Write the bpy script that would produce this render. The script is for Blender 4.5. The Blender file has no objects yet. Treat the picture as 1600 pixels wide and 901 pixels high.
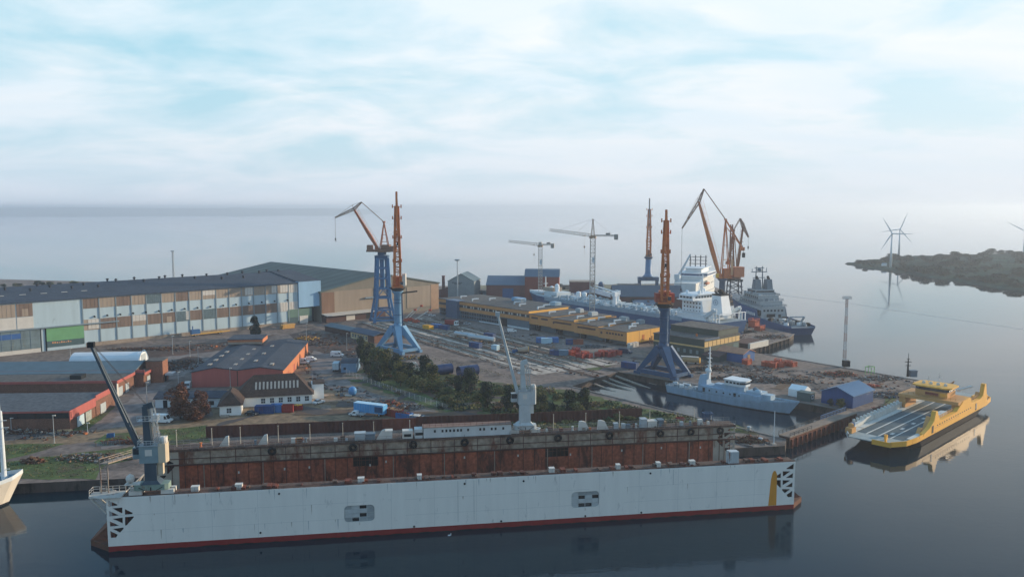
import bpy, math, random
from mathutils import Vector, Matrix
from mathutils.geometry import tessellate_polygon
rnd = random.Random(7)
scene = bpy.context.scene
COL = scene.collection
R = math.radians
# ------------------------------------------------------------------ camera
EYE = 70.0; FPX = 1256.0; TILT = R(5.75)
cam = bpy.data.cameras.new('camera'); camo = bpy.data.objects.new('camera', cam); COL.objects.link(camo)
camo.location = (0, 0, EYE); camo.rotation_euler = (R(90) - TILT, 0, 0)
cam.sensor_fit = 'HORIZONTAL'; cam.sensor_width = 36.0; cam.lens = 36.0 * FPX / 1600.0
cam.clip_start = 1.0; cam.clip_end = 80000.0
scene.camera = camo
# ------------------------------------------------------------------ sky
SUN_EL = R(13); SUN_AZ = R(68)          # azimuth measured from +Y towards +X
w = bpy.data.worlds.new('World'); scene.world = w; w.use_nodes = True
nt = w.node_tree; N = nt.nodes; L = nt.links
for n in list(N): N.remove(n)
def nd(t, **k):
    n = N.new(t)
    for a, b in k.items(): setattr(n, a, b)
    return n
def mth(op, a, b=None, c=None, tree=None):
    n = nt.nodes.new('ShaderNodeMath'); n.operation = op
    for i, v in enumerate((a, b, c)):
        if v is None: continue
        if isinstance(v, (int, float)): n.inputs[i].default_value = v
        else: nt.links.new(v, n.inputs[i])
    return n.outputs[0]
out = nd('ShaderNodeOutputWorld'); bg = nd('ShaderNodeBackground'); bg.inputs[1].default_value = 0.1
L.new(bg.outputs[0], out.inputs[0])
sky = nd('ShaderNodeTexSky', sky_type='NISHITA', sun_disc=False, sun_elevation=SUN_EL, sun_rotation=SUN_AZ)
sky.air_density = 1.0; sky.dust_density = 2.0; sky.ozone_density = 2.0
tc = nd('ShaderNodeTexCoord'); sep = nd('ShaderNodeSeparateXYZ'); L.new(tc.outputs['Generated'], sep.inputs[0])
zc = mth('MAXIMUM', sep.outputs[2], 0.0)
den = mth('ADD', zc, 0.22)
px_ = mth('DIVIDE', sep.outputs[0], den); py_ = mth('DIVIDE', sep.outputs[1], den)
cv = nd('ShaderNodeCombineXYZ'); L.new(px_, cv.inputs[0]); L.new(py_, cv.inputs[1])
mp = nd('ShaderNodeMapping'); mp.inputs['Rotation'].default_value = (0, 0, R(24)); mp.inputs['Scale'].default_value = (0.8, 1.0, 1); L.new(cv.outputs[0], mp.inputs[0])
n1 = nd('ShaderNodeTexNoise'); n1.inputs['Scale'].default_value = 1.9; n1.inputs['Detail'].default_value = 9; n1.inputs['Roughness'].default_value = 0.55; n1.inputs['Distortion'].default_value = 0.35
L.new(mp.outputs[0], n1.inputs['Vector'])
rp = nd('ShaderNodeValToRGB'); rp.color_ramp.elements[0].position = 0.37; rp.color_ramp.elements[1].position = 0.59
L.new(n1.outputs[0], rp.inputs[0])
n2 = nd('ShaderNodeTexNoise'); n2.inputs['Scale'].default_value = 2.6; n2.inputs['Detail'].default_value = 8; n2.inputs['Distortion'].default_value = 0.5
mp2 = nd('ShaderNodeMapping'); mp2.inputs['Rotation'].default_value = (0, 0, R(-20)); mp2.inputs['Scale'].default_value = (0.5, 1.3, 1); mp2.inputs['Location'].default_value = (3, 5, 1); L.new(cv.outputs[0], mp2.inputs[0]); L.new(mp2.outputs[0], n2.inputs['Vector'])
rp2 = nd('ShaderNodeValToRGB'); rp2.color_ramp.elements[0].position = 0.35; rp2.color_ramp.elements[1].position = 0.7
rp2.color_ramp.elements[0].color = (6.6, 7.7, 8.4, 1); rp2.color_ramp.elements[1].color = (7.9, 8.25, 8.45, 1)
L.new(n2.outputs[0], rp2.inputs[0])
def mixc(f, a, b):
    m = nd('ShaderNodeMix', data_type='RGBA')
    if isinstance(f, float): m.inputs[0].default_value = f
    else: L.new(f, m.inputs[0])
    for i, v in ((6, a), (7, b)):
        if isinstance(v, tuple): m.inputs[i].default_value = v
        else: L.new(v, m.inputs[i])
    return m.outputs[2]
blue0 = mixc(0.75, sky.outputs[0], (4.0, 7.2, 8.5, 1))
high = nd('ShaderNodeMapRange'); high.inputs['From Min'].default_value = .23; high.inputs['From Max'].default_value = .42; L.new(zc, high.inputs[0])
blue = mixc(high.outputs[0], blue0, (1.0, 2.9, 5.2, 1))
# towards the sun the veil of cloud is thicker
sund = mth('ADD', mth('MULTIPLY', sep.outputs[0], math.sin(SUN_AZ)), mth('MULTIPLY', sep.outputs[1], math.cos(SUN_AZ)))
veil = mth('MULTIPLY', mth('MAXIMUM', sund, 0.0), 0.55)
anti = mth('MULTIPLY', mth('MULTIPLY', high.outputs[0], mth('MAXIMUM', mth('MULTIPLY', sund, -1.0), 0.0)), -1.4)
cm = mth('MAXIMUM', mth('MINIMUM', mth('ADD', mth('ADD', mth('MULTIPLY', rp.outputs[0], 0.95), veil), anti), 1.0), 0.0)
c1 = mixc(mth('MULTIPLY', cm, mth('SUBTRACT', 1.0, mth('MULTIPLY', high.outputs[0], .68))), blue, rp2.outputs[0])
hz = mth('POWER', 2.718, mth('MULTIPLY', zc, -11.0))
hs = nd('ShaderNodeMapRange'); hs.inputs['From Min'].default_value = -.6; hs.inputs['From Max'].default_value = .9; L.new(sund, hs.inputs[0])
c2 = mixc(hz, c1, mixc(hs.outputs[0], (5.0, 5.75, 6.8, 1), (6.2, 6.6, 7.1, 1)))
L.new(c2, bg.inputs[0])
# ------------------------------------------------------------------ sun
sl = bpy.data.lights.new('sun', 'SUN'); sl.energy = 4.4; sl.angle = R(0.6); sl.color = (1.0, 0.80, 0.56)
so = bpy.data.objects.new('sun', sl); COL.objects.link(so)
sd = Vector((math.sin(SUN_AZ) * math.cos(SUN_EL), math.cos(SUN_AZ) * math.cos(SUN_EL), math.sin(SUN_EL)))
so.rotation_euler = sd.to_track_quat('Z', 'Y').to_euler(); so.location = (300, 100, 200)
scene.view_settings.view_transform = 'Standard'; scene.view_settings.look = 'None'
scene.view_settings.exposure = 0.32; scene.view_settings.gamma = 1.0; scene.view_settings.use_curve_mapping = False
scene.cycles.max_bounces = 6; scene.cycles.diffuse_bounces = 2; scene.cycles.glossy_bounces = 3; scene.cycles.volume_bounces = 2
scene.cycles.caustics_reflective = False; scene.cycles.caustics_refractive = False
# ------------------------------------------------------------------ helpers
G = 2.5                                  # level of the shipyard above the water
def at(x, y, z=G):
    """point at height z that the photo shows at column x, row y of 1600x901"""
    dx = (x - 800) / FPX; dy = -(y - 450.5) / FPX
    vy = math.cos(TILT) + dy * math.sin(TILT); vz = -math.sin(TILT) + dy * math.cos(TILT)
    t = (z - EYE) / vz
    return Vector((dx * t, vy * t, z))
def lin(h):
    c = [int(h[i:i+2], 16) / 255 for i in (0, 2, 4)]
    return [x / 12.92 if x <= .04045 else ((x + .055) / 1.055) ** 2.4 for x in c]
MATS = {}
def M(name, hexc, gain=1.25, rough=.75, var=.18, scale=.6, streak=False, rust=0, rustc='6b3a26', spec=.25, metal=0, fine=0, rustscale=.35, bump=0, bscale=3):
    if name in MATS: return MATS[name]
    global nt
    m = bpy.data.materials.new(name); m.use_nodes = True; t = m.node_tree; keep = nt; nt = t
    b = t.nodes['Principled BSDF']; b.inputs['Roughness'].default_value = rough
    b.inputs['Specular IOR Level'].default_value = spec; b.inputs['Metallic'].default_value = metal
    c = [min(.85, x * gain) for x in lin(hexc)]
    tcn = t.nodes.new('ShaderNodeTexCoord'); mpn = t.nodes.new('ShaderNodeMapping'); t.links.new(tcn.outputs['Object'], mpn.inputs[0])
    mpn.inputs['Scale'].default_value = (scale, scale, scale * (.12 if streak else 1))
    no = t.nodes.new('ShaderNodeTexNoise'); no.inputs['Scale'].default_value = 1; no.inputs['Detail'].default_value = 7; no.inputs['Roughness'].default_value = .65
    t.links.new(mpn.outputs[0], no.inputs['Vector'])
    def ramp(src, p0, p1, c0, c1):
        r = t.nodes.new('ShaderNodeValToRGB'); r.color_ramp.elements[0].position = p0; r.color_ramp.elements[1].position = p1
        r.color_ramp.elements[0].color = (*c0, 1); r.color_ramp.elements[1].color = (*c1, 1); t.links.new(src, r.inputs[0]); return r.outputs[0]
    col = ramp(no.outputs[0], .3, .7, [x * (1 - var) for x in c], [min(.9, x * (1 + var)) for x in c])
    def mix(f, a, bb, blend='MIX'):
        mx = t.nodes.new('ShaderNodeMix'); mx.data_type = 'RGBA'; mx.blend_type = blend
        if isinstance(f, (int, float)): mx.inputs[0].default_value = f
        else: t.links.new(f, mx.inputs[0])
        for i, v in ((6, a), (7, bb)):
            if isinstance(v, (tuple, list)): mx.inputs[i].default_value = (*v[:3], 1)
            else: t.links.new(v, mx.inputs[i])
        return mx.outputs[2]
    if fine:
        nf = t.nodes.new('ShaderNodeTexNoise'); nf.inputs['Scale'].default_value = fine; nf.inputs['Detail'].default_value = 4
        t.links.new(tcn.outputs['Object'], nf.inputs['Vector'])
        col = mix(1.0, col, ramp(nf.outputs[0], .3, .7, (.62, .62, .62), (1.3, 1.3, 1.3)), 'MULTIPLY')
    if rust:
        mr = t.nodes.new('ShaderNodeMapping'); t.links.new(tcn.outputs['Object'], mr.inputs[0]); mr.inputs['Scale'].default_value = (rustscale, rustscale, rustscale * .35); mr.inputs['Location'].default_value = (3, 9, 2)
        nr = t.nodes.new('ShaderNodeTexNoise'); nr.inputs['Scale'].default_value = 1; nr.inputs['Detail'].default_value = 10; nr.inputs['Roughness'].default_value = .7
        t.links.new(mr.outputs[0], nr.inputs['Vector'])
        f = ramp(nr.outputs[0], .62 - rust * .3, .72 - rust * .25, (0, 0, 0), (1, 1, 1))
        col = mix(f, col, lin(rustc))
    t.links.new(col, b.inputs['Base Color'])
    if bump:
        nb = t.nodes.new('ShaderNodeTexNoise'); nb.inputs['Scale'].default_value = bscale; nb.inputs['Detail'].default_value = 5
        t.links.new(tcn.outputs['Object'], nb.inputs['Vector'])
        bp = t.nodes.new('ShaderNodeBump'); bp.inputs['Strength'].default_value = bump; bp.inputs['Distance'].default_value = .3
        t.links.new(nb.outputs[0], bp.inputs['Height']); t.links.new(bp.outputs[0], b.inputs['Normal'])
    nt = keep; MATS[name] = m; return m

class MB:
    def __init__(s): s.v = []; s.f = []; s.m = []
    def add(s, vs, fs, mi=0):
        k = len(s.v); s.v += [tuple(v) for v in vs]; s.f += [[i + k for i in f] for f in fs]; s.m += [mi] * len(fs); return s
    def box(s, x0, x1, y0, y1, z0, z1, mi=0):
        return s.add([(x0,y0,z0),(x1,y0,z0),(x1,y1,z0),(x0,y1,z0),(x0,y0,z1),(x1,y0,z1),(x1,y1,z1),(x0,y1,z1)],
                     [(3,2,1,0),(4,5,6,7),(0,1,5,4),(1,2,6,5),(2,3,7,6),(3,0,4,7)], mi)
    def cbox(s, c, d, rz=0, mi=0, rx=0, ry=0):
        m = Matrix.Translation(c) @ Matrix.Rotation(rz, 4, 'Z') @ Matrix.Rotation(ry, 4, 'Y') @ Matrix.Rotation(rx, 4, 'X')
        vs = [m @ Vector((d[0]/2*a, d[1]/2*b, d[2]/2*c_)) for c_ in (-1,1) for a, b in ((-1,-1),(1,-1),(1,1),(-1,1))]
        return s.add(vs, [(3,2,1,0),(4,5,6,7),(0,1,5,4),(1,2,6,5),(2,3,7,6),(3,0,4,7)], mi)
    def bar(s, p0, p1, w0, h0=None, w1=None, h1=None, mi=0):
        h0 = w0 if h0 is None else h0; w1 = w0 if w1 is None else w1; h1 = (h0 if w1 == w0 else w1) if h1 is None else h1
        p0 = Vector(p0); p1 = Vector(p1); d = (p1 - p0).normalized(); up = Vector((0,0,1)) if abs(d.z) < .97 else Vector((0,1,0))
        a = d.cross(up).normalized(); b = a.cross(d).normalized()
        vs = [p + a*w/2*i + b*h/2*j for p, w, h in ((p0,w0,h0),(p1,w1,h1)) for i, j in ((-1,-1),(1,-1),(1,1),(-1,1))]
        return s.add(vs, [(3,2,1,0),(4,5,6,7),(0,1,5,4),(1,2,6,5),(2,3,7,6),(3,0,4,7)], mi)
    def tube(s, p0, p1, r0, r1=None, n=10, mi=0, cap=True, cmi=None):
        r1 = r0 if r1 is None else r1; p0 = Vector(p0); p1 = Vector(p1); d = (p1 - p0).normalized()
        up = Vector((0,0,1)) if abs(d.z) < .97 else Vector((1,0,0)); a = d.cross(up).normalized(); b = a.cross(d)
        vs = [p + (a*math.cos(t) + b*math.sin(t))*r for p, r in ((p0,r0),(p1,r1)) for t in [2*math.pi*i/n for i in range(n)]]
        s.add(vs, [(i, (i+1)%n, n+(i+1)%n, n+i) for i in range(n)], mi)
        if cap: k = len(s.v) - 2*n; s.f += [[k+i for i in range(n-1,-1,-1)], [k+n+i for i in range(n)]]; s.m += [mi if cmi is None else cmi]*2
        return s
    def lathe(s, c, prof, n=14, mi=0):
        c = Vector(c); vs = [c + Vector((r*math.cos(2*math.pi*i/n), r*math.sin(2*math.pi*i/n), z)) for r, z in prof for i in range(n)]
        fs = [(j*n+i, j*n+(i+1)%n, (j+1)*n+(i+1)%n, (j+1)*n+i) for j in range(len(prof)-1) for i in range(n)]
        fs += [tuple(range(n-1,-1,-1)), tuple((len(prof)-1)*n+i for i in range(n))]
        return s.add(vs, fs, mi)
    def torus(s, c, rr, r, axis='y', n=14, k=6, mi=0):
        vs = []
        for i in range(n):
            t = 2*math.pi*i/n
            for j in range(k):
                q = 2*math.pi*j/k; d = rr + r*math.cos(q); h = r*math.sin(q)
                vs.append(Vector(c) + (Vector((d*math.cos(t), h, d*math.sin(t))) if axis == 'y' else Vector((d*math.cos(t), d*math.sin(t), h))))
        return s.add(vs, [(i*k+j, i*k+(j+1)%k, ((i+1)%n)*k+(j+1)%k, ((i+1)%n)*k+j) for i in range(n) for j in range(k)], mi)
    def prism(s, poly, z0, z1, mi=0, smi=None, holes=()):
        loops = [poly] + list(holes); flat = [p for l in loops for p in l]; n = len(flat)
        tri = tessellate_polygon([[Vector((p[0], p[1], 0)) for p in l] for l in loops])
        fs = []
        for a, b, c in tri:
            ar = (flat[b][0]-flat[a][0])*(flat[c][1]-flat[a][1]) - (flat[b][1]-flat[a][1])*(flat[c][0]-flat[a][0])
            if ar < 0: a, b = b, a
            fs.append((a+n, b+n, c+n)); fs.append((c, b, a))
        s.add([(p[0], p[1], z0) for p in flat] + [(p[0], p[1], z1) for p in flat], fs, mi)
        base = len(s.v) - 2*n; o = 0
        for l in loops:
            for i in range(len(l)):
                a = o+i; b = o+(i+1) % len(l); s.f.append([base+a, base+b, base+b+n, base+a+n]); s.m.append(mi if smi is None else smi)
            o += len(l)
        return s
    def sheet(s, poly, z, mi=0):
        tri = tessellate_polygon([[Vector((p[0], p[1], 0)) for p in poly]]); fs = []
        for a, b, c in tri:
            ar = (poly[b][0]-poly[a][0])*(poly[c][1]-poly[a][1]) - (poly[b][1]-poly[a][1])*(poly[c][0]-poly[a][0])
            fs.append((a, b, c) if ar > 0 else (b, a, c))
        return s.add([(p[0], p[1], z) for p in poly], fs, mi)
    def xprism(s, prof, x0, x1, mi=0, cmi=None):
        """profile of (y,z) points swept along x"""
        n = len(prof); s.add([(x0, *p) for p in prof] + [(x1, *p) for p in prof], [(i, (i+1)%n, n+(i+1)%n, n+i) for i in range(n)], mi)
        k = len(s.v) - 2*n; s.f += [[k+i for i in range(n-1,-1,-1)], [k+n+i for i in range(n)]]; s.m += [mi if cmi is None else cmi]*2; return s
    def yprism(s, prof, y0, y1, mi=0, holes=(), cmi=None):
        """profile of (x,z) points, thickness along y"""
        q = MB(); q.prism(prof, y0, y1, mi, cmi, holes); s.add([(x, z, y) for x, y, z in q.v], q.f, mi); s.m[-len(q.m):] = q.m; return s
    def lattice(s, p0, p1, w0, w1=None, n=8, r=.12, d0=None, d1=None, mi=0, rd=None):
        w1 = w0 if w1 is None else w1; d0 = w0 if d0 is None else d0; d1 = w1 if d1 is None else d1; rd = rd or r*.7
        p0 = Vector(p0); p1 = Vector(p1); d = (p1-p0).normalized(); up = Vector((0,0,1)) if abs(d.z) < .97 else Vector((0,1,0))
        a = d.cross(up).normalized(); b = a.cross(d).normalized()
        def pt(i, c): t = i/n; return p0.lerp(p1, t) + a*(w0+(w1-w0)*t)/2*(1,1,-1,-1)[c] + b*(d0+(d1-d0)*t)/2*(1,-1,-1,1)[c]
        for c in range(4): s.bar(pt(0,c), pt(n,c), r*2, mi=mi)
        for i in range(n):
            for c in range(4):
                e = (c+1) % 4
                s.bar(pt(i, c), pt(i+1, e), rd*2, mi=mi) if (i+c) % 2 else s.bar(pt(i, e), pt(i+1, c), rd*2, mi=mi)
                s.bar(pt(i, c), pt(i, e), rd*2, mi=mi)
        return s
    def rail(s, pts, h=1.1, step=2.0, r=.04, mi=0):
        for a, b in zip(pts, pts[1:]):
            a = Vector(a); b = Vector(b); n = max(1, int((b-a).length/step))
            for i in range(n+1):
                p = a.lerp(b, i/n); s.bar(p, p+Vector((0,0,h)), r*2, mi=mi)
            for z in (h, h*.55): s.bar(a+Vector((0,0,z)), b+Vector((0,0,z)), r*2, mi=mi)
        return s
    def build(s, name, mats, parent=None, smooth=False, loc=None):
        me = bpy.data.meshes.new(name); me.from_pydata(s.v, [], s.f)
        for m in (mats if isinstance(mats, (list, tuple)) else [mats]): me.materials.append(m)
        me.polygons.foreach_set('material_index', s.m)
        if smooth: me.polygons.foreach_set('use_smooth', [True]*len(s.f))
        me.update()
        return link(name, me, parent, loc)
def link(name, me, parent=None, loc=None, rz=0):
    o = bpy.data.objects.new(name, me); COL.objects.link(o)
    if parent: o.parent = parent
    if loc is not None: o.location = loc
    if rz: o.rotation_euler = (0, 0, rz)
    return o
def tag(o, label, cat, group=None):
    o['label'] = label; o['category'] = cat
    if group: o['group'] = group
    return o
def thing(name, label, cat, loc=(0,0,0), rz=0, group=None):
    o = link(name, None); o.location = loc; o.rotation_euler = (0,0,rz); o.empty_display_size = 1
    return tag(o, label, cat, group)
def struct(name, mb, m, kind='structure'):
    o = mb.build(name, m); o['kind'] = kind; return o
def dup(root, loc, rz=None, label=None, scale=None):
    r = root.copy(); COL.objects.link(r); r.location = loc
    if rz is not None: r.rotation_euler = (0,0,rz)
    if label: r['label'] = label
    if scale: r.scale = scale if isinstance(scale, tuple) else (scale,)*3
    for ch in root.children:
        c = ch.copy(); COL.objects.link(c); c.parent = r
        for g in ch.children:
            d = g.copy(); COL.objects.link(d); d.parent = c
    return r
ORD = 'first second third fourth fifth sixth seventh eighth ninth tenth eleventh twelfth thirteenth fourteenth fifteenth sixteenth seventeenth eighteenth nineteenth twentieth'.split()
def nth(i):
    if i < 20: return ORD[i]
    t = ('twenty','thirty','forty','fifty','sixty')[(i+1)//10-2]; u = (i+1) % 10
    return t + '-' + ORD[u-1] if u else {'twenty':'twentieth','thirty':'thirtieth','forty':'fortieth','fifty':'fiftieth','sixty':'sixtieth'}[t]
E = Vector((.73, .683, 0)); NN = Vector((-.683, .73, 0)); A43 = math.atan2(.683, .73)
# ------------------------------------------------------------------ setting: water, land, quays
mw = bpy.data.materials.new('water'); mw.use_nodes = True; t = mw.node_tree; b = t.nodes['Principled BSDF']
b.inputs['Base Color'].default_value = (.003, .016, .027, 1); b.inputs['Roughness'].default_value = .04; b.inputs['IOR'].default_value = 1.33; b.inputs['Specular IOR Level'].default_value = .33
tcn = t.nodes.new('ShaderNodeTexCoord'); bsum = None
for sc_, st in ((.055, .15), (.16, .16), (.45, .26)):
    mpn = t.nodes.new('ShaderNodeMapping'); mpn.inputs['Scale'].default_value = (sc_, sc_*1.8, sc_); mpn.inputs['Rotation'].default_value = (0,0,R(25)); t.links.new(tcn.outputs['Object'], mpn.inputs[0])
    no = t.nodes.new('ShaderNodeTexNoise'); no.inputs['Scale'].default_value = 1; no.inputs['Detail'].default_value = 4; t.links.new(mpn.outputs[0], no.inputs['Vector'])
    bp = t.nodes.new('ShaderNodeBump'); bp.inputs['Strength'].default_value = st; bp.inputs['Distance'].default_value = .25 if sc_ < .1 else .06
    t.links.new(no.outputs[0], bp.inputs['Height'])
    if bsum: t.links.new(bsum, bp.inputs['Normal'])
    bsum = bp.outputs[0]
t.links.new(bsum, b.inputs['Normal'])
mpn = t.nodes.new('ShaderNodeMapping'); mpn.inputs['Scale'].default_value = (.006, .02, 1); mpn.inputs['Rotation'].default_value = (0, 0, R(-20)); t.links.new(tcn.outputs['Object'], mpn.inputs[0])
no = t.nodes.new('ShaderNodeTexNoise'); no.inputs['Scale'].default_value = 1; no.inputs['Detail'].default_value = 5; no.inputs['Distortion'].default_value = .6; t.links.new(mpn.outputs[0], no.inputs['Vector'])
mr_ = t.nodes.new('ShaderNodeMapRange'); mr_.inputs['From Min'].default_value = .35; mr_.inputs['From Max'].default_value = .7; mr_.inputs['To Min'].default_value = .03; mr_.inputs['To Max'].default_value = .17
t.links.new(no.outputs[0], mr_.inputs[0])
# the open bay is glassy calm, the harbour water slightly ruffled
sx_ = t.nodes.new('ShaderNodeSeparateXYZ'); t.links.new(tcn.outputs['Object'], sx_.inputs[0])
calm = t.nodes.new('ShaderNodeMapRange'); calm.inputs['From Min'].default_value = 260; calm.inputs['From Max'].default_value = 900; calm.inputs['To Min'].default_value = 1; calm.inputs['To Max'].default_value = .06; t.links.new(sx_.outputs[1], calm.inputs[0])
for bn in [n for n in t.nodes if n.type == 'BUMP']:
    mm = t.nodes.new('ShaderNodeMath'); mm.operation = 'MULTIPLY'; mm.inputs[1].default_value = bn.inputs['Strength'].default_value; t.links.new(calm.outputs[0], mm.inputs[0]); t.links.new(mm.outputs[0], bn.inputs['Strength'])
mm = t.nodes.new('ShaderNodeMath'); mm.operation = 'MULTIPLY'; t.links.new(mr_.outputs[0], mm.inputs[0]); t.links.new(calm.outputs[0], mm.inputs[1]); t.links.new(mm.outputs[0], b.inputs['Roughness'])
q = MB(); q.add([(-40000,-2000,0),(40000,-2000,0),(40000,60000,0),(-40000,60000,0)], [(0,1,2,3)]); struct('water', q, mw)

ground_m = M('yard_ground', '6b5f58', 1.25, .9, .26, .035, fine=.55, rust=.25, rustc='4a4340', rustscale=.05, bump=.4, bscale=.8)
quay_m = M('quay_concrete', '4a423e', 1.1, .9, .3, .4, streak=True, rust=.4, rustc='2c2421')
def sh_off(x): return 158 - 82.4*0 + 0
D0 = Vector((-82.4, 158.0, 0)); DA = R(9.02); DX = Vector((math.cos(DA), math.sin(DA), 0)); DY = Vector((-math.sin(DA), math.cos(DA), 0))
def dk(x, y, z=0): p = D0 + DX*x + DY*y; return Vector((p.x, p.y, z))
sA = dk(-240, 39.5); sB = dk(168.5, 39.5)
pit_c0 = Vector((14, 575, 0)); pit_c1 = Vector((119, 428, 0)); pd = (pit_c1-pit_c0).normalized(); pn = Vector((-pd.y, pd.x, 0))
land = [(-1500,-20), (sA.x, sA.y), (sB.x, sB.y), (80.5,230), (22,299.5), (44,327), (112,263.5), (111,254), (118,259), (164,304), (117,367), (110,374), (143,412), (151,426), (138,470), (136,560), (170,600), (175,720), (60,700), (-100,690), (-330,720), (-900,860), (-1500,900)]
pit = [pit_c0 - pd*9 + pn*15, pit_c1 + pd*4 + pn*15, pit_c1 + pd*4 - pn*15, pit_c0 - pd*9 - pn*15]
q = MB(); q.prism(land, -3, G, 0, 1, holes=[[(p.x, p.y) for p in pit]]); struct('ground', q, [ground_m, quay_m])
# coping along the quays
q = MB()
def cope(pts, w=.8):
    for a, b_ in zip(pts, pts[1:]): q.bar((*a, G+.08), (*b_, G+.08), w, .3)
cope([(80,229.6), (22,299.5)]); cope([(44,327), (112,263.5)]); cope([(118,259),(164,304),(117,367)]); cope([(110,374),(143,412),(151,426)])
struct('quay_edge', q, M('coping', '6f6a66', 1.1, .9, .25, .3))
def gp(pts): return [at(*p)[:2] for p in pts]
def rough_poly(pts, amp, step=4.0):
    o = []
    for i, a in enumerate(pts):
        a = Vector(a).to_2d(); b_ = Vector(pts[(i+1) % len(pts)]).to_2d(); n = max(1, int((b_-a).length/step))
        for k in range(n): p = a.lerp(b_, k/n); o.append((p.x + rnd.uniform(-amp, amp), p.y + rnd.uniform(-amp, amp)))
    return o
grass_m = M('grass', '4a5730', 1.15, .95, .35, .12, fine=.9, rust=.36, rustc='54493a', rustscale=.16)
asphalt_m = M('asphalt', '6f6763', 1.25, .9, .12, .08, fine=.3)
dirt_m = M('dirt_road', '77644f', 1.22, .95, .22, .06, fine=.6, rust=.2, rustc='58493d', rustscale=.08)
earth_m = M('dark_earth', '4a3c36', 1.15, .95, .35, .1, fine=.7, rust=.3, rustc='6b4a3b', rustscale=.1)
conc_m = M('slip_concrete', 'a0958a', 1.2, .9, .15, .05, fine=.35, rust=.14, rustc='6b5c50', rustscale=.07)
lev = [0]
def patch(name, pts, m, amp=1.2, world=False):
    lev[0] += 1; q = MB(); p = pts if world else gp(pts); q.sheet(rough_poly(p, amp) if amp else p, G + .006*lev[0]); return struct(name, q, m)
patch('dirt_yard', [(330,655),(345,610),(480,560),(520,570),(540,590),(700,645),(735,668),(330,672)], dirt_m, 1.5)
patch('road', [(90,568),(215,551),(360,533),(560,528),(600,545),(560,575),(545,600),(700,650),(760,668),(700,668),(560,620),(490,600),(478,545),(360,547),(260,600),(215,690),(160,700),(185,640),(225,600),(250,565),(95,575)], asphalt_m, .8)
patch('dirt_track', [(-200,716),(0,690),(180,668),(330,651),(500,646),(640,640),(640,655),(500,662),(330,666),(180,684),(0,706),(-200,735)], dirt_m, .8)
patch('earth_strip', [(140,552),(240,545),(390,530),(400,540),(340,548),(215,562),(140,566)], earth_m, 1.4)
patch('scrap_ground', [(205,580),(300,556),(318,560),(255,590)], earth_m, 1.4)
patch('scrap_ground', [(452,522),(530,520),(590,535),(556,560),(470,545)], earth_m, 1.4)
patch('grass_verge', [(112,672),(176,633),(182,636),(135,672)], grass_m, .6)
patch('grass_patch', [(-60,706),(0,697),(60,692),(96,694),(70,704),(0,718),(-60,726)], grass_m, 1)
patch('grass_patch', [(152,690),(165,680),(215,674),(222,688),(160,697)], grass_m, .8)
patch('grass_patch', [(250,672),(320,664),(326,690),(252,697)], grass_m, .8)
patch('grass_bank', [(-60,748),(-50,726),(40,718),(120,708),(215,697),(225,712),(165,728),(152,748)], grass_m, .8)
patch('grass_field', [(540,590),(556,575),(600,560),(660,578),(760,596),(860,606),(897,612),(1010,640),(1150,664),(1160,668),(1000,672),(830,678),(735,664),(690,645)], grass_m, 1.6)
patch('grass_patch', [(1105,659),(1130,659),(1190,676),(1180,680),(1110,668)], grass_m, .6)
patch('grass_patch', [(1375,640),(1385,622),(1400,618),(1395,632)], grass_m, .6)
patch('grass_patch', [(870,560),(905,556),(955,572),(925,580)], grass_m, 1.2)
patch('grass_patch', [(1050,475),(860,452),(700,452),(760,445),(1040,444)], M('pale_grass','76705c',1.1,.95,.25,.02,fine=.2), 4)
patch('apron', [(560,508),(690,497),(850,520),(985,546),(1010,560),(1000,575),(900,560),(700,520),(640,516)], M('apron_asphalt','70655f',1.22,.9,.18,.06,fine=.4,rust=.2,rustc='57504c',rustscale=.06), 1)
def in_poly(x, y, P):
    c = False; j = len(P)-1
    for i in range(len(P)):
        if (P[i][1] > y) != (P[j][1] > y) and x < (P[j][0]-P[i][0])*(y-P[i][1])/(P[j][1]-P[i][1])+P[i][0]: c = not c
        j = i
    return c
def in_land(x, y, m):
    return all(in_poly(x+dx, y+dy, land) for dx, dy in ((m,0),(-m,0),(0,m),(0,-m),(m*.7,m*.7),(m*.7,-m*.7),(-m*.7,m*.7),(-m*.7,-m*.7)))
# tar repairs and worn patches in the yard
q = MB()
for i in range(110):
    px = rnd.uniform(380, 1290); py = rnd.uniform(508, 650)
    c = at(px, py); a = rnd.uniform(0, 3.14); l_, w_ = rnd.uniform(3, 16), rnd.uniform(.8, 4)
    if not in_land(c.x, c.y, 14): continue
    ca, sa = math.cos(a), math.sin(a); lev[0] += .05
    q.sheet(rough_poly([(c.x+u*ca-v*sa, c.y+u*sa+v*ca) for u, v in ((-l_,-w_),(l_,-w_),(l_,w_),(-l_,w_))], .7, 2.5), G + .006*(lev[0]+1.2), i % 3)
struct('asphalt_patches', q, [M('tar_patch','4b4543',1.1,.85,.2,.3), M('worn_patch','7a6c60',1.1,.95,.2,.3,fine=.8), M('mud_patch','5b4a3d',1.1,.95,.25,.3)]); lev[0] += 2
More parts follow.
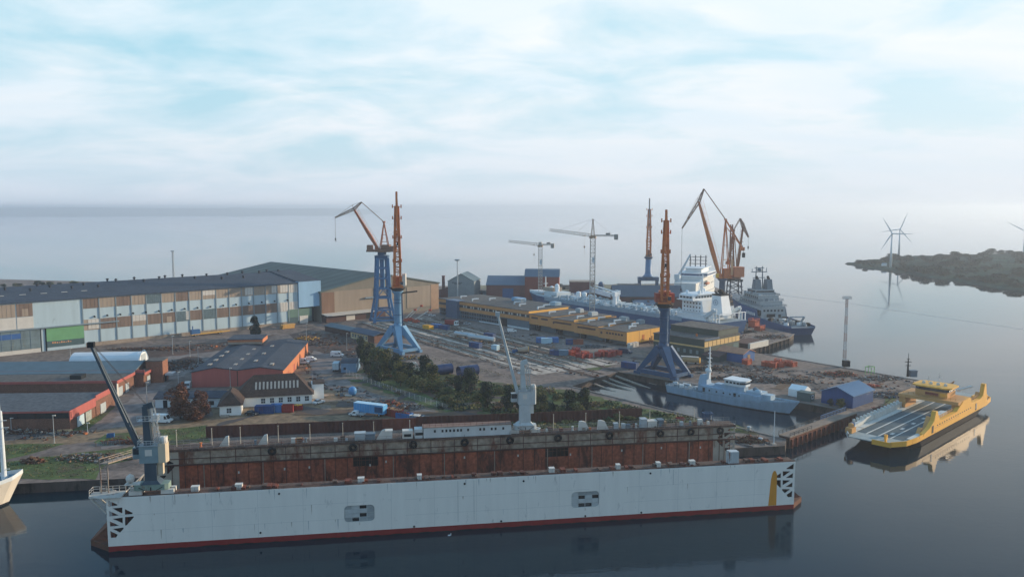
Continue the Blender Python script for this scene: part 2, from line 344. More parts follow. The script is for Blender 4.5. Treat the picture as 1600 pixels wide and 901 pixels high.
# slipways: pale concrete strips with dark rail beds running down into the basin
sd2 = Vector((.55, -.835, 0)); sn2 = Vector((.835, .55, 0)); s0 = Vector((-62, 478, 0))
def slip(o0, o1, l0, l1, m, zz, name, amp=.5):
    p = [s0 + sn2*o0 + sd2*l0, s0 + sn2*o1 + sd2*l0, s0 + sn2*o1 + sd2*l1, s0 + sn2*o0 + sd2*l1]
    lev[0] += 1; q = MB(); q.sheet(rough_poly([(a.x, a.y) for a in p], amp, 6), G + .006*lev[0]); struct(name, q, m)
slip(-27, 16, -6, 172, conc_m, 0, 'slipway')
for o0, o1, l0, l1, mm in ((-22.2,-20.8,30,168,earth_m), (-10.5,-8.2,0,190,earth_m), (-3.6,-2.6,20,185,earth_m), (5,7.6,-4,190,earth_m), (13,14.2,-6,170,earth_m), (-17,-16.3,60,170,earth_m), (-30,-27.2,-4,120,earth_m)):
    slip(o0, o1, l0, l1, mm, 0, 'slipway_rail_bed', .35)
for o in (-26,-22.9,-18,-13,-10.9,-5.2,-.5,2.2,4.4,8.4,10.5,14.8): slip(o-.3, o+.3, 4, 158, M('rail_slot','3d332d',1.0,.9,.25,.5), 0, 'slipway_rail_bed', .12)
rail_m = M('rusty_rail', '4a352b', 1.1, .8, .3, .4, rust=.4)
beam_m = M('slip_beam', '8d8377', 1.2, .9, .25, .3, rust=.2)
k = 0
for o, l1 in ((-24,168), (-19,176), (-12,206), (-6.2,209), (-1.5,206), (3.2,209), (9.4,206), (15.6,178)):
    a = s0 + sn2*o; q = MB(); z1 = G + .2
    q.bar((a.x, a.y, z1), (*(a + sd2*(l1-46)).to_2d(), z1), .9, .55); 
    p1 = a + sd2*(l1-46); p2 = a + sd2*l1; q.bar((*p1.to_2d(), z1), (*p2.to_2d(), -.5), .9, .55)
    q.bar((a.x, a.y, z1+.35), (*p1.to_2d(), z1+.35), .18, .18, mi=1)
    tag(q.build('slipway_rail', [beam_m, rail_m]), f'long concrete slipway rail running down into the basin, {nth(k)} from the thicket side', 'rail', 'slipway rails'); k += 1
# gravel and oil marks as one rough mass between the rails
q = MB()
for i in range(900):
    o = rnd.choice((-21.5, -9.3, 6, -28.5)) + rnd.uniform(-1.6, 1.6); p = s0 + sn2*o + sd2*rnd.uniform(0, 165)
    sz = rnd.uniform(.2, .8); q.cbox((p.x, p.y, G+sz*.2+.1), (sz, sz*rnd.uniform(.4,2), sz*.5), rnd.uniform(0,3))
struct('rubble', q, M('rubble_stone','6e6258',1.1,.95,.4,.6), 'stuff')
# distant coast
def ridge(name, pts, h, m, dep=1500):
    q = MB(); n = len(pts)
    for i, (x, y) in enumerate(pts):
        hh = h * (.5 + .5*math.sin(math.pi*i/(n-1))**.3) * rnd.uniform(.82, 1.05) if 0 < i < n-1 else 1
        q.v += [(x, y, -1), (x, y+dep*.25, hh), (x, y+dep, hh*.8), (x, y+dep*1.1, -1)]
    for i in range(n-1):
        for j in range(3): q.f.append([i*4+j, (i+1)*4+j, (i+1)*4+j+1, i*4+j+1]); q.m.append(0)
    return struct(name, q, m)
ridge('distant_coast', [(-12000+i*240, 10800+i*25+rnd.uniform(-60,60)) for i in range(42)], 72, M('far_land','4d5f58',1,.95,.2,.002), 1600)
# ripple line left by a current on the bay
q = MB(); a = at(1206,459,0); pts = [at(x, y, 0) for x, y in ((1206,459),(1260,466),(1330,474),(1400,485),(1500,500),(1620,517))]
for (a, b_) in zip(pts, pts[1:]):
    d = (b_-a).normalized(); n_ = Vector((-d.y, d.x, 0)); q.add([a-n_*.9+Vector((0,0,.02)), b_-n_*.9+Vector((0,0,.02)), b_+n_*.9+Vector((0,0,.02)), a+n_*.9+Vector((0,0,.02))], [(0,1,2,3)])
struct('water_ripple', q, M('ripple','5a6a76',1,.3,.3,.1))
# ------------------------------------------------------------------ peninsula
pen = [at(px, py, 0).to_2d()[:] for px, py in ((1318,412),(1350,418),(1400,425),(1450,433),(1500,441),(1560,450),(1640,461))] + [(760,690), (1100,1000), (1050,1250)] + [at(px, py, 0).to_2d()[:] for px, py in ((1600,396.5),(1480,399.5),(1400,403),(1345,408.5))]
hv = []
for i_, a in enumerate(pen):
    a = Vector(a); b_ = Vector(pen[(i_+1) % len(pen)]); n_ = max(1, int((b_-a).length/14))
    for k in range(n_): p = a.lerp(b_, k/n_); hv.append((p.x + rnd.uniform(-2.5,2.5), p.y + rnd.uniform(-5,5)))
m_ = len(hv); ins = []
for i_ in range(m_):
    a = Vector(hv[i_-1]); b_ = Vector(hv[(i_+1) % m_]); d = (b_-a).normalized(); nrm = Vector((-d.y, d.x)); ins.append((hv[i_][0]+nrm.x*5, hv[i_][1]+nrm.y*5))
q = MB(); q.v = [(x, y, -.5) for x, y in hv] + [(x, y, 1.6+rnd.uniform(-.4,.6)) for x, y in ins]
for i in range(m_): q.f.append([i, (i+1)%m_, m_+(i+1)%m_, m_+i]); q.m.append(0)
tr = tessellate_polygon([[Vector((*p, 0)) for p in ins]])
for a, b_, c in tr:
    ar = (ins[b_][0]-ins[a][0])*(ins[c][1]-ins[a][1]) - (ins[b_][1]-ins[a][1])*(ins[c][0]-ins[a][0])
    q.f.append([m_+a, m_+b_, m_+c] if ar > 0 else [m_+b_, m_+a, m_+c]); q.m.append(0)
def in_pen(x, y):
    c = False; j = m_-1
    for i in range(m_):
        if (ins[i][1] > y) != (ins[j][1] > y) and x < (ins[j][0]-ins[i][0])*(y-ins[i][1])/(ins[j][1]-ins[i][1])+ins[i][0]: c = not c
        j = i
    return c
struct('peninsula', q, M('pen_grass_haze','33544c',.62,.95,.4,.012,fine=.1,spec=0,rust=.3,rustc='3c5446',rustscale=.012))  # teal ground colour has distance haze mixed into it
# ------------------------------------------------------------------ palette
white = M('white_paint','c9cfd2',1.1,.6,.08,.5,streak=True); pale = M('pale_cladding','a3b5bd',1.12,.65,.08,.3,streak=True,rust=.05,rustc='8a9aa0')
blueclad = M('blue_cladding','86a9c4',1.1,.6,.12,.25,streak=True); tan_p = M('tan_board','98897a',1.1,.8,.14,.3,streak=True); brown_p = M('brown_board','76655a',1.1,.8,.18,.35,streak=True)
whiteb = M('white_board','bfbbb4',1.1,.7,.08,.4); grid_glass = M('grimy_glass','5f7378',.9,.35,.35,1.2,spec=.5); dark = M('dark_gap','1d2226',.8,.8,.2,.5); dglass = M('window_glass','2c3640',.7,.15,.25,.8,spec=.6)
slate = M('slate_roof','3b424d',1.0,.75,.2,.15,fine=1.2,rust=.15,rustc='4b4d52',rustscale=.08); green_door = M('green_door','639268',1.15,.6,.1,.3); green_dk = M('green_dark','43585b',1.1,.6,.12,.3)
orange_t = M('orange_mark','c58b58',1.2,.7,.1,1); plinth_m = M('plinth','8a7d70',1.15,.9,.25,.5,rust=.2,rustc='5b4c42'); frame_m = M('frame_grey','76858e',1.1,.6,.1,.5)
brick = M('brick','6d4f42',1.15,.9,.2,.5,fine=3); brick_d = M('dark_brick','4f3a35',1.2,.9,.2,.5,fine=3); redp = M('red_cladding','98544e',1.15,.7,.1,.5,streak=True); redp_sun = M('red_cladding_sun','b0704e',1.1,.7,.1,.5)  # orange tone is the red cladding with warm sunlight painted in
roofgrey = M('grey_felt_roof','55524f',1.15,.9,.18,.12,fine=.8,rust=.2,rustc='413f3e',rustscale=.1); bluegreyroof = M('bluegrey_roof','52636b',1.1,.55,.15,.2,streak=True); rooftile = M('brown_tile_roof','40332d',1.2,.85,.25,.6,fine=2.5)
yell = M('yellow_cladding_shade','b88250',1.15,.6,.1,.4,streak=True); yelb = M('yellow_cladding_sun','d6a048',1.15,.6,.08,.4,streak=True); greyblue = M('greyblue_panel','5d6b76',1.1,.6,.12,.4)  # one yellow in two tones: shade painted on fronts, sunlight on ends and steps
steelblue = M('crane_blue','386890',1.12,.5,.14,.5,streak=True,spec=.4,rust=.06,rustc='5b4a44'); steelblue_d = M('crane_blue_deep','1f486a',1.12,.5,.15,.5,spec=.4); craneor = M('crane_orange','b96a3a',1.15,.55,.2,.6,rust=.2,rustc='74402b',rustscale=.5); craneor2 = M('crane_orange_bright','bb7a48',1.1,.55,.12,.6,rust=.12,rustc='8a4b2d'); crbrown = M('crane_brown','7a5b49',1.1,.7,.2,.6)
galv = M('galvanised','9aa2a6',1.1,.5,.12,.6,spec=.4); black = M('black_rubber','16181a',.9,.8,.2,1); rope_m = M('cable','4a4644',1,.7,.1,1)
rustm = M('rust_steel','6b3a2c',1.15,.85,.28,.25,streak=True,rust=.35,rustc='4a2a24',rustscale=.25); rust2 = M('rust_plate','54322a',1.15,.9,.25,.15,streak=True,rust=.4,rustc='3f2824',rustscale=.2)
redbox = M('red_paint','86322e',1.15,.6,.15,.6); orangebox = M('orange_paint','a04a32',1.15,.6,.15,.6); bluebox = M('blue_paint','2f5a86',1.15,.55,.15,.5); bluelt = M('light_blue_paint','6f9dc0',1.1,.55,.12,.5); navy = M('navy_paint','102a54',1.1,.42,.12,.5,spec=.4); yellow = M('yellow_paint','d9a336',1.1,.5,.1,.5,rust=.05)
wood = M('timber','8f7458',1.1,.9,.25,.7)
def along(o, d, px, z=G):
    k = (px-800)/FPX; c, s_ = math.cos(TILT), math.sin(TILT)
    return (k*(o.y*c + (EYE-z)*s_) - o.x) / (d.x - k*d.y*c)
def V(p): return Vector((p[0], p[1], G if len(p) < 3 else p[2]))
# ------------------------------------------------------------------ long white assembly hall
o = at(501, 502); hall = thing('assembly_hall', 'very long pale clad hall with rows of brown and tan window panels and dark roof', 'industrial hall', o, A43)
def sx(px): return along(o, E, px)
xe = [-sx(p) for p in (0,)]
bx = [sx(p) for p in (132,158,184,208,231,254.5,276,297.5,318,339.3,359.5,379,397.5,416,434,452,466.5)]
HH = 24.0; xl = sx(-60)
q = MB(); q.box(xl, sx(466.5), 0, 70, 0, HH); q.build('wall', pale, hall)
q = MB(); q.box(sx(466.5)+.02, 0, -1.2, 70, 9.6, HH+.6); q.box(sx(466.5)+.02, 0, 6, 70, 0, 9.6, 1); q.build('end_bay', [blueclad, dark], hall)
q = MB(); q.xprism([(-.8,HH+.05),(35,28.4),(71,HH+.05),(71,HH-.3),(-.8,HH-.3)], xl, sx(466.5)); q.xprism([(-1.3,HH+.65),(35,28.9),(71,HH+.65)], sx(466.5)+.05, .2); roof = q.build('roof', slate, hall)
for i in range(26):
    q = MB(); x = xl*.97 + i*(-xl*.95)/26 + rnd.uniform(-2,2); y = rnd.choice((22,28,33,35)); z = HH + (28.4-HH)*y/35.8
    q.tube((x,y,z-.2),(x,y,z+1.0),.45,n=8); q.lathe((x,y,z+.9),[(.9,0),(.7,.5),(.1,.8)],8); q.build('roof_ventilator', M('vent_dark','2b2f36',1,.7,.1,1), roof)
for i in range(5):
    q = MB(); x = xl*.9+i*9; q.box(x,x+2.6,14,15.4,26.0,26.12); q.build('rooflight', whiteb, roof)
q = MB(); q.box(sx(135), sx(466.5), -.12, 0, 0, 1.9); q.build('plinth', plinth_m, hall)
pat_up = 'brown tan brown tan glass tan brown tan mixw tan tan tanw tan tanw2 tanw white'.split(); pat_dn = 'whitet brown brown mixw brown brownt glassw brown glass brown brown brown brown brown white white'.split()
def winpanel(x0, x1, z0, z1, kind):
    q = MB(); ms = {'brown': brown_p, 'tan': tan_p, 'glass': grid_glass, 'white': whiteb}; base = 'white' if kind == 'white' else 'glass' if kind.startswith('glass') else 'brown' if kind.startswith('brown') else 'tan'
    q.box(x0+.25, x1-.25, -.16, -.02, z0, z1)
    wv = x1-x0
    if kind in ('mixw','tanw','tanw2','glassw','whitet'):
        a, b_ = {'mixw': (.05,.95), 'tanw': (.3,.95), 'tanw2': (.55,.98), 'glassw': (.72,.97), 'whitet': (.3,.98)}[kind]
        q.box(x0+wv*a, x0+wv*b_, -.2, -.161, z0+(z1-z0)*(.45 if kind == 'mixw' else .1), z1-.1, 1)
    if kind == 'brownt': q.box(x0+wv*.35, x0+wv*.7, -.2, -.161, z0+.1, z0+(z1-z0)*.6, 2)
    n = 8 if 'glass' in kind else 4
    for i in range(1, n): q.box(x0+wv*i/n-.05, x0+wv*i/n+.05, -.235, -.201, z0, z1, 3 if 'glass' in kind else 4)
    if 'glass' in kind:
        for i in range(1,5): q.box(x0+.25, x1-.25, -.27, -.236, z0+(z1-z0)*i/5-.05, z0+(z1-z0)*i/5+.05, 3)
    q.build('window', [ms[base], whiteb, tan_p, frame_m, brown_p if base == 'brown' else tan_p], hall)
for i in range(16):
    x0, x1 = bx[i], bx[i+1]
    if i == 0: pass
    winpanel(x0, x1, 18.7, 23.4, pat_up[i]); winpanel(x0, x1, 8.1, 13.3, pat_dn[i])
for x in bx:
    q = MB(); q.box(x-.22, x+.22, -.32, -.001, 1.9, HH-.4); q.build('pilaster', frame_m, hall)
for px in range(150, 470, 20):
    x = sx(px); q = MB(); q.tube((x,-.02,14.6),(x,-.75,14.4),.42,n=8); q.build('wall_ventilator', dark, hall)
# door end on the left
xs = [sx(p) for p in (-60,1,29,56,63,111,132)]
for i in range(3):
    winpanel(xs[i], xs[i+1], 17.2, 23.2, ('tan','tan','brownt')[i]); q = MB(); q.box(xs[i]+.2, xs[i+1]-.2, -.2, -.02, 11.6, 17.0); q.build('white_panel', whiteb, hall)
q = MB(); q.box(xl, sx(187), -1.1, -.01, 11.0, 11.5); q.build('door_track', frame_m, hall)
q = MB(); q.box(xl, sx(64), -.5, -.01, 1.9, 10.9); q.box(xl, sx(34), -.6, -.51, 7.2, 9.6, 1); q.box(xl, sx(64), -.52, -.01, 0, 1.85, 2)
for i in range(8): x = xl + (sx(64)-xl)*i/8; q.box(x-.06, x+.06, -.62, -.505, 1.9, 10.9, 3)
for z in (4.6, 7.0): q.box(xl, sx(64), -.625, -.61, z-.06, z+.06, 3)
q.build('sliding_door', [M('worn_door','65757a',1.1,.7,.25,.3,rust=.2,rustc='6f6f60'), M('blue_band','345a90',1.1,.6,.1,.5), whiteb, frame_m], hall)
q = MB(); q.box(sx(64.3), sx(66), -.3, -.01, .1, 10.9); q.box(sx(72), sx(74), -.3, -.01, .1, 10.9); q.build('door_gap', dark, hall)
q = MB(); q.box(sx(74), sx(132), -.5, -.01, 4.6, 10.8); q.box(sx(74), sx(132), -.5, -.01, 1.6, 4.58, 1); q.box(sx(74), sx(132), -.48, -.01, .1, 1.58, 3)
for i in range(9): x = sx(82)+i*.95; q.box(x, x+.6, -.53, -.501, 3.4, 3.4+rnd.choice((.5,.7,.3)), 2)
q.build('sliding_door', [green_door, green_dk, orange_t, pale], hall)
q = MB(); xa, xb = sx(450), sx(487); q.box(xa, xb, -.3, -.02, 4.2, 8.8, 3); q.box(xa, xb, -.3, -.02, 1.0, 4.18, 1); q.box(sx(468), sx(481), -.5, -.31, .2, 4.6, 2); q.build('sliding_door', [green_door, green_dk, whiteb, M('muted_green','5d776c',1.05,.6,.15,.3)], hall)
# ------------------------------------------------------------------ great building hall with gable front
o2 = at(502, 503); gh = thing('building_hall', 'huge hall with brown gable front and grey green low pitched roof', 'industrial hall', o2, A43)
q = MB(); q.yprism([(0,0),(88,0),(88,17.5),(44,25.5),(0,17.5)], 0, 150); q.build('wall', M('olive_cladding','7a7468',1.05,.75,.12,.2,streak=True), gh)
q = MB(); q.yprism([(-.8,17.3),(44,25.6),(88.8,17.3),(88.8,18.0),(44,26.4),(-.8,18.0)], -.6, 151)
for i in range(13): y = 6+i*11.5; q.add([(0.5,y,18.35),(43.8,y,26.43),(43.8,y+3.2,26.43),(.5,y+3.2,18.35)], [(0,1,2,3)], 1)
q.build('roof', [M('green_grey_roof','57605c',1.05,.8,.18,.06,rust=.15,rustc='494f4e',rustscale=.03), M('roof_band','4b5450',1.0,.8,.1,.1)], gh)
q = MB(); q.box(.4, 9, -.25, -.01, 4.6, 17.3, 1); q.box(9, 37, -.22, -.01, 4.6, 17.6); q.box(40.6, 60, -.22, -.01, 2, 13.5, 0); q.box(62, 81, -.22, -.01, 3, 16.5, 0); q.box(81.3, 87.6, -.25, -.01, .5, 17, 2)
q.build('cladding', [M('tan_gable','8f8172',1.1,.8,.12,.3,streak=True), M('brown_gable','775c4a',1.1,.8,.15,.3,streak=True), M('lit_gable','9c8069',1.1,.8,.12,.3)], gh)  # right bay of the gable coloured lighter to stand for sunlight
q = MB(); q.box(37.3, 40.3, -.7, -.01, 0, 18); q.build('door_column', M('dark_col','444b50',1,.7,.1,.4), gh)
q = MB(); q.box(30, 50, -1.6, -.71, 11.8, 12.6); q.build('door_rail', frame_m, gh)
q = MB(); q.add([(0,-7,4.2),(38,-7,4.2),(38,0,5),(0,0,5),(0,-7,3.9),(38,-7,3.9),(38,0,4.6),(0,0,4.6)], [(0,1,2,3),(7,6,5,4),(4,5,1,0),(5,6,2,1),(6,7,3,2),(7,4,0,3)]); q.build('canopy', M('canopy_white','b4b0a8',1.15,.5,.1,.5), gh)
q = MB(); q.box(.5, 42, -5, -.02, 0, 3.7); q.box(14, 20, -5.1, -5.01, .2, 3.2, 1); q.box(28, 33, -5.1, -5.01, 0, 3, 2); q.build('lean_to', [brick_d, whiteb, dark], gh)
# ------------------------------------------------------------------ generic gabled shed
def shed(name, label, cat, loc, rz, Lx, Wy, h, hr, wm, rm, ridge='x', over=.4, group=None, extra=None, base=0):
    tt = thing(name, label, cat, loc, rz, group); q = MB()
    if ridge == 'x': q.xprism([(0,0),(Wy,0),(Wy,h),(Wy/2,hr),(0,h)], 0, Lx)
    else: q.yprism([(0,0),(Lx,0),(Lx,h),(Lx/2,hr),(0,h)], 0, Wy)
    q.build('wall', wm, tt); q = MB(); e = over; dz = (hr-h)/((Wy if ridge == 'x' else Lx)/2)*e; tk = .25
    W = Wy if ridge == 'x' else Lx
    pr = [(-e,h-dz+.02),(W/2,hr+.02),(W+e,h-dz+.02),(W+e,h-dz+tk),(W/2,hr+tk+.03),(-e,h-dz+tk)]
    if ridge == 'x': q.xprism(pr, -e, Lx+e)
    else: q.yprism(pr, -e, Wy+e)
    q.build('roof', rm, tt)
    if extra: extra(tt)
    return tt
def wins(tt, spots, m=None, name='window', fm=None):
    """window boxes: (x0,x1,z0,z1) on the y=0 face, or ('x',xface,y0,y1,z0,z1)"""
    for s_ in spots:
        q = MB()
        if s_[0] == 'x':
            _, xf, y0, y1, z0, z1 = s_; d_ = .08 if xf >= 0 and xf > .5 else -.08; a, b_ = sorted((xf+d_*.1, xf+d_)); q.box(a, b_, y0, y1, z0, z1)
        else:
            x0, x1, z0, z1 = s_[:4]; yf = s_[4] if len(s_) > 4 else 0; q.box(x0, x1, yf-.08, yf-.008, z0, z1)
            if fm:
                q.box((x0+x1)/2-.06, (x0+x1)/2+.06, yf-.11, yf-.081, z0, z1, 1); q.box(x0, x1, yf-.11, yf-.081, (z0+z1)/2-.06, (z0+z1)/2+.06, 1)
        q.build(name, [m or dglass, fm or white], tt)
# ------------------------------------------------------------------ yellow workshop complex
yo = at(687, 492); ye = at(978.7, 541); yd = (ye-yo); YL = yd.to_2d().length; YA = math.atan2(yd.y, yd.x); yd.normalize()
yh = thing('yellow_workshop', 'long stepped yellow workshop with flat dark roofs, blue stair tower and white roof ducts', 'workshop', yo, YA)
def ys(px): return along(yo, yd, px)
s1, s2, s3, s4, s5, s6 = ys(702), ys(719), ys(827), ys(861), ys(897), ys(935)
q = MB(); q.box(0, s3, 0, 33, 0, 10.3, 0)
q.build('wall', greyblue, yh)
q = MB(); q.box(s1, s2, -2.5, 4, 0, 10.9); q.build('stair_tower', M('tower_blue','4b5f78',1.05,.5,.12,.5), yh)
for a, b_ in ((0, s1), (s2, s3)):
    for z0, z1 in ((8.6,10.4),(5.0,6.9)):
        q = MB(); q.box(a, b_, -.5, -.01, z0, z1); q.build('yellow_band', yell, yh)
    q = MB(); q.box(a, b_, -.2, -.012, 7.0, 8.5); q.build('window_band', M('band_glass','4f4a48',.9,.4,.3,1.5), yh)
n = 26
for i in range(n):
    x = s2 + 1.2 + (s3-s2-2)*i/n
    q = MB(); q.box(x, x+.9, -.28, -.21, 7.15, 8.35); q.build('window', whiteb if i % 3 else dglass, yh)
    if i < 15:
        for z0, z1 in ((.9,2.3),(3.0,4.6)):
            q = MB(); q.box(x, x+1.9, -.15, -.012, z0, z1); q.box(x+.9, x+1.0, -.18, -.151, z0, z1, 1); q.build('window', [dglass, white], yh)
for i in range(5):
    x = 1 + i*(s1-2)/5
    for z0, z1 in ((.9,2.4),(3.0,4.6)):
        q = MB(); q.box(x, x+1.8, -.15, -.012, z0, z1); q.build('window', dglass, yh)
q = MB(); q.box(s2+(s3-s2)*.62, s2+(s3-s2)*.70, -.3, -.013, 0, 4.4); q.build('gate', dark, yh)
q = MB(); q.box(s2+(s3-s2)*.71, s3, -.25, -.014, 0, .9); q.box(s2+(s3-s2)*.3, s2+(s3-s2)*.6, -.25, -.014, 0, .6); q.build('plinth', white, yh)
q = MB(); q.box(-.4, s3+.1, -.6, 33.5, 10.42, 10.75); q.build('roof', roofgrey, yh)
hs = [(s3, s4, 8.9, 33), (s4, s5, 8.3, 33), (s5, s6, 7.6, 31), (s6, YL, 6.9, 27)]
for j, (a, b_, h, wd) in enumerate(hs):
    zb = 3.6-.45*j
    q = MB(); q.box(a+.02, b_, 0, wd, zb, h, 0); q.build('upper_wall', yell, yh)
    q = MB(); q.box(a+1, b_-.02, 3.5, wd, 0, zb-.01); q.build('ground_floor', greyblue, yh)
    q = MB(); q.box(a+.03, b_+.25, -.4, wd+.3, h+.02, h+.32); q.build('roof', roofgrey, yh)
    q = MB(); q.box(a-.12, a+.015, -.2, wd*(.93 if j in (0,2) else .45), h+.33, h+(1.55 if j in (0,2) else .75)); q.build('roof_step', yelb, yh)
    ww = b_-a
    if j < 3: spl = [(a+ww*.1, a+ww*.4), (a+ww*.55, a+ww*.85)] if j == 0 else [(a+ww*.14, a+ww*.88)]
    else: spl = [(a+ww*.28+i*ww*.105, a+ww*.28+i*ww*.105+ww*.07) for i in range(6)]
    for x0, x1 in spl:
        q = MB(); q.box(x0, x1, -.06, -.008, h-2.1, h-1.2); q.build('window', brick_d, yh)
    if j in (1,3): q = MB(); q.tube((a+2,-.09,h-2),(a+2,.05,h-2),.7,n=10); q.build('round_window', brick_d, yh)
    q = MB(); q.box(a+ww*.2, a+ww*.32, 1.5, 3.6, 0, zb); q.build('support', dark, yh)
# the end wall, sunlight put into its brighter yellow
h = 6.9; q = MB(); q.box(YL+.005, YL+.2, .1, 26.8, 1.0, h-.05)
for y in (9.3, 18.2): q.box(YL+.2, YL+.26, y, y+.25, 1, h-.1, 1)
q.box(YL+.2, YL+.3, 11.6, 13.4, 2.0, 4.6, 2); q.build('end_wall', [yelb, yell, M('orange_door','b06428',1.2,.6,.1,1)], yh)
q = MB(); q.box(YL+.01, YL+.22, .1, 26.8, 0, .95); q.build('plinth', brick_d, yh)
for i in range(7):
    q = MB(); q.box(YL+2, YL+2.4, 15+i*1.7, 15.3+i*1.7, 0, rnd.uniform(2,4)); q.build('pipe_stand', brick_d, yh)
duct_spots = [(.06,.35),(.17,.2),(.2,.55),(.36,.5),(.42,.35),(.5,.62),(.53,.3),(.6,.25),(.655,.5),(.73,.3),(.78,.6),(.80,.2),(.86,.55),(.885,.25),(.93,.6),(.965,.3)]
for u, v in duct_spots:
    x = u*YL; hr = 10.75 if x < s3 else next(h for a, b_, h, wd in hs if x <= b_)+.32
    y = v*28; q = MB(); q.tube((x, y, hr-.05), (x, y, hr+1.1), .42, n=8); q.bar((x-.2, y, hr+1.2), (x+.8, y+4.2, hr+1.2), .75, .6); q.build('roof_duct', white, yh)
for u, v, sx_, sy_, m in ((.3,.75,6,4,galv),(.26,.85,9,4,bluelt),(.62,.8,4,3,galv),(.70,.75,3,5,galv),(.83,.8,5,2.5,galv),(.9,.85,3,4,frame_m),(.47,.9,5,5,pale)):
    x = u*YL; hr = 10.75 if x < s3 else next(h for a, b_, h, wd in hs if x <= b_)+.32
    q = MB(); q.box(x, x+sx_, v*32-sy_/2, v*32+sy_/2, hr-.02, hr+1.8); q.box(x+.3, x+sx_-.3, v*32-sy_/2+.3, v*32+sy_/2-.3, hr+1.81, hr+2.1); q.build('air_handler', m, yh)
# ------------------------------------------------------------------ dark green building with tan strip
go = at(1100, 560); gb = thing('green_workshop', 'dark green flat roofed workshop with tan window strip and raised roof block', 'workshop', go, A43)
GL = along(go, E, 1154.5); GW = 20
q = MB(); q.box(0, GL, 0, GW+8, 0, 8.2); q.build('wall', M('dark_green','35413d',1.15,.6,.12,.4,streak=True), gb)
q = MB(); q.box(.1, GL-.02, -.12, -.008, 5.0, 7.4)
for i in range(1,9): q.box(GL*i/9-.12, GL*i/9+.12, -.18, -.121, 5, 7.4, 1)
q.box(-.12, -.008, 0.05, GW+8, 4.6, 5.3, 0); q.build('tan_strip', [M('tan_strip','c0a06a',1.15,.7,.12,.5), brick_d], gb)
q = MB(); q.box(-.3, GL+.3, -.35, GW+8.3, 8.22, 8.55); q.build('roof', roofgrey, gb)
q = MB(); q.box(GL*.42, GL+.05, .6, GW+7, 8.56, 11.2); q.box(GL*.42-.3, GL+.4, .3, GW+7.3, 11.21, 11.5, 1); q.build('raised_block', [M('dark_green2','39453f',1.15,.6,.12,.4), roofgrey], gb)
q = MB(); q.box(-.3, GL*.4, -.38, -.34, 8.0, 8.7); q.build('fascia', steelblue_d, gb)
wins(gb, [('x', 0, 3+i*3.4, 4.3+i*3.4, 1.5, 3.2) for i in range(6)], M('pane_grey','7b8a8c',.9,.3,.2,1))
wins(gb, [(GL*.82, GL*.97, 0.1, 4.2)], M('teal_door','3e5a5c',1.1,.6,.1,1), 'door')
q = MB(); q.lathe((GL*.2, 8, 8.5), [(.5,0),(.5,1),(.2,1.4)], 8); q.build('roof_vent', craneor, gb)
shed('lean_to_shed', 'low dark red roofed lean-to in front of the dark green workshop', 'shed', at(1122,566), A43, 12, 8, 2.4, 3.4, M('shed_dark','3b4548',1.1), M('dark_red_roof','4b3a3a',1.1), 'y')
q0 = shed('blue_shed', 'small blue shed with orange brown roof beside the dark green workshop', 'shed', at(1161,567), A43, 9.5, 13, 3.9, 5.4, M('blue_shed_wall','225288',1.1,.55,.12,.5,streak=True), M('orange_roof','a8765a',1.15,.7,.15,.5), 'y')
wins(q0, [(3.5,5.7,.1,3.2)], wood, 'door')
# ------------------------------------------------------------------ large blue shed at the basin corner, tent and hut
c0 = at(1332,638); c1 = at(1278,631); c2 = at(1364,627); aa = math.atan2((c2-c0).y, (c2-c0).x)
bs = shed('blue_warehouse', 'large blue metal shed with ribbed blue gable roof near the basin corner', 'shed', c0, aa, (c2-c0).to_2d().length, (c1-c0).to_2d().length, 4.2, 6.4, M('deep_blue_wall','1d4476',1.12,.5,.1,1.2,streak=True), M('blue_metal_roof','3b6184',1.1,.45,.1,1.5,spec=.4), 'x', .5)
for r_ in [c for c in bs.children if c.name.startswith('roof')]:
    Lx = (c2-c0).to_2d().length; Wy = (c1-c0).to_2d().length; q = MB()
    for i in range(24):
        x = Lx*i/23; q.add([(x-.08,-.4,4.29),(x+.08,-.4,4.29),(x+.08,Wy/2,6.71),(x-.08,Wy/2,6.71),(x-.08,Wy+.4,4.29),(x+.08,Wy+.4,4.29)], [(0,1,2,3),(3,2,5,4)])
    q.build('roof_rib', M('roof_rib','4b7394',1.1,.5), r_)
tt = thing('white_tent', 'small white frame tent standing beside the large blue shed', 'tent', at(1256,622), A43); q = MB(); q.yprism([(0,0),(5,0),(5,2.6),(2.5,4.0),(0,2.6)], 0, 6); q.build('canvas', M('canvas','d5dadd',1.1,.6,.05,.4), tt)
q = MB(); q.box(1.6,3.4,-.06,-.008,0,2.2); q.build('door', pale, tt)
tt = thing('site_hut', 'dark green hut with a white square window between tent and blue shed', 'hut', at(1266,628), A43); q = MB(); q.box(0,3.2,0,5,0,2.9); q.box(-.15,3.35,-.15,5.15,2.91,3.05); q.build('wall', green_dk, tt); q = MB(); q.box(.8,2.2,-.07,-.008,.9,2.3); q.box(1.1,1.9,-.1,-.071,1.2,2.0,1); q.build('window', [white, dglass], tt)
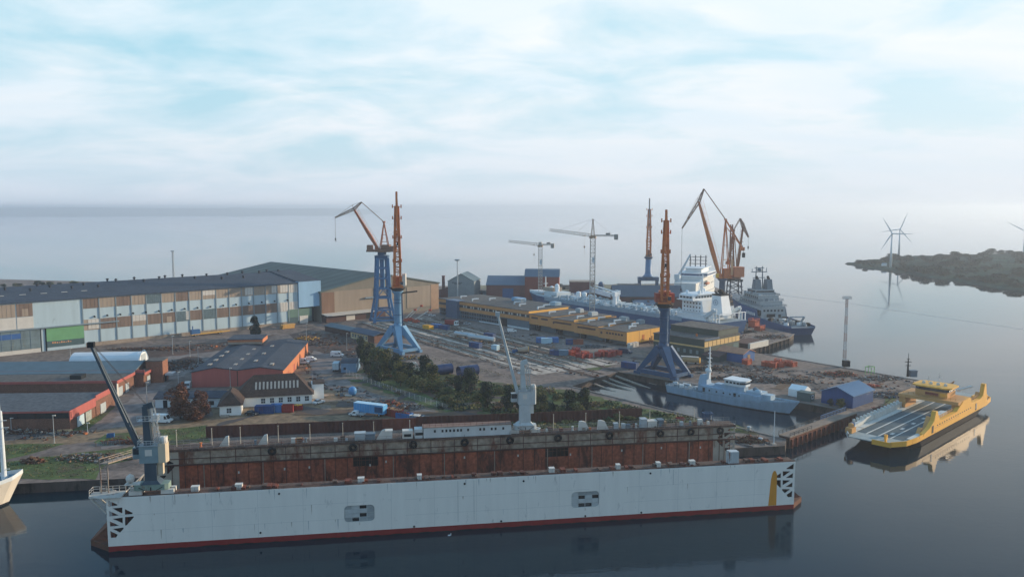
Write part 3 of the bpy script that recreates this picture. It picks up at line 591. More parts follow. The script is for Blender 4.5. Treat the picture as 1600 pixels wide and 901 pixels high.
# ------------------------------------------------------------------ red warehouse
ro = at(300,605); rx_ = V((-88,302)); RA = math.atan2(3.5, 32.5); rw = thing('red_warehouse', 'red clad warehouse with dark double pitched roof, skylights and orange sunlit side wall', 'warehouse', ro, RA)
RL = 33.5; RD = 66
q = MB(); q.yprism([(0,0),(RL,0),(RL,5.9),(RL*.75,7.1),(RL*.5,6.1),(RL*.25,7.3),(0,5.7)], 0, RD); q.build('wall', redp, rw)
q = MB(); q.yprism([(-.5,5.6),(RL*.25,7.3),(RL*.5,6.1),(RL*.75,7.1),(RL+.5,5.8),(RL+.5,6.1),(RL*.75,7.45),(RL*.5,6.45),(RL*.25,7.65),(-.5,5.95)], -.35, RD+.3); rr = q.build('roof', slate, rw)
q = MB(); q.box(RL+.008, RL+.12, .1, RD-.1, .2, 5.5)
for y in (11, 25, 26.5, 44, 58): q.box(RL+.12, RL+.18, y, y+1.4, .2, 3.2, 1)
q.build('side_wall', [redp_sun, redp], rw)
q = MB(); q.box(1, RL*.46, RD-13, RD+.2, 7.4, 9.3); q.box(.7, RL*.46+.3, RD-13.3, RD+.5, 9.31, 9.6, 1); q.box(.9, RL*.46+.1, RD-13.1, RD-13.01, 8.3, 9.25, 2); q.box(RL*.46+.01, RL*.46+.12, RD-13, RD+.2, 7.6, 9.25, 2); q.build('roof_block', [tan_p, slate, redp_sun], rw)
for i, (x, y) in enumerate([(RL*.14,8),(RL*.14,17),(RL*.14,26),(RL*.14,35),(RL*.42,9),(RL*.42,20),(RL*.42,31),(RL*.42,43),(RL*.62,14),(RL*.62,30),(RL*.85,6),(RL*.62,48)]):
    z = 5.9+ (RL*.25-abs(x-RL*.25))/(RL*.25)*1.75 if x < RL*.5 else 6.3+(RL*.25-abs(x-RL*.75))/(RL*.25)*1.1
    q = MB(); q.cbox((x, y, z), (1.3, 3.2, .9)); q.build('skylight', M('skylight_pane','8c8278',1.1,.4,.2,1), rr)
q = MB(); q.box(RL*.495, RL*.505, -.1, -.01, .2, 5.9); q.build('downpipe', brick_d, rw)
# ------------------------------------------------------------------ white house with hipped roof
def hip(q, x0, x1, y0, y1, z, zr, ins, mi=0, axis='x'):
    if axis == 'x': a = (x0+ins, (y0+y1)/2, zr); b_ = (x1-ins, (y0+y1)/2, zr)
    else: a = ((x0+x1)/2, y0+ins, zr); b_ = ((x0+x1)/2, y1-ins, zr)
    v = [(x0,y0,z),(x1,y0,z),(x1,y1,z),(x0,y1,z),a,b_]
    q.add(v, [(0,1,5,4),(1,2,5),(2,3,4,5),(3,0,4),(3,2,1,0)] if axis == 'x' else [(0,1,4),(1,2,5,4),(2,3,5),(3,0,4,5),(3,2,1,0)], mi)
ho = at(393,635); hp = at(487.5,629.5); HA = math.atan2((hp-ho).y, (hp-ho).x); HL = (hp-ho).to_2d().length
ho2 = thing('white_house', 'white office house with brown hipped roof and a row of roof windows', 'house', ho, HA)
wm_ = M('house_white','e6e2dc',1.15,.7,.06,.5)
q = MB(); q.box(-5, HL, 0, 13, 0, 3.4); q.box(-9.2, -2.6, -10.5, 3, 0, 3.4); q.build('wall', wm_, ho2)
q = MB(); hip(q, -5.8, HL+.8, -.8, 13.8, 3.3, 9.6, 6.4); hip(q, -9.9, -1.9, -11.2, 4, 3.32, 7.2, 3.8, axis='y'); hr_ = q.build('roof', rooftile, ho2)
for i in range(12):
    u = i/11; x = 1.2 + u*(HL-6.2) ; y0 = -.8+7.3*.34; z0 = 3.3+6.3*.34; y1 = -.8+7.3*.66; z1 = 3.3+6.3*.66
    q = MB(); q.add([(x,y0,z0+.1),(x+.62,y0,z0+.1),(x+.62,y1,z1+.1),(x,y1,z1+.1),(x,y0,z0-.2),(x+.62,y0,z0-.2),(x+.62,y1,z1-.2),(x,y1,z1-.2)], [(0,1,2,3),(4,5,1,0),(5,6,2,1),(6,7,3,2),(7,4,0,3)]); q.build('roof_window', M('roof_pane','a39a90',1.0,.2,.1,1,spec=.5), hr_)
wins(ho2, [(3.2+i*2.9, 4.5+i*2.9, 1.0, 2.6) for i in range(6)] + [(-7.0,-5.6,.9,2.4,-10.5)], dglass, 'window', white)
wins(ho2, [('x', -2.55, -7, -5.6, 1.0, 2.5)], dglass)
q = MB(); q.box(HL+.01, HL+4.2, 6, 12, 0, 5.4); q.box(HL+.3, HL+4.5, 5.7, 12.3, 5.41, 5.7, 1); q.build('annex', [wm_, rooftile], ho2)
q = MB(); q.cbox((-7.6,-11.5,.25),(2.6,1.6,.5)); q.build('step', conc_m, ho2)
ao = at(243,637); an = thing('low_white_annex', 'low white building with dark flat pitched roof behind the red brown trees', 'outbuilding', ao, R(3))
q = MB(); q.xprism([(0,0),(9,0),(9,3.2),(4.5,4.4),(0,3.2)], 0, 26); q.build('wall', M('annex_white','c6ced2',1.1,.7,.1,.5), an)
q = MB(); q.xprism([(-.5,3.1),(4.5,4.45),(9.5,3.1),(9.5,3.4),(4.5,4.8),(-.5,3.4)], -.5, 26.4); q.build('roof', slate, an)
wins(an, [(2.6,4.0,0,2.6),(9,10.5,.8,2.2),(18,19.5,.8,2.2)], dark, 'window')
# ------------------------------------------------------------------ brick workshops on the left
wo = at(110,673); wk = thing('front_brick_workshop', 'low brick workshop with grey roof, dark window band and red fascia, nearest the quay', 'workshop', wo, R(3.5))
q = MB(); q.box(-70, 0, 0, 31, 0, 3.9, 0); q.box(-70, -.02, .35, 21.4, 3.91, 6.0, 1); q.build('wall', [brick, dark], wk)
for i in range(13):
    q = MB(); q.box(-68+i*5.3, -63.2+i*5.3, .2, .345, 4.0, 5.9); q.build('window', dglass, wk)
q = MB(); q.box(-71,.1,-.5,21.5,6.02,6.3); q.box(-71,.1,21.6,31.2,4.6,4.9); q.box(-71,.3,-.56,-.51,5.8,6.35,1); q.build('roof', [M('dark_felt_roof','4d5156',1.1,.8,.2,.2,fine=.8), redp], wk)
q = MB(); q.box(.01, .3, -.4, 17, 3.5, 6.3); q.box(.01,.3,17.1,31,5.2,6.9); q.build('fascia', redp, wk)
q = MB(); q.box(.01,.2,17.1,31,0,5.15); q.build('side_wall', brick, wk)
for y0, y1, m in ((4,8.5,pale),(9.5,13.5,M('weathered_door','8a8f8a',1.1,.7,.3,1)),(20,24,galv)):
    q = MB(); q.box(.21,.36,y0,y1,.1,3.3); q.build('door', m, wk)
wo = at(183,620); w2 = thing('sawtooth_workshop', 'middle brick workshop with two red edged roof strips and skylight boxes', 'workshop', wo, R(3.5))
q = MB(); q.box(-95, 0, 0, 16, 0, 5.5); q.box(-95,3.2,16.1,32,0,5.0); q.build('wall', brick, w2)
q = MB(); q.box(-95.5,.3,-.4,16,5.52,5.8); q.box(-95.5,.35,-.5,-.41,5.2,6.1,1); q.box(-95.5,3.5,16.05,32.3,5.02,5.4); q.box(-95.5,3.55,16.3,16.5,5.41,6.5,1); q.box(.31,.5,-.4,15.6,4.9,6.0,1); q.box(3.51,3.7,16,32,4.5,5.5,1); q.build('roof', [roofgrey, redp], w2)
for bx_ in ((.01,.25,1,4.5,0,3.2),(.01,.25,7,10,0,3.2),(3.21,3.4,19,22,0,3.4),(3.21,3.4,26,30,0,3.4)): q = MB(); q.box(*bx_); q.build('door', galv, w2)
q = MB(); q.box(-18,-14,4,8,5.81,7.2); q.build('skylight_box', dark, w2); q = MB(); q.box(-16,-12,20,24,5.41,7); q.build('skylight_box', dark, w2)
q = MB(); q.box(.02,.26,-.3,.9,0,5.2); q.build('corner_panel', whiteb, w2)
wo = at(208,606); w3 = shed('long_brick_workshop', 'long brick workshop with pale blue grey metal roof and small windows in a row', 'workshop', wo, R(3.5), 0.01, 0.01, .01, .02, brick_d, bluegreyroof)
for c in list(w3.children): bpy.data.objects.remove(c)
q = MB(); q.xprism([(0,0),(22,0),(22,5.6),(11,8.0),(0,5.6)], -115, 0); q.build('wall', brick_d, w3)
q = MB(); q.xprism([(-.6,5.6),(11,8.1),(22.6,5.6),(22.6,5.9),(11,8.5),(-.6,5.9)], -115.5, .4); q.build('roof', bluegreyroof, w3)
wins(w3, [(-7-i*5.2, -4.6-i*5.2, 2.9, 4.4) for i in range(20)], dglass)
q = MB(); q.box(.01,.2,6,10,.1,3.6); q.build('door', redp, w3)
bo = at(229,598); bt = thing('brick_tower', 'plain square brick tower at the end of the long brick workshop', 'tower', bo, R(6)); q = MB(); q.box(0,6.2,0,6.5,0,8.4); q.build('wall', M('tower_brick','7a5443',1.2,.9,.2,.5,fine=3), bt); q = MB(); q.box(-.2,6.4,-.2,6.7,8.41,8.7); q.build('roof', roofgrey, bt); q = MB(); q.box(6.21,6.32,2,4,0,3); q.build('door', dark, bt)
q = MB(); q.box(6.6,9.5,1,6,2.6,3.2); q.build('canopy', galv, bt)
tn = thing('tunnel_tent', 'long white tunnel tent with rounded roof behind the brick workshops', 'tent', at(107,571), R(5)); q = MB()
q.xprism([(6*math.cos(a)+6, 4.6*math.sin(a)) for a in [math.pi*i/10 for i in range(11)]], 0, 29); q.build('canvas', M('tunnel_canvas','c9ced2',1.12,.5,.05,.3), tn); q = MB(); q.box(29.01,29.1,3.5,8.5,0,3.6); q.build('door', galv, tn)
q = MB(); q.torus((29.05,6,0),5.2,.18,'y',20,6); q.v = [(29.1, 6+(v[0]-29.05), v[2]) for v in q.v if True]; q.v = [(a, b_, max(c,.0)) for a, b_, c in q.v]; q.build('door_hoop', bluelt, tn)
# ------------------------------------------------------------------ small blue grey shed
s_ = shed('grey_blue_shed', 'small two storey blue grey shed with dark roof at the thicket edge', 'shed', at(533,582), R(2), 6.3, 10, 4.1, 5.0, M('shed_blue','6d8ba6',1.1,.6,.1,.6,streak=True), slate, 'x', .3)
wins(s_, [(1,2,1.2,2.2)], dglass)
# ------------------------------------------------------------------ low cream building by the crane
co = at(548,528); cb = thing('cream_office', 'low cream walled office with blue roof behind the near blue crane', 'office', co, math.atan2(-.73,.683))
q = MB(); q.box(0,22,0,9,0,3.6); q.box(16,22.03,-.03,9,0,3.6,1); q.build('wall', [M('cream_wall','b9a888',1.15,.75,.1,.5), brick], cb)
q = MB(); q.xprism([(-.7,3.5),(4.5,4.9),(9.7,3.5),(9.7,3.8),(4.5,5.3),(-.7,3.8)], -.6, 22.6); q.build('roof', M('cream_office_roof','394657',1.1,.6,.15,.4), cb)
wins(cb, [(1.6+i*2.5, 2.9+i*2.5, 1.1, 2.6) for i in range(6)], dglass, 'window', white)
lo = at(508,517); lb = thing('long_low_shed', 'long low shed with dark blue grey roof in front of the building hall', 'shed', lo, math.atan2(-.73,.683)); q = MB(); q.box(0,33,0,8,0,2.8); q.build('wall', brick_d, lb); q = MB(); q.xprism([(-.5,2.8),(4,3.8),(8.5,2.8),(8.5,3.1),(4,4.2),(-.5,3.1)], -.4, 33.4); q.build('roof', bluegreyroof, lb)
# ------------------------------------------------------------------ far buildings
farred = M('far_red_brick','6a443e',1.1,.9,.18,.15); farroof = M('far_roof','58697a',1.05,.7,.12,.1)
def farshed(name, label, px, py, rz, Lx, W, h, hr, wm, rm, ridge='x', ex=None):
    return shed(name, label, 'industrial building', at(px, py), rz, Lx, W, h, hr, wm, rm, ridge, .4, None, ex)
f1 = farshed('grey_gabled_shed', 'grey gabled shed with a fading dark sign, far behind the yellow workshop', 700, 466, R(-10), 20, 22, 13, 18.5, M('far_grey','7b8488',1.1,.75,.12,.2), bluegreyroof, 'y')
q = MB(); q.box(3,11,-.1,-.01,11.6,12.2); q.box(5,10,-.1,-.01,10.6,11.1); q.build('sign', M('far_sign','4a5058',1.0), f1)
farshed('low_brick_shed', 'low red brick shed in front of the grey gabled shed', 684, 464, R(-12), 17, 12, 5, 7.5, farred, brick_d, 'y')
tt = thing('brick_chimney', 'square red brick chimney beside the grey gabled shed', 'chimney', at(693,462)); q = MB(); q.bar((0,0,0),(0,0,15),2.4,2.4,2.0,2.0); q.box(-1.2,1.2,-1.2,1.2,15,15.6); q.build('shaft', farred, tt)
f2 = farshed('double_gable_hall', 'dark red brick hall with two shallow roof humps left of the tall brick hall', 760, 467, R(-4), 47, 30, 10.5, 16, farred, farroof, 'x')
wins(f2, [(12,20,0,8)], M('blue_door','31517e',1.1), 'door')
f3 = thing('tall_brick_hall', 'tall dark red brick hall with slanted blue grey roof behind the smaller tower crane', 'industrial building', at(820,468), R(-5))
q = MB(); q.box(0,25,0,18,0,17); q.build('wall', M('tall_brick','7a4034',1.12,.9,.15,.15), f3); q = MB(); q.xprism([(-.4,16.9),(6,21.8),(16,21.8),(18.4,16.9)], -.4, 25.4); q.build('roof', farroof, f3)
f4 = farshed('grey_roofed_brick_hall', 'long dark brick hall with grey roof behind the tanker, left of its bridge', 958, 487, R(-3), 45, 26, 10, 16, M('hall_brick','5f403b',1.1,.9,.2,.15), M('hall_roof','505a66',1.05,.7,.12,.1), 'x')
wins(f4, [(5+i*6,8+i*6,3,6) for i in range(6)], brick, 'window')
farshed('brick_annex', 'small brick annex with blue grey roof in front of the grey roofed brick hall', 990, 490, R(-3), 22, 12, 6, 8, M('annex_brick','724439',1.1,.9), farroof, 'x')
farshed('curved_roof_shed', 'dark brick shed with curved grey blue roof behind the larger tower crane', 893, 478, R(-8), 27, 25, 6, 9.5, brick_d, M('curve_roof','55687c',1.05,.6,.12,.1), 'y')
farshed('pale_topped_block', 'small brick block with pale top standing far behind the larger tower crane', 890, 458, R(-3), 20, 15, 9, 9.6, farred, M('pale_top','9a8a7c',1.1), 'x')
tt = thing('blue_silo', 'short dark blue silo on the far side of the yard', 'silo', at(939,462)); q = MB(); q.lathe((0,0,0), [(2.2,0),(2.2,9),(1.5,10.5),(.3,11)], 14); q.build('tank', steelblue_d, tt); q = MB(); q.bar((2.3,0,0),(2.3,0,10),.4,.1); q.build('ladder', galv, tt)
for i, (px, py, w_, h_, m) in enumerate(((745,463,9,4,greyblue),(835,470,8,3,whiteb),(872,452,12,3,tan_p),(965,452,18,4,galv),(905,450,6,3,tan_p),(848,463,5,6,pale))):
    tt = thing('flat_roofed_hut', f"flat roofed {['grey blue','white','tan','pale grey','small tan','tall pale blue'][i]} hut at the far edge of the yard", 'hut', at(px, py), R(-5)); q = MB(); q.box(0,w_,0,6,0,h_); q.build('wall', m, tt); q = MB(); q.box(-.3,w_+.3,-.3,6.3,h_+.01,h_+.3); q.build('roof', roofgrey, tt); q = MB(); q.box(w_*.3,w_*.5,-.07,-.008,0,h_*.7); q.build('door', dark, tt)
# ------------------------------------------------------------------ floating dock
dock = thing('floating_dock', 'huge rusty floating dock with pale grey outer wall and dark red waterline band', 'floating dock', D0, DA)
DL = 150.0; DH = 11.35
plate_m = M('dock_plate_pale','d0cec8',1.12,.6,.05,.45,streak=True,rust=.1,rustc='b4b4b0',rustscale=.5)
inner_m = M('dock_inner_rust','8a4a34',1.35,.9,.3,.5,streak=True,rust=.32,rustc='532e24',rustscale=.3,fine=1.2)
upper_m = M('dock_upper_grey','8c8072',1.2,.85,.18,.25,streak=True,rust=.38,rustc='6a4030',rustscale=.22,fine=.9)
deck_m = M('dock_deck','58463e',1.15,.9,.25,.3,rust=.35,rustc='3f302a',rustscale=.4,fine=1.5)
truss_m = M('truss_grey','b2ada5',1.05,.7,.15,.6,rust=.2)
HU = [[(340,312),(440,362),(440,372),(345,378)],[(382,397),(490,393),(490,450),(475,450)],[(350,418),(455,470),(355,475)],[(515,410),(595,450),(595,465),(515,467)],[(515,490),(608,487),(605,500),(530,575),(515,575)],[(382,500),(492,493),(492,553)],[(357,522),(458,572),(360,578)],[(385,600),(500,592),(500,605),(462,643)],[(360,618),(440,660),(420,690),(366,690)]]
def hole(h, mirror=False):
    o = [((X-322-(Y-310)*.04)*.0185, DH-(Y-295)*.0212) for X, Y in h]
    return [(DL-x, z) for x, z in o] if mirror else o
def rrect(x0, x1, z0, z1, r):
    o = []
    for cx, cz, a0 in ((x1-r,z1-r,0),(x0+r,z1-r,90),(x0+r,z0+r,180),(x1-r,z0+r,270)):
        o += [(cx+r*math.cos(R(a0+i*22.5)), cz+r*math.sin(R(a0+i*22.5))) for i in range(5)]
    return o
ww = [along(D0, DX, px, 5.2) for px in (538, 585, 893, 936)]; W1 = rrect(ww[0], ww[1], 3.3, 6.9, .8); W2 = rrect(ww[2], ww[3], 3.5, 7.1, .8)
holes = [hole(h) for h in HU] + [hole(h, True) for h in HU]
q = MB(); q.yprism([(0,1.2),(DL,1.2),(DL,DH),(0,DH)], 0, .18, 0, holes + [W1, W2]); q.build('near_wall_plating', plate_m, dock)
q = MB(); q.box(.05, DL-.05, -.04, .2, -1.0, 1.19); q.build('waterline_band', M('waterline_red','74201f',1.2,.7,.15,.3,streak=True), dock)
q = MB(); q.box(6.2, DL-6.2, .35, 3.5, -1, DH-.12); q.box(.3, 6.19, 3.3, 3.5, .5, DH-.12); q.box(DL-6.19, DL-.3, 3.3, 3.5, .5, DH-.12); q.box(DL-.28, DL-.06, .25, 3.5, .5, DH-.12); q.build('near_wall_core', M('shaded_rust','33231f',1.0,.9,.2,.4), dock)  # dark rust colour paints interior shade; end plates added to back the truss holes
q = MB(); q.box(0, DL, .19, 3.6, DH-.11, DH+.02); q.build('near_deck', deck_m, dock)
q = MB()
for x in (.2, 2.9, 5.6, DL-.2, DL-2.9, DL-5.6): q.bar((x,3.3,2),(x,3.3,DH-.15),.3)
for z in (4, 7, 10): q.bar((0,3.3,z),(6.2,3.3,z),.3); q.bar((DL-6.2,3.3,z),(DL,3.3,z),.3)
q.build('end_framing', rustm, dock)
for k_, (x0, x1, z0, z1, voids) in enumerate(((ww[0],ww[1],3.3,6.9,((2,0),(2,2),(1,3))),(ww[2],ww[3],3.5,7.1,((1,1),(3,1),(1,3),(2,3))))):
    q = MB(); nx, nz = 4, 4
    for i in range(nx):
        for j in range(nz):
            a = x0+(x1-x0)*i/nx; b_ = a+(x1-x0)/nx; c = z1-(z1-z0)*(j+1)/nz; d_ = c+(z1-z0)/nz
            if (i, j) not in voids: q.box(a+.07, b_-.07, .2+rnd.uniform(0,.05), .3, c+.06, d_-.06, rnd.choice((0,0,1)))
            else: q.box(a+.07, b_-.07, .3, .33, c+.06, d_-.06, 2)
    q.box(x0-.1, x1+.1, .31, .34, z0-.1, z1+.1, 0); q.build('hatch_screen', [M('screen_pale','a9afb0',1.05,.7,.12,.8), M('screen_grey','8e9698',1.0,.7,.12,.8), dark], dock)
    q = MB(); q.bar(((x0+x1)/2,-.02,z0-.7),((x0+x1)/2,-.02,z0-.1),.3,.1); q.build('drain_mark', whiteb, dock)
q = MB(); q.yprism([(143.6,1.25),(145.6,1.25),(145.55,8.6),(145.2,9.4),(144.75,9.5),(144.4,8.9),(144.1,7.5)], -.03, -.004); q.build('painted_stripe', M('stripe_yellow','b3781f',1.25,.6,.1,.3), dock)
q = MB()
for i in range(1,16): q.box(i*9.2+2, i*9.2+2.035, -.012, -.002, 1.25, DH-.1)
for z in (4.1, 7.6): q.box(.3, 52, -.01, -.002, z, z+.03); q.box(60.2, 101, -.01, -.002, z, z+.03); q.box(109, 143, -.01, -.002, z, z+.03)
for x in (71.5, 75, 120.4): q.box(x, x+.07, -.035, -.003, 2 if x < 100 else 7.5, DH-.3)
q.build('plate_seam', M('seam','a4a9aa',1,.7), dock)
for x, z in ((34,10.4),(73,10.4),(86,10.3),(115,10.5),(62,1.5),(81,1.5),(100,1.5),(113,1.5),(30,2.2)):
    q = MB(); q.tube((x,-.15,z),(x,.02,z),.22,n=8); q.build('pipe_outlet', black, dock)
q = MB()
for i in range(46):
    x = rnd.uniform(4, 144); l_ = rnd.uniform(.4, 2.6); w_ = rnd.uniform(.04, .16); z = DH-.05 if rnd.random() < .6 else rnd.choice((4.1,7.6)); 
    if ww[0]-1 < x < ww[1]+1 or ww[2]-1 < x < ww[3]+1: continue
    q.add([(x-w_,-.006,z),(x+w_,-.006,z),(x+w_*.7,-.006,z-l_*.6),(x+.02,-.006,z-l_),(x-w_*.6,-.006,z-l_*.5)],[(0,1,2,3,4)], i % 2)
q.build('rust_stains', [M('stain_brown','aaa298',1.05,.8,.2,1), M('stain_grey','a9adae',1.05,.8,.15,1)], dock)
q = MB(); n_ = 150
q.add([(i,-.055,.1+rnd.uniform(-.09,.12)) for i in range(n_+1)] + [(i,-.055,-1) for i in range(n_+1)], [(i,i+1,n_+2+i,n_+1+i) for i in range(n_)]); q.build('weed_line', M('weed_band','1c1d18',1.0,.8,.3,.6), dock)
# pontoon and dock floor
q = MB(); q.prism([(0,.3),(-4.8,4.2),(-4.8,33),(0,36.8),(DL,36.8),(DL+4.2,33),(DL+4.2,4.2),(DL,.3)], -1.5, 1.15); q.build('pontoon', M('pontoon_rust','5a4034',1.2,.9,.25,.3,rust=.4,rustc='7a4a36',rustscale=.3), dock)
q = MB(); q.add([(-4.6,4.4,1.17),(0,3.6,1.17),(0,3.6,5.0),(0,30,5.0),(-4.6,30,1.17)], [(0,1,2),(0,2,3,4)]); q.build('end_apron', M('apron_rust','6a4536',1.2,.9,.25,.4,rust=.35,rustc='4a3028'), dock); q = MB(); q.add([(DL+4.0,4.4,1.17),(DL,3.6,1.17),(DL,3.6,4.6),(DL,26,4.6),(DL+4.0,26,1.17)], [(2,1,0),(4,3,2,0)]); q.build('end_apron', M('apron_rust','6a4536',1.2,.9,.25,.4,rust=.35,rustc='4a3028'), dock)
q = MB()
for i in range(36): q.box(6+i*3.9, 8+i*3.9, 14, 20, 1.18, 2.3)
q.build('keel_blocks', wood, dock)
# far wall
FY = 32.5; FH = [hole(h) for h in HU]; FHm = [hole(h, True) for h in HU]
def fx(px, z=DH): return along(dk(0, FY), DX, px, z)
def nx(px, z=DH): return along(dk(0, .8), DX, px, z)
OP = [[(fx(a), 4.9), (fx(b_), 4.9), (fx(b_), 7.3), (fx(a), 7.3)] for a, b_ in ((551, 590), (852, 888))]
q = MB(); q.yprism([(6.2,1),(DL-6.2,1),(DL-6.2,7.6),(6.2,7.6)], FY, FY+.15, 0, OP); q.build('inner_wall_lower', inner_m, dock)
q = MB(); q.yprism([(6.2,7.62),(DL-6.2,7.62),(DL-6.2,DH),(6.2,DH)], FY, FY+.15, 0); q.build('inner_wall_upper', upper_m, dock)
q = MB(); q.yprism([(0,1),(6.18,1),(6.18,DH),(0,DH)], FY, FY+.15, 0, FH); q.build('inner_wall_end', M('truss_plate','a39b8e',1.1,.75,.12,.4,rust=.12), dock); q = MB(); q.yprism([(DL-6.18,1),(DL,1),(DL,DH),(DL-6.18,DH)], FY, FY+.15, 0, FHm); q.build('inner_wall_end', M('truss_plate','a39b8e'), dock)
q = MB(); q.box(6.2, DL-6.2, FY+.8, FY+3.6, -1, DH-.2); q.box(0, DL, FY+3.6, FY+4, -1, DH-.2); q.build('far_wall_core', M('shaded_rust','33231f',1.0,.9,.2,.4), dock)  # rear plate runs full height, its colour painting shade behind the truss holes
q = MB()
for x in (.2,3.0,5.6): q.bar((x,FY+3.3,1),(x,FY+3.3,DH-.2),.3); q.bar((DL-x,FY+3.3,1),(DL-x,FY+3.3,DH-.2),.3)
for z in (5.5,8.5): q.bar((0,FY+3.3,z),(6.2,FY+3.3,z),.3); q.bar((DL-6.2,FY+3.3,z),(DL,FY+3.3,z),.3)
q.build('end_framing', rustm, dock)
for o in OP:
    q = MB(); x0, x1 = o[0][0], o[1][0]; q.box(x0-.3, x1+.3, FY+.3, FY+.79, o[0][1]-.3, 7.6); q.build('wall_void', M('void','101214',.8), dock)
q = MB()
for o in OP:
    for i in range(7): x = o[0][0]+ (o[1][0]-o[0][0])*i/6; q.bar((x,FY+.2,o[0][1]),(x,FY+.2,o[2][1]),.1)
    q.bar((o[0][0],FY+.2,6.4),(o[1][0],FY+.2,6.4),.12)
q.build('void_bars', rust2, dock)
q = MB(); q.box(0, DL, FY-.55, FY-.01, 7.35, 7.6); q.box(0, DL, FY-.18, FY-.01, 8.9, 9.05); q.build('inner_ledge', M('ledge_rust','4a2e27',1.1,.9,.25,.3), dock)
q = MB()
for i in range(50): x = 1.5+i*3; q.box(x, x+.14, FY-.1, FY-.012, 1, 7.3); 
for i in range(25): x = 1.5+i*6; q.box(x, x+.16, FY-.1, FY-.012, 7.7, DH-.3)
q.build('wall_stiffener', rust2, dock)
q = MB(); q.box(0, DL, FY-.35, FY+4.2, DH-.18, DH+.02); q.box(0, DL, FY-.4, FY-.36, DH-.5, DH+.06); q.build('far_deck', deck_m, dock)
for x in (12, 26, 41, 58, 71, 84, 98, 110, 124, 137, 147):
    q = MB(); q.bar((x,FY-.06,1.2),(x,FY-.06,7.3),.22); q.build('wall_ladder', M('ladder_grey','8f7d70',1.1,.8), dock)
# small marks: pale draught boards on the inner wall
for x, z in ((20,4.6),(37,5.0),(52,4.8),(56,5.5),(76,5.6),(90,5.4),(104,5.0),(118,5.4),(129,5.6),(140,5.2),(31,4.9)):
    q = MB(); q.box(x, x+.35, FY-.06, FY-.014, z, z+.6); q.build('draught_board', whiteb, dock)
# railings and posts on the far deck
q = MB(); q.rail([(0,FY+4,DH),(DL,FY+4,DH)], 1.1, 1.6, .035); q.rail([(0,FY-.2,DH),(60,FY-.2,DH)], 1.1, 1.8, .03); q.rail([(88,FY-.2,DH),(DL,FY-.2,DH)], 1.1, 1.8, .03); q.build('far_railing', M('rail_grey','8a8580',1.05,.7,.2,1), dock)
for px in (272,328,373,433,483,535,584,641,868,919,972,1020,1090):
    x = fx(px); q = MB(); q.tube((x,FY+2.6,DH),(x,FY+2.6,DH+4.2),.11,.07,n=6); q.box(x-.12,x+.12,FY+2.45,FY+2.75,DH+4.1,DH+4.25); q.build('deck_lamp', M('post_cream','aea79a',1.1,.7), dock)
for px in (341,402,588,905,935):
    x = fx(px); q = MB(); q.yprism([(x,DH),(x+2.3,DH),(x+2.3,DH+2.5),(x+1.5,DH+2.3)] if px < 800 else [(x,DH),(x+3.1,DH),(x+2.0,DH+2.2),(x+1.0,DH+2.5),(x+.3,DH+2.4)], FY+1, FY+1.7); q.build('fairlead_shield', whiteb, dock)
for i in range(64):
    x = rnd.uniform(6, 148)
    if fx(615) < x < fx(830): continue
    q = MB(); s_ = rnd.uniform(.5,1.3); m = rnd.choice((galv, whiteb, deck_m, rustm, craneor, greyblue, wood)); 
    if rnd.random() < .5: q.box(x, x+s_, FY+1, FY+1+s_*.8, DH+.02, DH+s_*rnd.uniform(.6,1.3))
    else: q.lathe((x,FY+1.5,DH+.02), [(.4,0),(.25,.2),(.25,.8),(.42,.95),(.3,1.1)], 8)
    q.build('deck_fitting', m, dock)
h0, h1 = fx(662), fx(799)
q = MB(); q.box(h0, h1, FY+.2, FY+3.4, DH+.02, DH+2.7); q.box(h0-.2,h1+.2,FY,FY+3.6,DH+2.71,DH+2.83,1); q.box(fx(648),h0-.25,FY+.4,FY+3.2,DH+.02,DH+2.3); house_ = q.build('deck_house', [M('deckhouse_pale','b4b8b8',1.12,.7,.1,.5,streak=True), M('deckhouse_roof','7c655a',1.1,.8,.2,.5)], dock)
for px in (678,690,696,702,708,714,719,730,749,755,767,773,785):
    x = fx(px, DH+1.8); q = MB(); q.box(x,x+.5,FY+.14,FY+.19,DH+1.4,DH+2.05); q.build('window', dark, house_)
q = MB(); q.rail([(h0,FY+.1,DH+2.84),(h1,FY+.1,DH+2.84)],.9,1.5,.03); q.build('roof_railing', rustm, house_)
x = fx(629); q = MB(); q.box(x,x+2.6,FY+.6,FY+2.8,DH+.02,DH+2.0); q.box(x+.4,x+2.2,FY+.52,FY+.59,DH+.5,DH+1.2,1); q.build('deck_cabin', [whiteb, dark], dock)
x = fx(649); q = MB(); q.box(x,x+2,FY+.33,FY+.39,DH+.8,DH+1.5); q.build('cabin_window', dark, dock)
for px, w_, h_, m in ((554,2.6,1.7,galv),(571,2.4,1.4,greyblue),(602,1.8,2.0,whiteb),(1004,1.6,2.2,galv),(1014,2.6,1.6,whiteb),(1031,1.5,1.8,greyblue)):
    x = fx(px); q = MB(); q.box(x,x+w_,FY+1,FY+3,DH+.02,DH+h_); q.box(x-.1,x+w_+.1,FY+.9,FY+3.1,DH+h_+.01,DH+h_+.12); q.build('deck_cabin', m, dock)
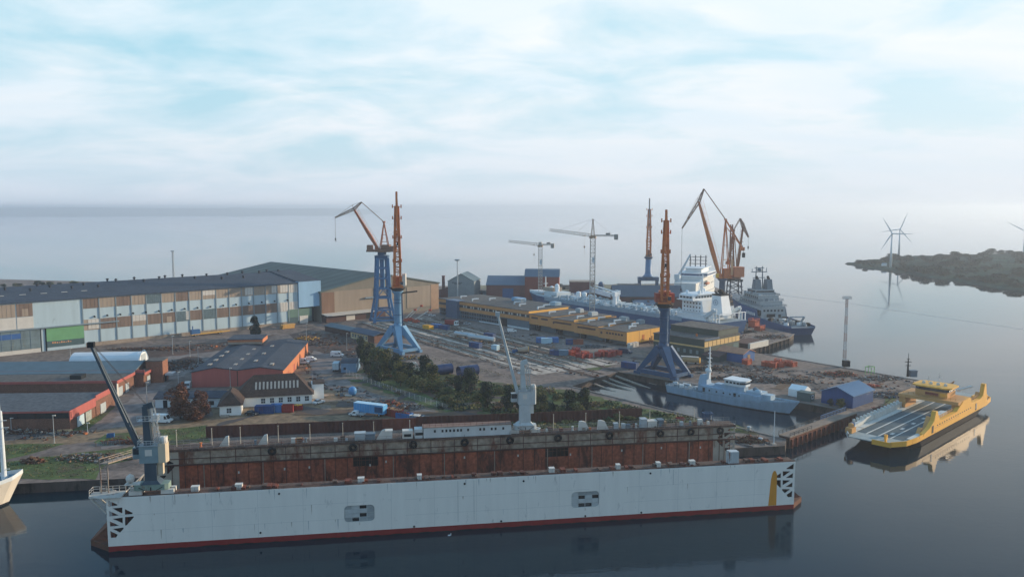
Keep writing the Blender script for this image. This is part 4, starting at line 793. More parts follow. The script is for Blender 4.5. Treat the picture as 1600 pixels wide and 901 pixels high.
# near deck boxes
for pa_, pb2 in ((298,310),(367,378),(559,569),(652,659),(859,867),(964,970),(1027,1033),(1079,1087)):
    x = nx(pa_); w_ = nx(pb2)-x; h_ = 1.05; q = MB(); q.box(x,x+w_,1.0,2.2,DH+.03,DH+h_); q.box(x+w_*.45,x+w_*.55,.96,.995,DH+.1,DH+h_-.1,1); q.box(x-.05,x+w_+.05,.95,2.25,DH+h_+.01,DH+h_+.06); q.build('deck_box', [whiteb, galv], dock)
x = nx(1139); q = MB(); q.box(x,x+2.3,.6,2.4,DH+.03,DH+2.9)
for i in range(6): q.box(x+.1+i*.4,x+.18+i*.4,.55,.595,DH+.1,DH+2.8,1)
q.build('deck_locker', [M('locker','a9b0b3',1.1,.6,.1,.6,rust=.15), galv], dock)
for i in range(60):
    x = rnd.uniform(14,149); q = MB(); s_ = rnd.uniform(.2,.7); q.box(x,x+s_*1.6,.5+rnd.random(),2.6,DH+.03,DH+.03+s_); q.build('deck_fitting', rnd.choice((deck_m, rustm, rust2)), dock)
q = MB(); q.rail([(14,.3,DH),(60,.3,DH)],.5,4,.03); q.rail([(60,.3,DH),(DL,.3,DH)],.3,5,.03); q.build('near_railing', rust2, dock)
# outrigger platform and folding bridge at the left end
q = MB(); q.prism([(-3.6,1.0),(-3.6,3.6),(3,3.6),(3,-.6),(-1,-.6)], DH+.03, DH+.25); q.bar((-3.4,1,DH),(-.1,.2,DH-3.2),.25); q.bar((-3.4,3.4,DH),(-.1,3.2,DH-3.2),.25); q.bar((-3.5,.9,DH),(1,-.5,DH+.1),.3); q.build('end_platform', truss_m, dock)
q = MB(); q.rail([(-3.5,1.1,DH+.25),(-3.5,3.5,DH+.25),(2.8,3.5,DH+.25)],1.1,1.2,.05); q.build('platform_railing', truss_m, dock)
q = MB(); B0 = (-1.0,2.6,DH+.3); B1 = (-1.0,2.6,DH+6.4); B2 = (1.2,31.5,DH+1.0)
for dx in (-.7,.7): q.bar((B0[0]+dx,B0[1],B0[2]),(B1[0]+dx,B1[1],B1[2]),.22)
for i in range(11): z = B0[2]+.5+i*.55; q.bar((B0[0]-.7,B0[1],z),(B0[0]+.7,B0[1],z),.09)
q.bar(B1, B2, 1.6, .25); 
for dx in (-.8,.8):
    q.bar((B1[0]+dx,B1[1],B1[2]+1),(B2[0]+dx,B2[1],B2[2]+1),.1)
    for i in range(13): u = i/12; p = Vector(B1).lerp(Vector(B2), u); q.bar((p.x+dx,p.y,p.z),(p.x+dx,p.y,p.z+1),.07)
q.build('access_bridge', M('bridge_grey','8b7f74',1.1,.8,.2,.8,rust=.2), dock)
q = MB(); q.bar((-5,12,9.5),(-1,9,9.8),.25); q.bar((-5,12,9.5),(-1,12,8.0),.25); q.bar((-1,9,9.8),(-1,12,8),.2); q.bar((1,9,7.5),(4,12,12.2),.25); q.bar((1,9,7.5),(1,9,9.4),.2); q.bar((1,9,9.4),(4,12,12.2),.2); q.bar((4,12,12.2),(4,12,6),.2); q.bar((4,12,6.2),(1.4,12,7.0),.2); q.build('mooring_arm', truss_m, dock)
q = MB(); q.box(3.4,6.4,.6,2.4,DH+2.2,DH+2.4); q.lathe((4.4,1.4,DH+2.4),[(.1,0),(.75,.5),(.9,1.0),(.75,1.5),(.1,2.0)],10); q.bar((4.4,1.4,DH),(4.4,1.4,DH+2.3),.2); q.build('winch', whiteb, dock)
for i, px in enumerate((427,552,645,725,795,868,950,1031,1080,1126)):
    yy = (697,692,686,685,681,676,675,673,672,670)[i]; p = at(px, yy, 10.6); lx = (p-D0).dot(DX)
    q = MB(); q.torus((0,0,0), .72, .34, 'y', 18, 8); q.bar((0,.3,.9),(0,.35,2.0),.08,mi=1); o = q.build('tyre_fender', [black, rope_m], None, True, dk(lx, FY-.85, 10.1)); o.rotation_euler = (0,0,DA)
    tag(o, f'black tyre fender hung on the inner dock wall, {nth(i)} from the left', 'fender', 'tyre fenders on the dock wall')
# ------------------------------------------------------------------ dock cranes
dkblue = M('dockcrane_blue','32424e',1.1,.55,.15,.6,streak=True,spec=.4); dkgreen = M('dockcrane_green','75887f',1.1,.65,.15,.5,rust=.1); cream = M('cream_paint','b9ab95',1.12,.6,.08,.6)
def dock_crane(name, label, loc, rz, cols, jib, tower_h, colw, ch):
    """cols: carriage, column, house, house end, tower, jib"""
    t_ = thing(name, label, 'dock crane', loc, rz); t_.scale = (.84, .84, 1.0) if colw < 3.5 else (.74, .74, .97)
    q = MB(); q.prism([(-4,-1.3),(-3.2,-1.8),(3.2,-1.8),(4,-1.3),(4,1.2),(3.2,1.6),(-3.2,1.6),(-4,1.2)], 1.0, 2.2); q.box(-5.2,-2.2,-1.5,-.7,.05,.95,1); q.box(2.2,5.2,-1.5,-.7,.05,.95,1); q.box(-5.2,-2.2,.6,1.4,.05,.95,1); q.box(2.2,5.2,.6,1.4,.05,.95,1)
    for sx_ in (-1,1): q.bar((sx_*1.2,-1.84,1.0),(sx_*2.8,-1.84,1.7),.2,.1,mi=2)
    q.bar((0,-1.84,.9),(0,-1.84,1.7),.25,.1,mi=2); q.build('carriage', [cols[0], whiteb, dark], t_)
    q = MB(); q.bar((0,0,2.2),(0,0,2.9),colw*1.6,colw*1.3,colw*1.05,colw*.95); q.bar((0,0,2.9),(0,0,ch),colw,colw*.95,colw*.95,colw*.95); q.box(colw/2+.02,colw/2+1.3,-.7,.7,ch-2.6,ch-.1,1); q.build('column', [cols[1], cols[3]], t_)
    q = MB(); q.box(-2.4,2.0,-1.6,1.6,ch+.05,ch+3.6); q.box(-1.0,.6,-1.66,-1.605,ch+1.6,ch+2.9,1); q.build('machinery_house', [cols[2], whiteb], t_)
    q = MB(); q.prism([(2.02,-1.6),(3.6,-1.3),(4.0,-.5),(4.0,.5),(3.6,1.3),(2.02,1.6)], ch, ch+4.0); q.build('counterweight', cols[3], t_)
    q = MB(); q.rail([(-2.6,-1.7,ch+3.62),(2.4,-1.7,ch+3.62),(2.4,1.7,ch+3.62),(-2.6,1.7,ch+3.62),(-2.6,-1.7,ch+3.62)],1.1,1.0,.05); q.box(-2.8,2.6,-1.8,1.8,ch+3.61,ch+3.7); q.build('house_railing', whiteb if cols[2] == dkgreen else galv, t_)
    q = MB(); zt = ch+3.7; q.bar((-.5,0,zt),(-.9,0,zt+tower_h),1.8,2.0,1.2,1.4); q.bar((-1.2,0,zt+tower_h-.3),(.9,0,zt+tower_h+.3),.9,1.2); q.build('tower', cols[4], t_)
    q = MB(); q.box(-2.6,2.0,-1.2,1.2,zt+tower_h*.62,zt+tower_h*.62+.12); q.rail([(-2.6,-1.2,zt+tower_h*.62),(2.0,-1.2,zt+tower_h*.62),(2.0,1.2,zt+tower_h*.62)],1.1,.9,.05); q.lattice((1.7,0,zt),(.8,0,zt+tower_h*.95),1.0,.8,7,.05); q.bar((1.4,.8,zt),(.4,.5,zt+tower_h*.9),.15); q.build('service_ladder', galv, t_)
    q = MB(); q.cbox((3.0,0,ch+4.6),(1.6,1.4,1.2),0,0); q.lathe((3.2,-.6,ch+4.0),[(.7,0),(.8,.5),(.6,1.1),(.1,1.4)],10); q.build('winch', whiteb, t_)
    q = MB(); jb = Vector((-2.6,0,ch+3.0)); jt = Vector(jib)
    for dy in (-.85,.85): q.bar(jb+Vector((0,dy,0)), jt+Vector((0,dy*.35,0)), .42,.95,.32,.6)
    for i in range(9): p = jb.lerp(jt, .05+i*.115); q.bar(p+Vector((0,-.8+.06*i,0)), p+Vector((0,.8-.06*i,0)), .2)
    j = q.build('jib', cols[5], t_); q = MB(); q.cbox(jt, (1.5,1.3,1.1)); q.build('jib_head', dark if cols[5] == dkblue else galv, j)
    q = MB()
    for dy in (-.3,.3): q.bar((-.4,dy,zt+tower_h), jt+Vector((0,dy,.4)), .07)
    q.build('luffing_rope', rope_m, t_)
    q = MB(); q.box(-4.6,-2.5,1.0,2.6,ch+.4,ch+2.8); q.box(-4.66,-4.601,1.1,2.5,ch+1.4,ch+2.6,1); q.box(-4.5,-2.6,.94,.999,ch+1.4,ch+2.6,1); q.build('cab', [cols[2], dglass], t_)
    q = MB(); q.rail([(-5,-1.8,1.0),(-4,-1.8,1.0)],1,.5,.05); q.bar((1.0,1.5,2.2),(1.0,1.5,ch),.5,.1); q.build('ladder', truss_m, t_)
    return t_
p = at(237, 772, DH); lx = (p-D0).dot(DX)
dock_crane('dock_crane', 'dark blue grey dock crane with cream counterweight on the near dock wall', dk(lx, 1.9, DH+.02), DA, (dkgreen, dkblue, M('dockcrane_grey','74868c',1.1,.6,.12,.6), cream, dkblue, dkblue), (-14.0, 4.5, 30.6), 8.0, 2.9, 6.6)
p = at(815, 667, DH); lx = (p-D0).dot(DX)
lg = M('dockcrane_pale','a7aeb0',1.1,.65,.1,.5,rust=.1,rustc='8b6d5c')
dock_crane('dock_crane', 'pale grey dock crane on the far dock wall beside the white deck house', dk(lx, FY+1.8, DH+.02), DA, (lg, lg, lg, lg, lg, lg), (-9.2, 3, 32), 7.6, 3.7, 7.8)
# rusty screen wall on the shore behind the dock
w0, w1 = at(322, 684), at(1003, 655); FA = math.atan2((w1-w0).y, (w1-w0).x); FL = (w1-w0).to_2d().length
fw = thing('rusty_screen_wall', 'long dark rusty sheet metal wall on the shore behind the dock', 'wall', (w0.x, w0.y, G), FA)
def scr(x0, x1, h, m, name='panel'):
    q = MB(); n = max(2, int((x1-x0)/.6))
    pts = [(x0+(x1-x0)*i/n, .12*(i % 2)) for i in range(n+1)] + [(x1-(x1-x0)*i/n, .25+.12*((n-i) % 2)) for i in range(n+1)]
    q.prism(pts, 0, h); q.build(name, m, fw)
x = 0
for i in range(13):
    x1 = x+FL/13-.1; m = rust2 if i != 5 else M('rust_panel_red','6e4034',1.2,.9,.2,.4,rust=.3)
    scr(x, x1, (3.5 if i != 6 else 3.8)+(.2 if i > 6 else 0), m); x = x1+.1
    q = MB(); q.bar((x-.05,.5,0),(x-.05,.5,3.6),.3); q.build('post', rust2, fw)
# ------------------------------------------------------------------ harbour cranes
def portal_leg(q, foot, top, w0=1.3, w1=1.9, mi=0): q.bar(foot, top, w0, w0, w1, w1, mi)
def column_crane(name, label, loc, slew, col_m, col_top, knee, r, feet=(4.6, 9.2), boom=None, jib=None, leg_rz=A43):
    t_ = thing(name, label, 'harbour crane', loc)
    rot = Matrix.Rotation(leg_rz, 3, 'Z')
    for a in (-1,1):
        for b_ in (-1,1):
            q = MB(); f = rot @ Vector((a*feet[0], b_*feet[1], 1.2)); k_ = rot @ Vector((a*1.3, b_*1.4, knee)); portal_leg(q, f, k_, 1.6, 3.2); q.cbox(f+Vector((0,0,-.5)), (1.5,3.4,1.1), leg_rz); lg_ = q.build('leg', col_m, t_)
            q = MB()
            for d_ in (-1.1,0,1.1): p = f + rot @ Vector((0,d_,-.85)); q.tube(p-rot @ Vector((.35,0,0)), p+rot @ Vector((.35,0,0)), .38, n=8)
            q.build('bogie', dark, lg_)
    for a in (-1,1):
        q = MB(); q.bar(rot @ Vector((a*feet[0],-feet[1],1.6)), rot @ Vector((a*feet[0],feet[1],1.6)), 1.2, 1.7); q.build('sill_beam', col_m, t_)
    for b_ in (-1,1):
        q = MB(); q.bar(rot @ Vector((-feet[0],b_*feet[1],1.7)), rot @ Vector((feet[0],b_*feet[1],1.7)), .9, 1.3); q.build('sill_beam', col_m, t_)
    q = MB(); q.bar((0,0,knee-3.6),(0,0,knee),4.2,4.4,4.0,4.0); q.bar((0,0,knee),(0,0,knee+2.2),4.0,4.0,2*r*.95,2*r*.95); q.lathe((0,0,0), [(r*1.02,knee+1.5),(r,knee+3),(r*.94,col_top-1.6),(r*1.5,col_top-.2),(r*1.5,col_top)], 20); q.build('column', col_m, t_, True)
    for z in (knee+6, (knee+col_top)/2+3, col_top-4):
        q = MB(); q.lathe((0,0,z),[(r*1.12,0),(r*1.12,.25)],20); q.build('column_ring', steelblue_d, t_)
    q = MB(); q.bar((r+.35,0,knee),(r+.2,0,col_top),.5,.12); q.build('column_ladder', steelblue_d, t_)
    # slewing part
    sl_ = link('slewing_platform', None, t_); bpy.data.objects.remove(sl_)
    q = MB(); q.lathe((0,0,0),[(r*1.3,col_top+.02),(r*2.1,col_top+1.4),(r*2.1,col_top+1.8)],16); q.build('slew_ring', M('ring_dark','32302f',1,.6,.2,.5), t_)
    return t_
def luffing_top(t_, z0, sl, boom_tip, jib_rear, jib_front, house, m_boom, m_jib, apex, cw=None, lattice_jib=True, bw=1.7, hook=None, house_m=None, back=3.2):
    """sl: slewing angle (boom direction); coordinates of tips are (reach, height) above the crane base"""
    d = Vector((math.cos(sl), math.sin(sl), 0)); s_ = Vector((-d.y, d.x, 0))
    def P_(r, z, y=0): return d*r + s_*y + Vector((0,0,z))
    hm = house_m or craneor
    q = MB(); q.cbox(P_(-1.0, z0+.3), (9,5.2,.6), sl); q.build('slewing_platform', hm, t_)
    q = MB(); q.cbox(P_(-2.6, z0+.62+house/2), (4.6,4.4,house), sl); q.cbox(P_(-2.6, z0+.62+house+.1), (5,4.8,.2), sl); q.build('machinery_house', hm, t_)
    q = MB(); q.cbox(P_(2.6, z0+.62+1.3, 1.9), (1.8,1.6,2.6), sl); q.cbox(P_(3.56, z0+2.2, 1.9), (.1,1.3,1.4), sl, 1); q.build('cab', [m_boom, dglass], t_)
    q = MB(); q.rail([P_(-5.4,z0+.6,-2.6),P_(3.4,z0+.6,-2.6),P_(3.4,z0+.6,2.6),P_(-5.4,z0+.6,2.6),P_(-5.4,z0+.6,-2.6)],1.1,1.5,.05); q.build('platform_railing', hm, t_)
    bf = P_(2.0, z0+1.2); bt = P_(*boom_tip)
    q = MB()
    if bw < 3: q.bar(bf, bf.lerp(bt,.35), bw*.8, bw*.8, bw*1.05, bw*1.15); q.bar(bf.lerp(bt,.35), bt, bw*1.05, bw*1.15, bw*.55, bw*.6)
    else:
        for y in (-1, 1):
            q.bar(bf+s_*y*bw*.36, bf.lerp(bt,.3)+s_*y*bw*.34, bw*.26, bw*.5, bw*.32, bw*.55); q.bar(bf.lerp(bt,.3)+s_*y*bw*.34, bt+s_*y*bw*.2, bw*.32, bw*.55, bw*.2, bw*.3)
        for i in range(15):
            u = .04+i*.065; wv = bw*(.36-.16*u); p = bf.lerp(bt,u); q.bar(p-s_*wv, p+s_*wv, .3, .5)
            if i < 14: q.bar(p-s_*wv*(1 if i % 2 else -1), bf.lerp(bt,u+.065)+s_*wv*(1 if i % 2 else -1), .2)
        for u in (.32,.62,.86,1.0):
            p = bf.lerp(bt,u); q.cbox(p+Vector((0,0,-.3)), (1.8,bw*1.15,.2), sl)
            for y in (-1,1): q.cbox(p+s_*y*bw*.52, (1.0,.5,1.5), sl)
    b_ = q.build('boom', m_boom, t_)
    q = MB(); n = 12; off = (bt-bf).normalized().cross(s_)*bw*.75
    for i in range(n): p0 = bf.lerp(bt,i/n)+off; p1 = bf.lerp(bt,(i+1)/n)+off; q.bar(p0,p1,.1); q.bar(p0+off*.9,p1+off*.9,.09); q.bar(p0,p0+off*.9,.09)
    for u in (.45,.7,.9): p = bf.lerp(bt,u); q.cbox(p,(1.6,2.6,.25),sl); 
    q.build('boom_walkway', m_boom, b_)
    jr = P_(*jib_rear); jf = P_(*jib_front)
    q = MB()
    if lattice_jib: q.lattice(jr, bt, .9, 1.7, 5, .13, .5, 1.5); q.lattice(bt, jf, 1.7, .6, 10, .12, 1.5, .5)
    else: q.bar(jr, bt, .7, .6, 1.1, 1.1); q.bar(bt, jf, 1.1, 1.1, .5, .4)
    top = bt + Vector((0,0,2.4)) + d*1.0
    q.bar(jr, top, .16); q.bar(top, jf, .14); q.bar(bt, top, .25); q.build('jib', m_jib, t_)
    ap = P_(*apex)
    q = MB()
    for y in (-1.6,1.6):
        q.bar(P_(1.0,z0+1,y), ap+s_*y*.3, .55,.55,.4,.4); q.bar(P_(-4.4,z0+1,y), ap+s_*y*.3, .5,.5,.35,.35)
        for u in (.3,.55,.8): q.bar(P_(1.0,z0+1,y).lerp(ap,u), P_(-4.4,z0+1,y).lerp(ap,u), .2)
    q.bar(P_(-1,z0+8,-1.4), P_(-1,z0+8,1.4),.3); q.cbox(ap,(1.4,1.6,.9),sl); q.build('a_frame', m_boom, t_)
    q = MB()
    for y in (-.35,.35): q.bar(jr+s_*y, ap+s_*y, .28)
    q.build('backstay', m_jib, t_)
    if cw:
        q = MB(); p = P_(*cw); q.bar(ap, p, .7,.8); q.bar(ap+Vector((0,0,-4)), p, .4); q.cbox(p+Vector((0,0,-.6)), (2.2,2.8,2.2), sl, 1); q.build('counterweight_arm', [m_boom, craneor], t_)
    q = MB(); hk = hook if hook is not None else 12
    for y in (-.25,.25): q.bar(jf+s_*y, jf+s_*y-Vector((0,0,hk)), .07)
    h_ = q.build('hoist_rope', rope_m, t_); q = MB(); q.cbox(jf-Vector((0,0,hk+.6)), (.7,.5,1.2)); q.torus(jf-Vector((0,0,hk+1.7)), .4, .12, 'y', 8, 5); q.build('hook', dark, h_)
GZ = Vector((0,0,G))
k1 = at(622.5, 548)
c_ = column_crane('harbour_crane', 'orange harbour crane on a round pale blue column and portal beside the cream office', k1, 0, M('crane_blue_pale','5c86a6',1.12,.5,.12,.5,streak=True,spec=.4), 28.5, 11.2, 1.8, (5.0, 9.5))
luffing_top(c_, 30.2, R(-81), (12, 68), (8, 74.5), (17, 56), 4.2, craneor, craneor, (-2, 55), (-6.5, 56), False, 3.7, 4)
q = MB(); q.cbox((3.4,-1.5,34),(1.6,3.2,5.5)); q.build('electrical_house', whiteb, c_); q = MB(); q.bar((2,-.5,27.6),(9,2,28.2),.6); q.build('floodlight_arm', dark, c_)
k2 = at(598.5, 502)
c_ = thing('harbour_crane', 'brown harbour crane on a tall blue four legged tower, jib stretched out to the left', 'harbour crane', k2)
rot = Matrix.Rotation(R(20), 3, 'Z')
for a in (-1,1):
    for b_ in (-1,1):
        q = MB(); q.bar(rot @ Vector((a*6.2,b_*6.2,.8)), rot @ Vector((a*3.9,b_*3.9,14.5)), 1.3,1.3,1.3,1.3); q.bar(rot @ Vector((a*3.9,b_*3.9,14.5)), rot @ Vector((a*2.9,b_*2.9,38)), 1.4,1.4,1.5,1.5); q.cbox(rot @ Vector((a*6.2,b_*6.2,.5)), (1.6,3,1), R(20)); q.build('leg', steelblue, c_)
for z, h_ in ((1.5,6.2),(7.5,5.1),(14.5,4.0),(20,3.7),(26,3.4),(32,3.15),(37.5,2.95)):
    q = MB()
    for a in (-1,1): q.bar(rot @ Vector((-h_,a*h_,z)), rot @ Vector((h_,a*h_,z)), .7,1.0); q.bar(rot @ Vector((a*h_,-h_,z)), rot @ Vector((a*h_,h_,z)), .7,1.0)
    q.build('cross_beam', steelblue, c_)
q = MB()
for a in (-1,1):
    q.bar(rot @ Vector((-3.9,a*3.9,14.5)), rot @ Vector((0,a*3.6,20)), .4); q.bar(rot @ Vector((3.9,a*3.9,14.5)), rot @ Vector((0,a*3.6,20)), .4); q.bar(rot @ Vector((-6,a*6,2)), rot @ Vector((0,a*5,7.5)), .5); q.bar(rot @ Vector((6,a*6,2)), rot @ Vector((0,a*5,7.5)), .5)
q.box(-1.2,1.2,-1.2,1.2,20,38); q.build('brace', steelblue, c_)
q = MB(); q.box(-3.8,3.8,-3.8,3.8,38,39.4); q.lathe((0,0,39.4),[(2.6,0),(2.6,1.8)],16); q.build('slew_ring', steelblue_d, c_)
luffing_top(c_, 41.4, R(174), (16.5, 66.5), (11.8, 70.6), (28.0, 61.5), 3.4, M('crane_orange_brown','9a5a3b',1.12,.6,.16,.6,rust=.2), M('jib_grey_brown','7d6d62',1.1,.6,.15,.6), (-1.5, 59), None, True, 1.6, 12, crbrown)
q = MB(); q.cbox((0,0,42.2),(17,9,1.2),R(0)); q.cbox((-6.8,-1,44),(3,5,3),0); q.cbox((6.4,0,43.4),(4,6,2.8),0); q.build('turntable_deck', crbrown, c_)
k3 = at(1036, 586)
c_ = column_crane('harbour_crane', 'orange harbour crane on a deep blue column and portal at the basin edge', k3, 0, steelblue_d, 27.5, 11.2, 1.75, (4.8, 9.0))
luffing_top(c_, 29.4, R(-100), (8, 62.5), (5, 66.5), (11.5, 50), 3.8, craneor, craneor, (-1.5, 50), None, False, 3.3, 4)
q = MB(); q.cbox((0,.4,31.6),(7.4,4,3.6)); q.build('machinery_wing', M('house_red','97402c',1.12,.6,.15,.6,rust=.2), c_)
k4 = at(1012.5, 449)
c_ = thing('harbour_crane', 'distant brown harbour crane on a flared blue column behind the grey roofed brick hall', 'harbour crane', k4)
q = MB()
for a in (-1,1): q.bar((a*7.4,0,0),(a*7.4,0,6),2.4,3.0)
q.build('leg', steelblue_d, c_); q = MB(); q.box(-8.6,8.6,-3,3,5.9,9.0); q.box(-11,-6.2,-2.5,2.5,0,3.4); q.build('portal_beam', steelblue_d, c_)
q = MB(); q.lathe((0,0,0),[(5.4,8.9),(3.4,10.8),(2.7,13),(2.4,24)],16); q.build('column', steelblue, c_, True); q = MB(); q.lathe((0,0,0),[(2.4,24),(3.8,25.4),(3.8,26)],16); q.build('slew_ring', steelblue_d, c_)
luffing_top(c_, 26, R(-99), (9, 66), (6, 75), (15, 58), 5, craneor, M('jib_grey','77706c',1.05,.6,.1,.5), (-1.5, 50), None, False, 4.2, 4, crbrown)
k5 = Vector((133.5, 508, G))
c_ = thing('harbour_crane', 'tall orange harbour crane between the ships with its bent boom reaching left over the tanker', 'harbour crane', k5)
q = MB(); q.lathe((0,0,0),[(3.6,0),(3.4,3),(2.1,6),(1.9,21),(3.2,22.2),(3.2,22.6)],20); q.build('column', M('crane_greyblue','4c5c70',1.1,.5,.12,.5,spec=.4), c_, True)
luffing_top(c_, 22.8, R(186), (16.6, 71), (13.5, 79), (27, 54.5), 5.4, craneor, crbrown, (-1.0, 60), (-12.5, 42), True, 2.0, 38)
q = MB(); q.cbox((9.5,-.6,27),(6.6,5,6.4),R(5)); q.build('counterweight_house', M('cw_house','bb7350',1.1,.6,.1,.6), c_); q = MB(); q.cbox((5.2,-2.5,30),(1.4,.4,10)); q.build('sign_board', M('cw_pale','c99a72',1.1,.6), c_)
q = MB(); q.tube((13,0,36),(13,0,39),1.0,n=10); q.bar((12,0,44),(13,0,39),.2); q.build('hanging_weight', dark, c_)
q = MB(); q.bar((-4.6,-2,24.8),(-3.0,-2,24.8),2.4,2.4); q.build('operator_cab', yellow, c_)
k6 = Vector((152, 547, G))
c_ = thing('harbour_crane', 'orange lattice harbour crane on a dark latticed tower behind the tall bent crane', 'harbour crane', k6)
q = MB()
for a, b_ in ((-3.6,-3.6),(3.6,-3.6),(-3.6,3.6),(3.6,3.6)): q.bar((a*1.3,b_*1.3,0),(a,b_,18),.7)
for z in (2,6,10,14,17.6):
    for a in (-1,1): q.bar((-4.4,a*4.4,z),(4.4,a*4.4,z),.4); q.bar((a*4.4,-4.4,z),(a*4.4,4.4,z),.4)
for z in (2,6,10,14):
    for a in (-1,1): q.bar((-4.2,a*4.2,z),(4.2,a*4.2,z+4),.3); q.bar((4.2,a*4.2,z),(-4.2,a*4.2,z+4),.3)
q.build('lattice_tower', M('tower_dark','3b4552',1.1,.6,.12,.5), c_); q = MB(); q.box(-4.6,4.6,-4.6,4.6,18,18.8); q.build('slew_ring', dark, c_)
luffing_top(c_, 19, R(-75), (9, 55), (5, 60), (16, 48), 4, M('lattice_brown','8d5a3c',1.1,.6,.15,.6), crbrown, (-3, 52), (-9, 30), True, 1.6, 6, crbrown)
q = MB(); q.lattice((-2,0,20),(-3.5,-2,56),3.4,1.2,11,.2); q.build('mast_lattice', M('lattice_brown','8d5a3c'), c_)
# ------------------------------------------------------------------ tower cranes
def tower_crane(label, base, mast, ang, jl, cl, apex, w_, m, tilt=1.2):
    t_ = thing('tower_crane', label, 'tower crane', base)
    q = MB(); q.lattice((0,0,0),(0,0,mast),w_,w_,int(mast/2.2),.13); q.build('mast', m, t_)
    q = MB(); q.box(-3,3,-3,3,0,.6); q.build('base', conc_m, t_)
    d = Vector((math.cos(ang), math.sin(ang), 0)); z = mast+1.6
    q = MB(); q.cbox((0,0,mast+.7),(w_*1.3,w_*1.3,1.4),ang); q.build('slew_ring', M('tc_tan','a08872',1.1,.6), t_)
    q = MB(); p0 = d*1 + Vector((0,0,z)); p1 = d*jl + Vector((0,0,z+tilt)); q.lattice(p0, p1, 1.3, 1.1, int(jl/1.7), .1, 1.8, 1.4); q.build('jib', m, t_)
    q = MB(); q.lattice(-d*1+Vector((0,0,z)), -d*cl+Vector((0,0,z)), 1.4, 1.4, max(4,int(cl/2)), .12, .8, .8); q.build('counter_jib', m, t_)
    q = MB(); q.cbox(-d*(cl-.8)+Vector((0,0,z-.8)), (2.2,1.6,3.2), ang); q.cbox(-d*(cl*.62)+Vector((0,0,z+1)), (2.6,1.2,1.2), ang); q.build('counterweight', M('tc_grey','8a867f',1.1,.8), t_)
    q = MB(); q.cbox(d*1.0+Vector((d.y*1.6,-d.x*1.6,mast+.6)), (1.5,1.5,2.0), ang); q.build('cab', whiteb, t_)
    if apex:
        q = MB(); q.lattice((0,0,z),(0,0,z+apex),1.9,.4,5,.12); q.build('apex_mast', M('tc_apex','8a6f58',1.1,.7), t_)
        q = MB(); q.bar((0,0,z+apex), p0.lerp(p1,.34)+Vector((0,0,1)), .1); q.bar((0,0,z+apex), p0.lerp(p1,.75)+Vector((0,0,1)), .1); q.bar((0,0,z+apex), -d*cl*.85+Vector((0,0,z)), .1); q.build('tie_rod', galv, t_)
    else:
        q = MB(); q.cbox((0,0,z+.6),(2.2,1.6,2.4),ang); q.build('apex_mast', m, t_)
    q = MB(); ph = p0.lerp(p1,.16); q.cbox(ph+Vector((0,0,-.7)),(1.4,1.2,.5),ang); q.bar(ph, ph-Vector((0,0,7)), .06); q.cbox(ph-Vector((0,0,7.5)),(.8,.5,1.2)); q.bar(ph-Vector((0,0,8)),ph-Vector((0,0,14)),.08); q.build('trolley', MATS['tc_tan'], t_)
    q = MB(); q.cbox((.3,-w_/2-.12,mast*.73),(1.5,.1,3.4)); q.cbox((.3,-w_/2-.19,mast*.73+.5),(.8,.04,.7),0,1); q.build('sign', [white, M('sign_mark','8fa0ae',1.0)], t_)
    return t_
tcm = M('tc_metal','aaa49b',1.15,.6,.12,.6)
tower_crane('larger tower crane with pointed apex and tie rods standing beside the tanker', at(925,497), 49, R(164), 27, 15, 10, 2.9, tcm, 3.2)
tower_crane('smaller flat topped tower crane in front of the tall brick hall', at(844,474), 40, R(167), 23, 9.5, 0, 2.6, M('tc_metal2','ada69d',1.15,.6,.12,.6), 2.2)
# ------------------------------------------------------------------ ships
def hull(name, st, zw, mats, parent, deck_m=None, zk=-2.0):
    """st: (x_keel, x_deck, half beam at waterline, half beam at deck, deck z); mats: boot, side, deck"""
    q = MB(); n = len(st); rings = []
    for xk, xd, bw, bd, zd in st:
        t_ = (zw-zk)/(zd-zk); xm = xk+(xd-xk)*t_
        rings.append([(xk,-bw*.9,zk),(xm,-bw,zw),(xk+(xd-xk)*(.5+t_/2),-(bw*.45+bd*.55),zw+(zd-zw)*.55),(xd,-bd,zd),(xd,bd,zd),(xk+(xd-xk)*(.5+t_/2),bw*.45+bd*.55,zw+(zd-zw)*.55),(xm,bw,zw),(xk,bw*.9,zk)])
    for r_ in rings: q.v += r_
    for i in range(n-1):
        a = i*8; b_ = a+8
        for j, m_ in ((0,0),(1,1),(2,1),(3,2),(4,1),(5,1),(6,0)): q.f.append([a+j,b_+j,b_+j+1,a+j+1]); q.m.append(m_)
    q.f.append(list(range(7,-1,-1))); q.m.append(1); q.f.append([(n-1)*8+j for j in range(8)]); q.m.append(1)
    return q.build(name, mats, parent)
def bulwark(st, h, m, parent, i0=0, i1=None, name='bulwark'):
    q = MB(); i1 = i1 or len(st)
    for s_ in (-1,1):
        for a, b_ in zip(st[i0:i1], st[i0+1:i1]): q.add([(a[1],s_*a[3],a[4]),(b_[1],s_*b_[3],b_[4]),(b_[1],s_*b_[3],b_[4]+h),(a[1],s_*a[3],a[4]+h),(a[1],s_*(a[3]-.12),a[4]),(b_[1],s_*(b_[3]-.12),b_[4]),(b_[1],s_*(b_[3]-.12),b_[4]+h),(a[1],s_*(a[3]-.12),a[4]+h)], [(0,1,2,3),(7,6,5,4),(3,2,6,7)])
    return q.build(name, m, parent)
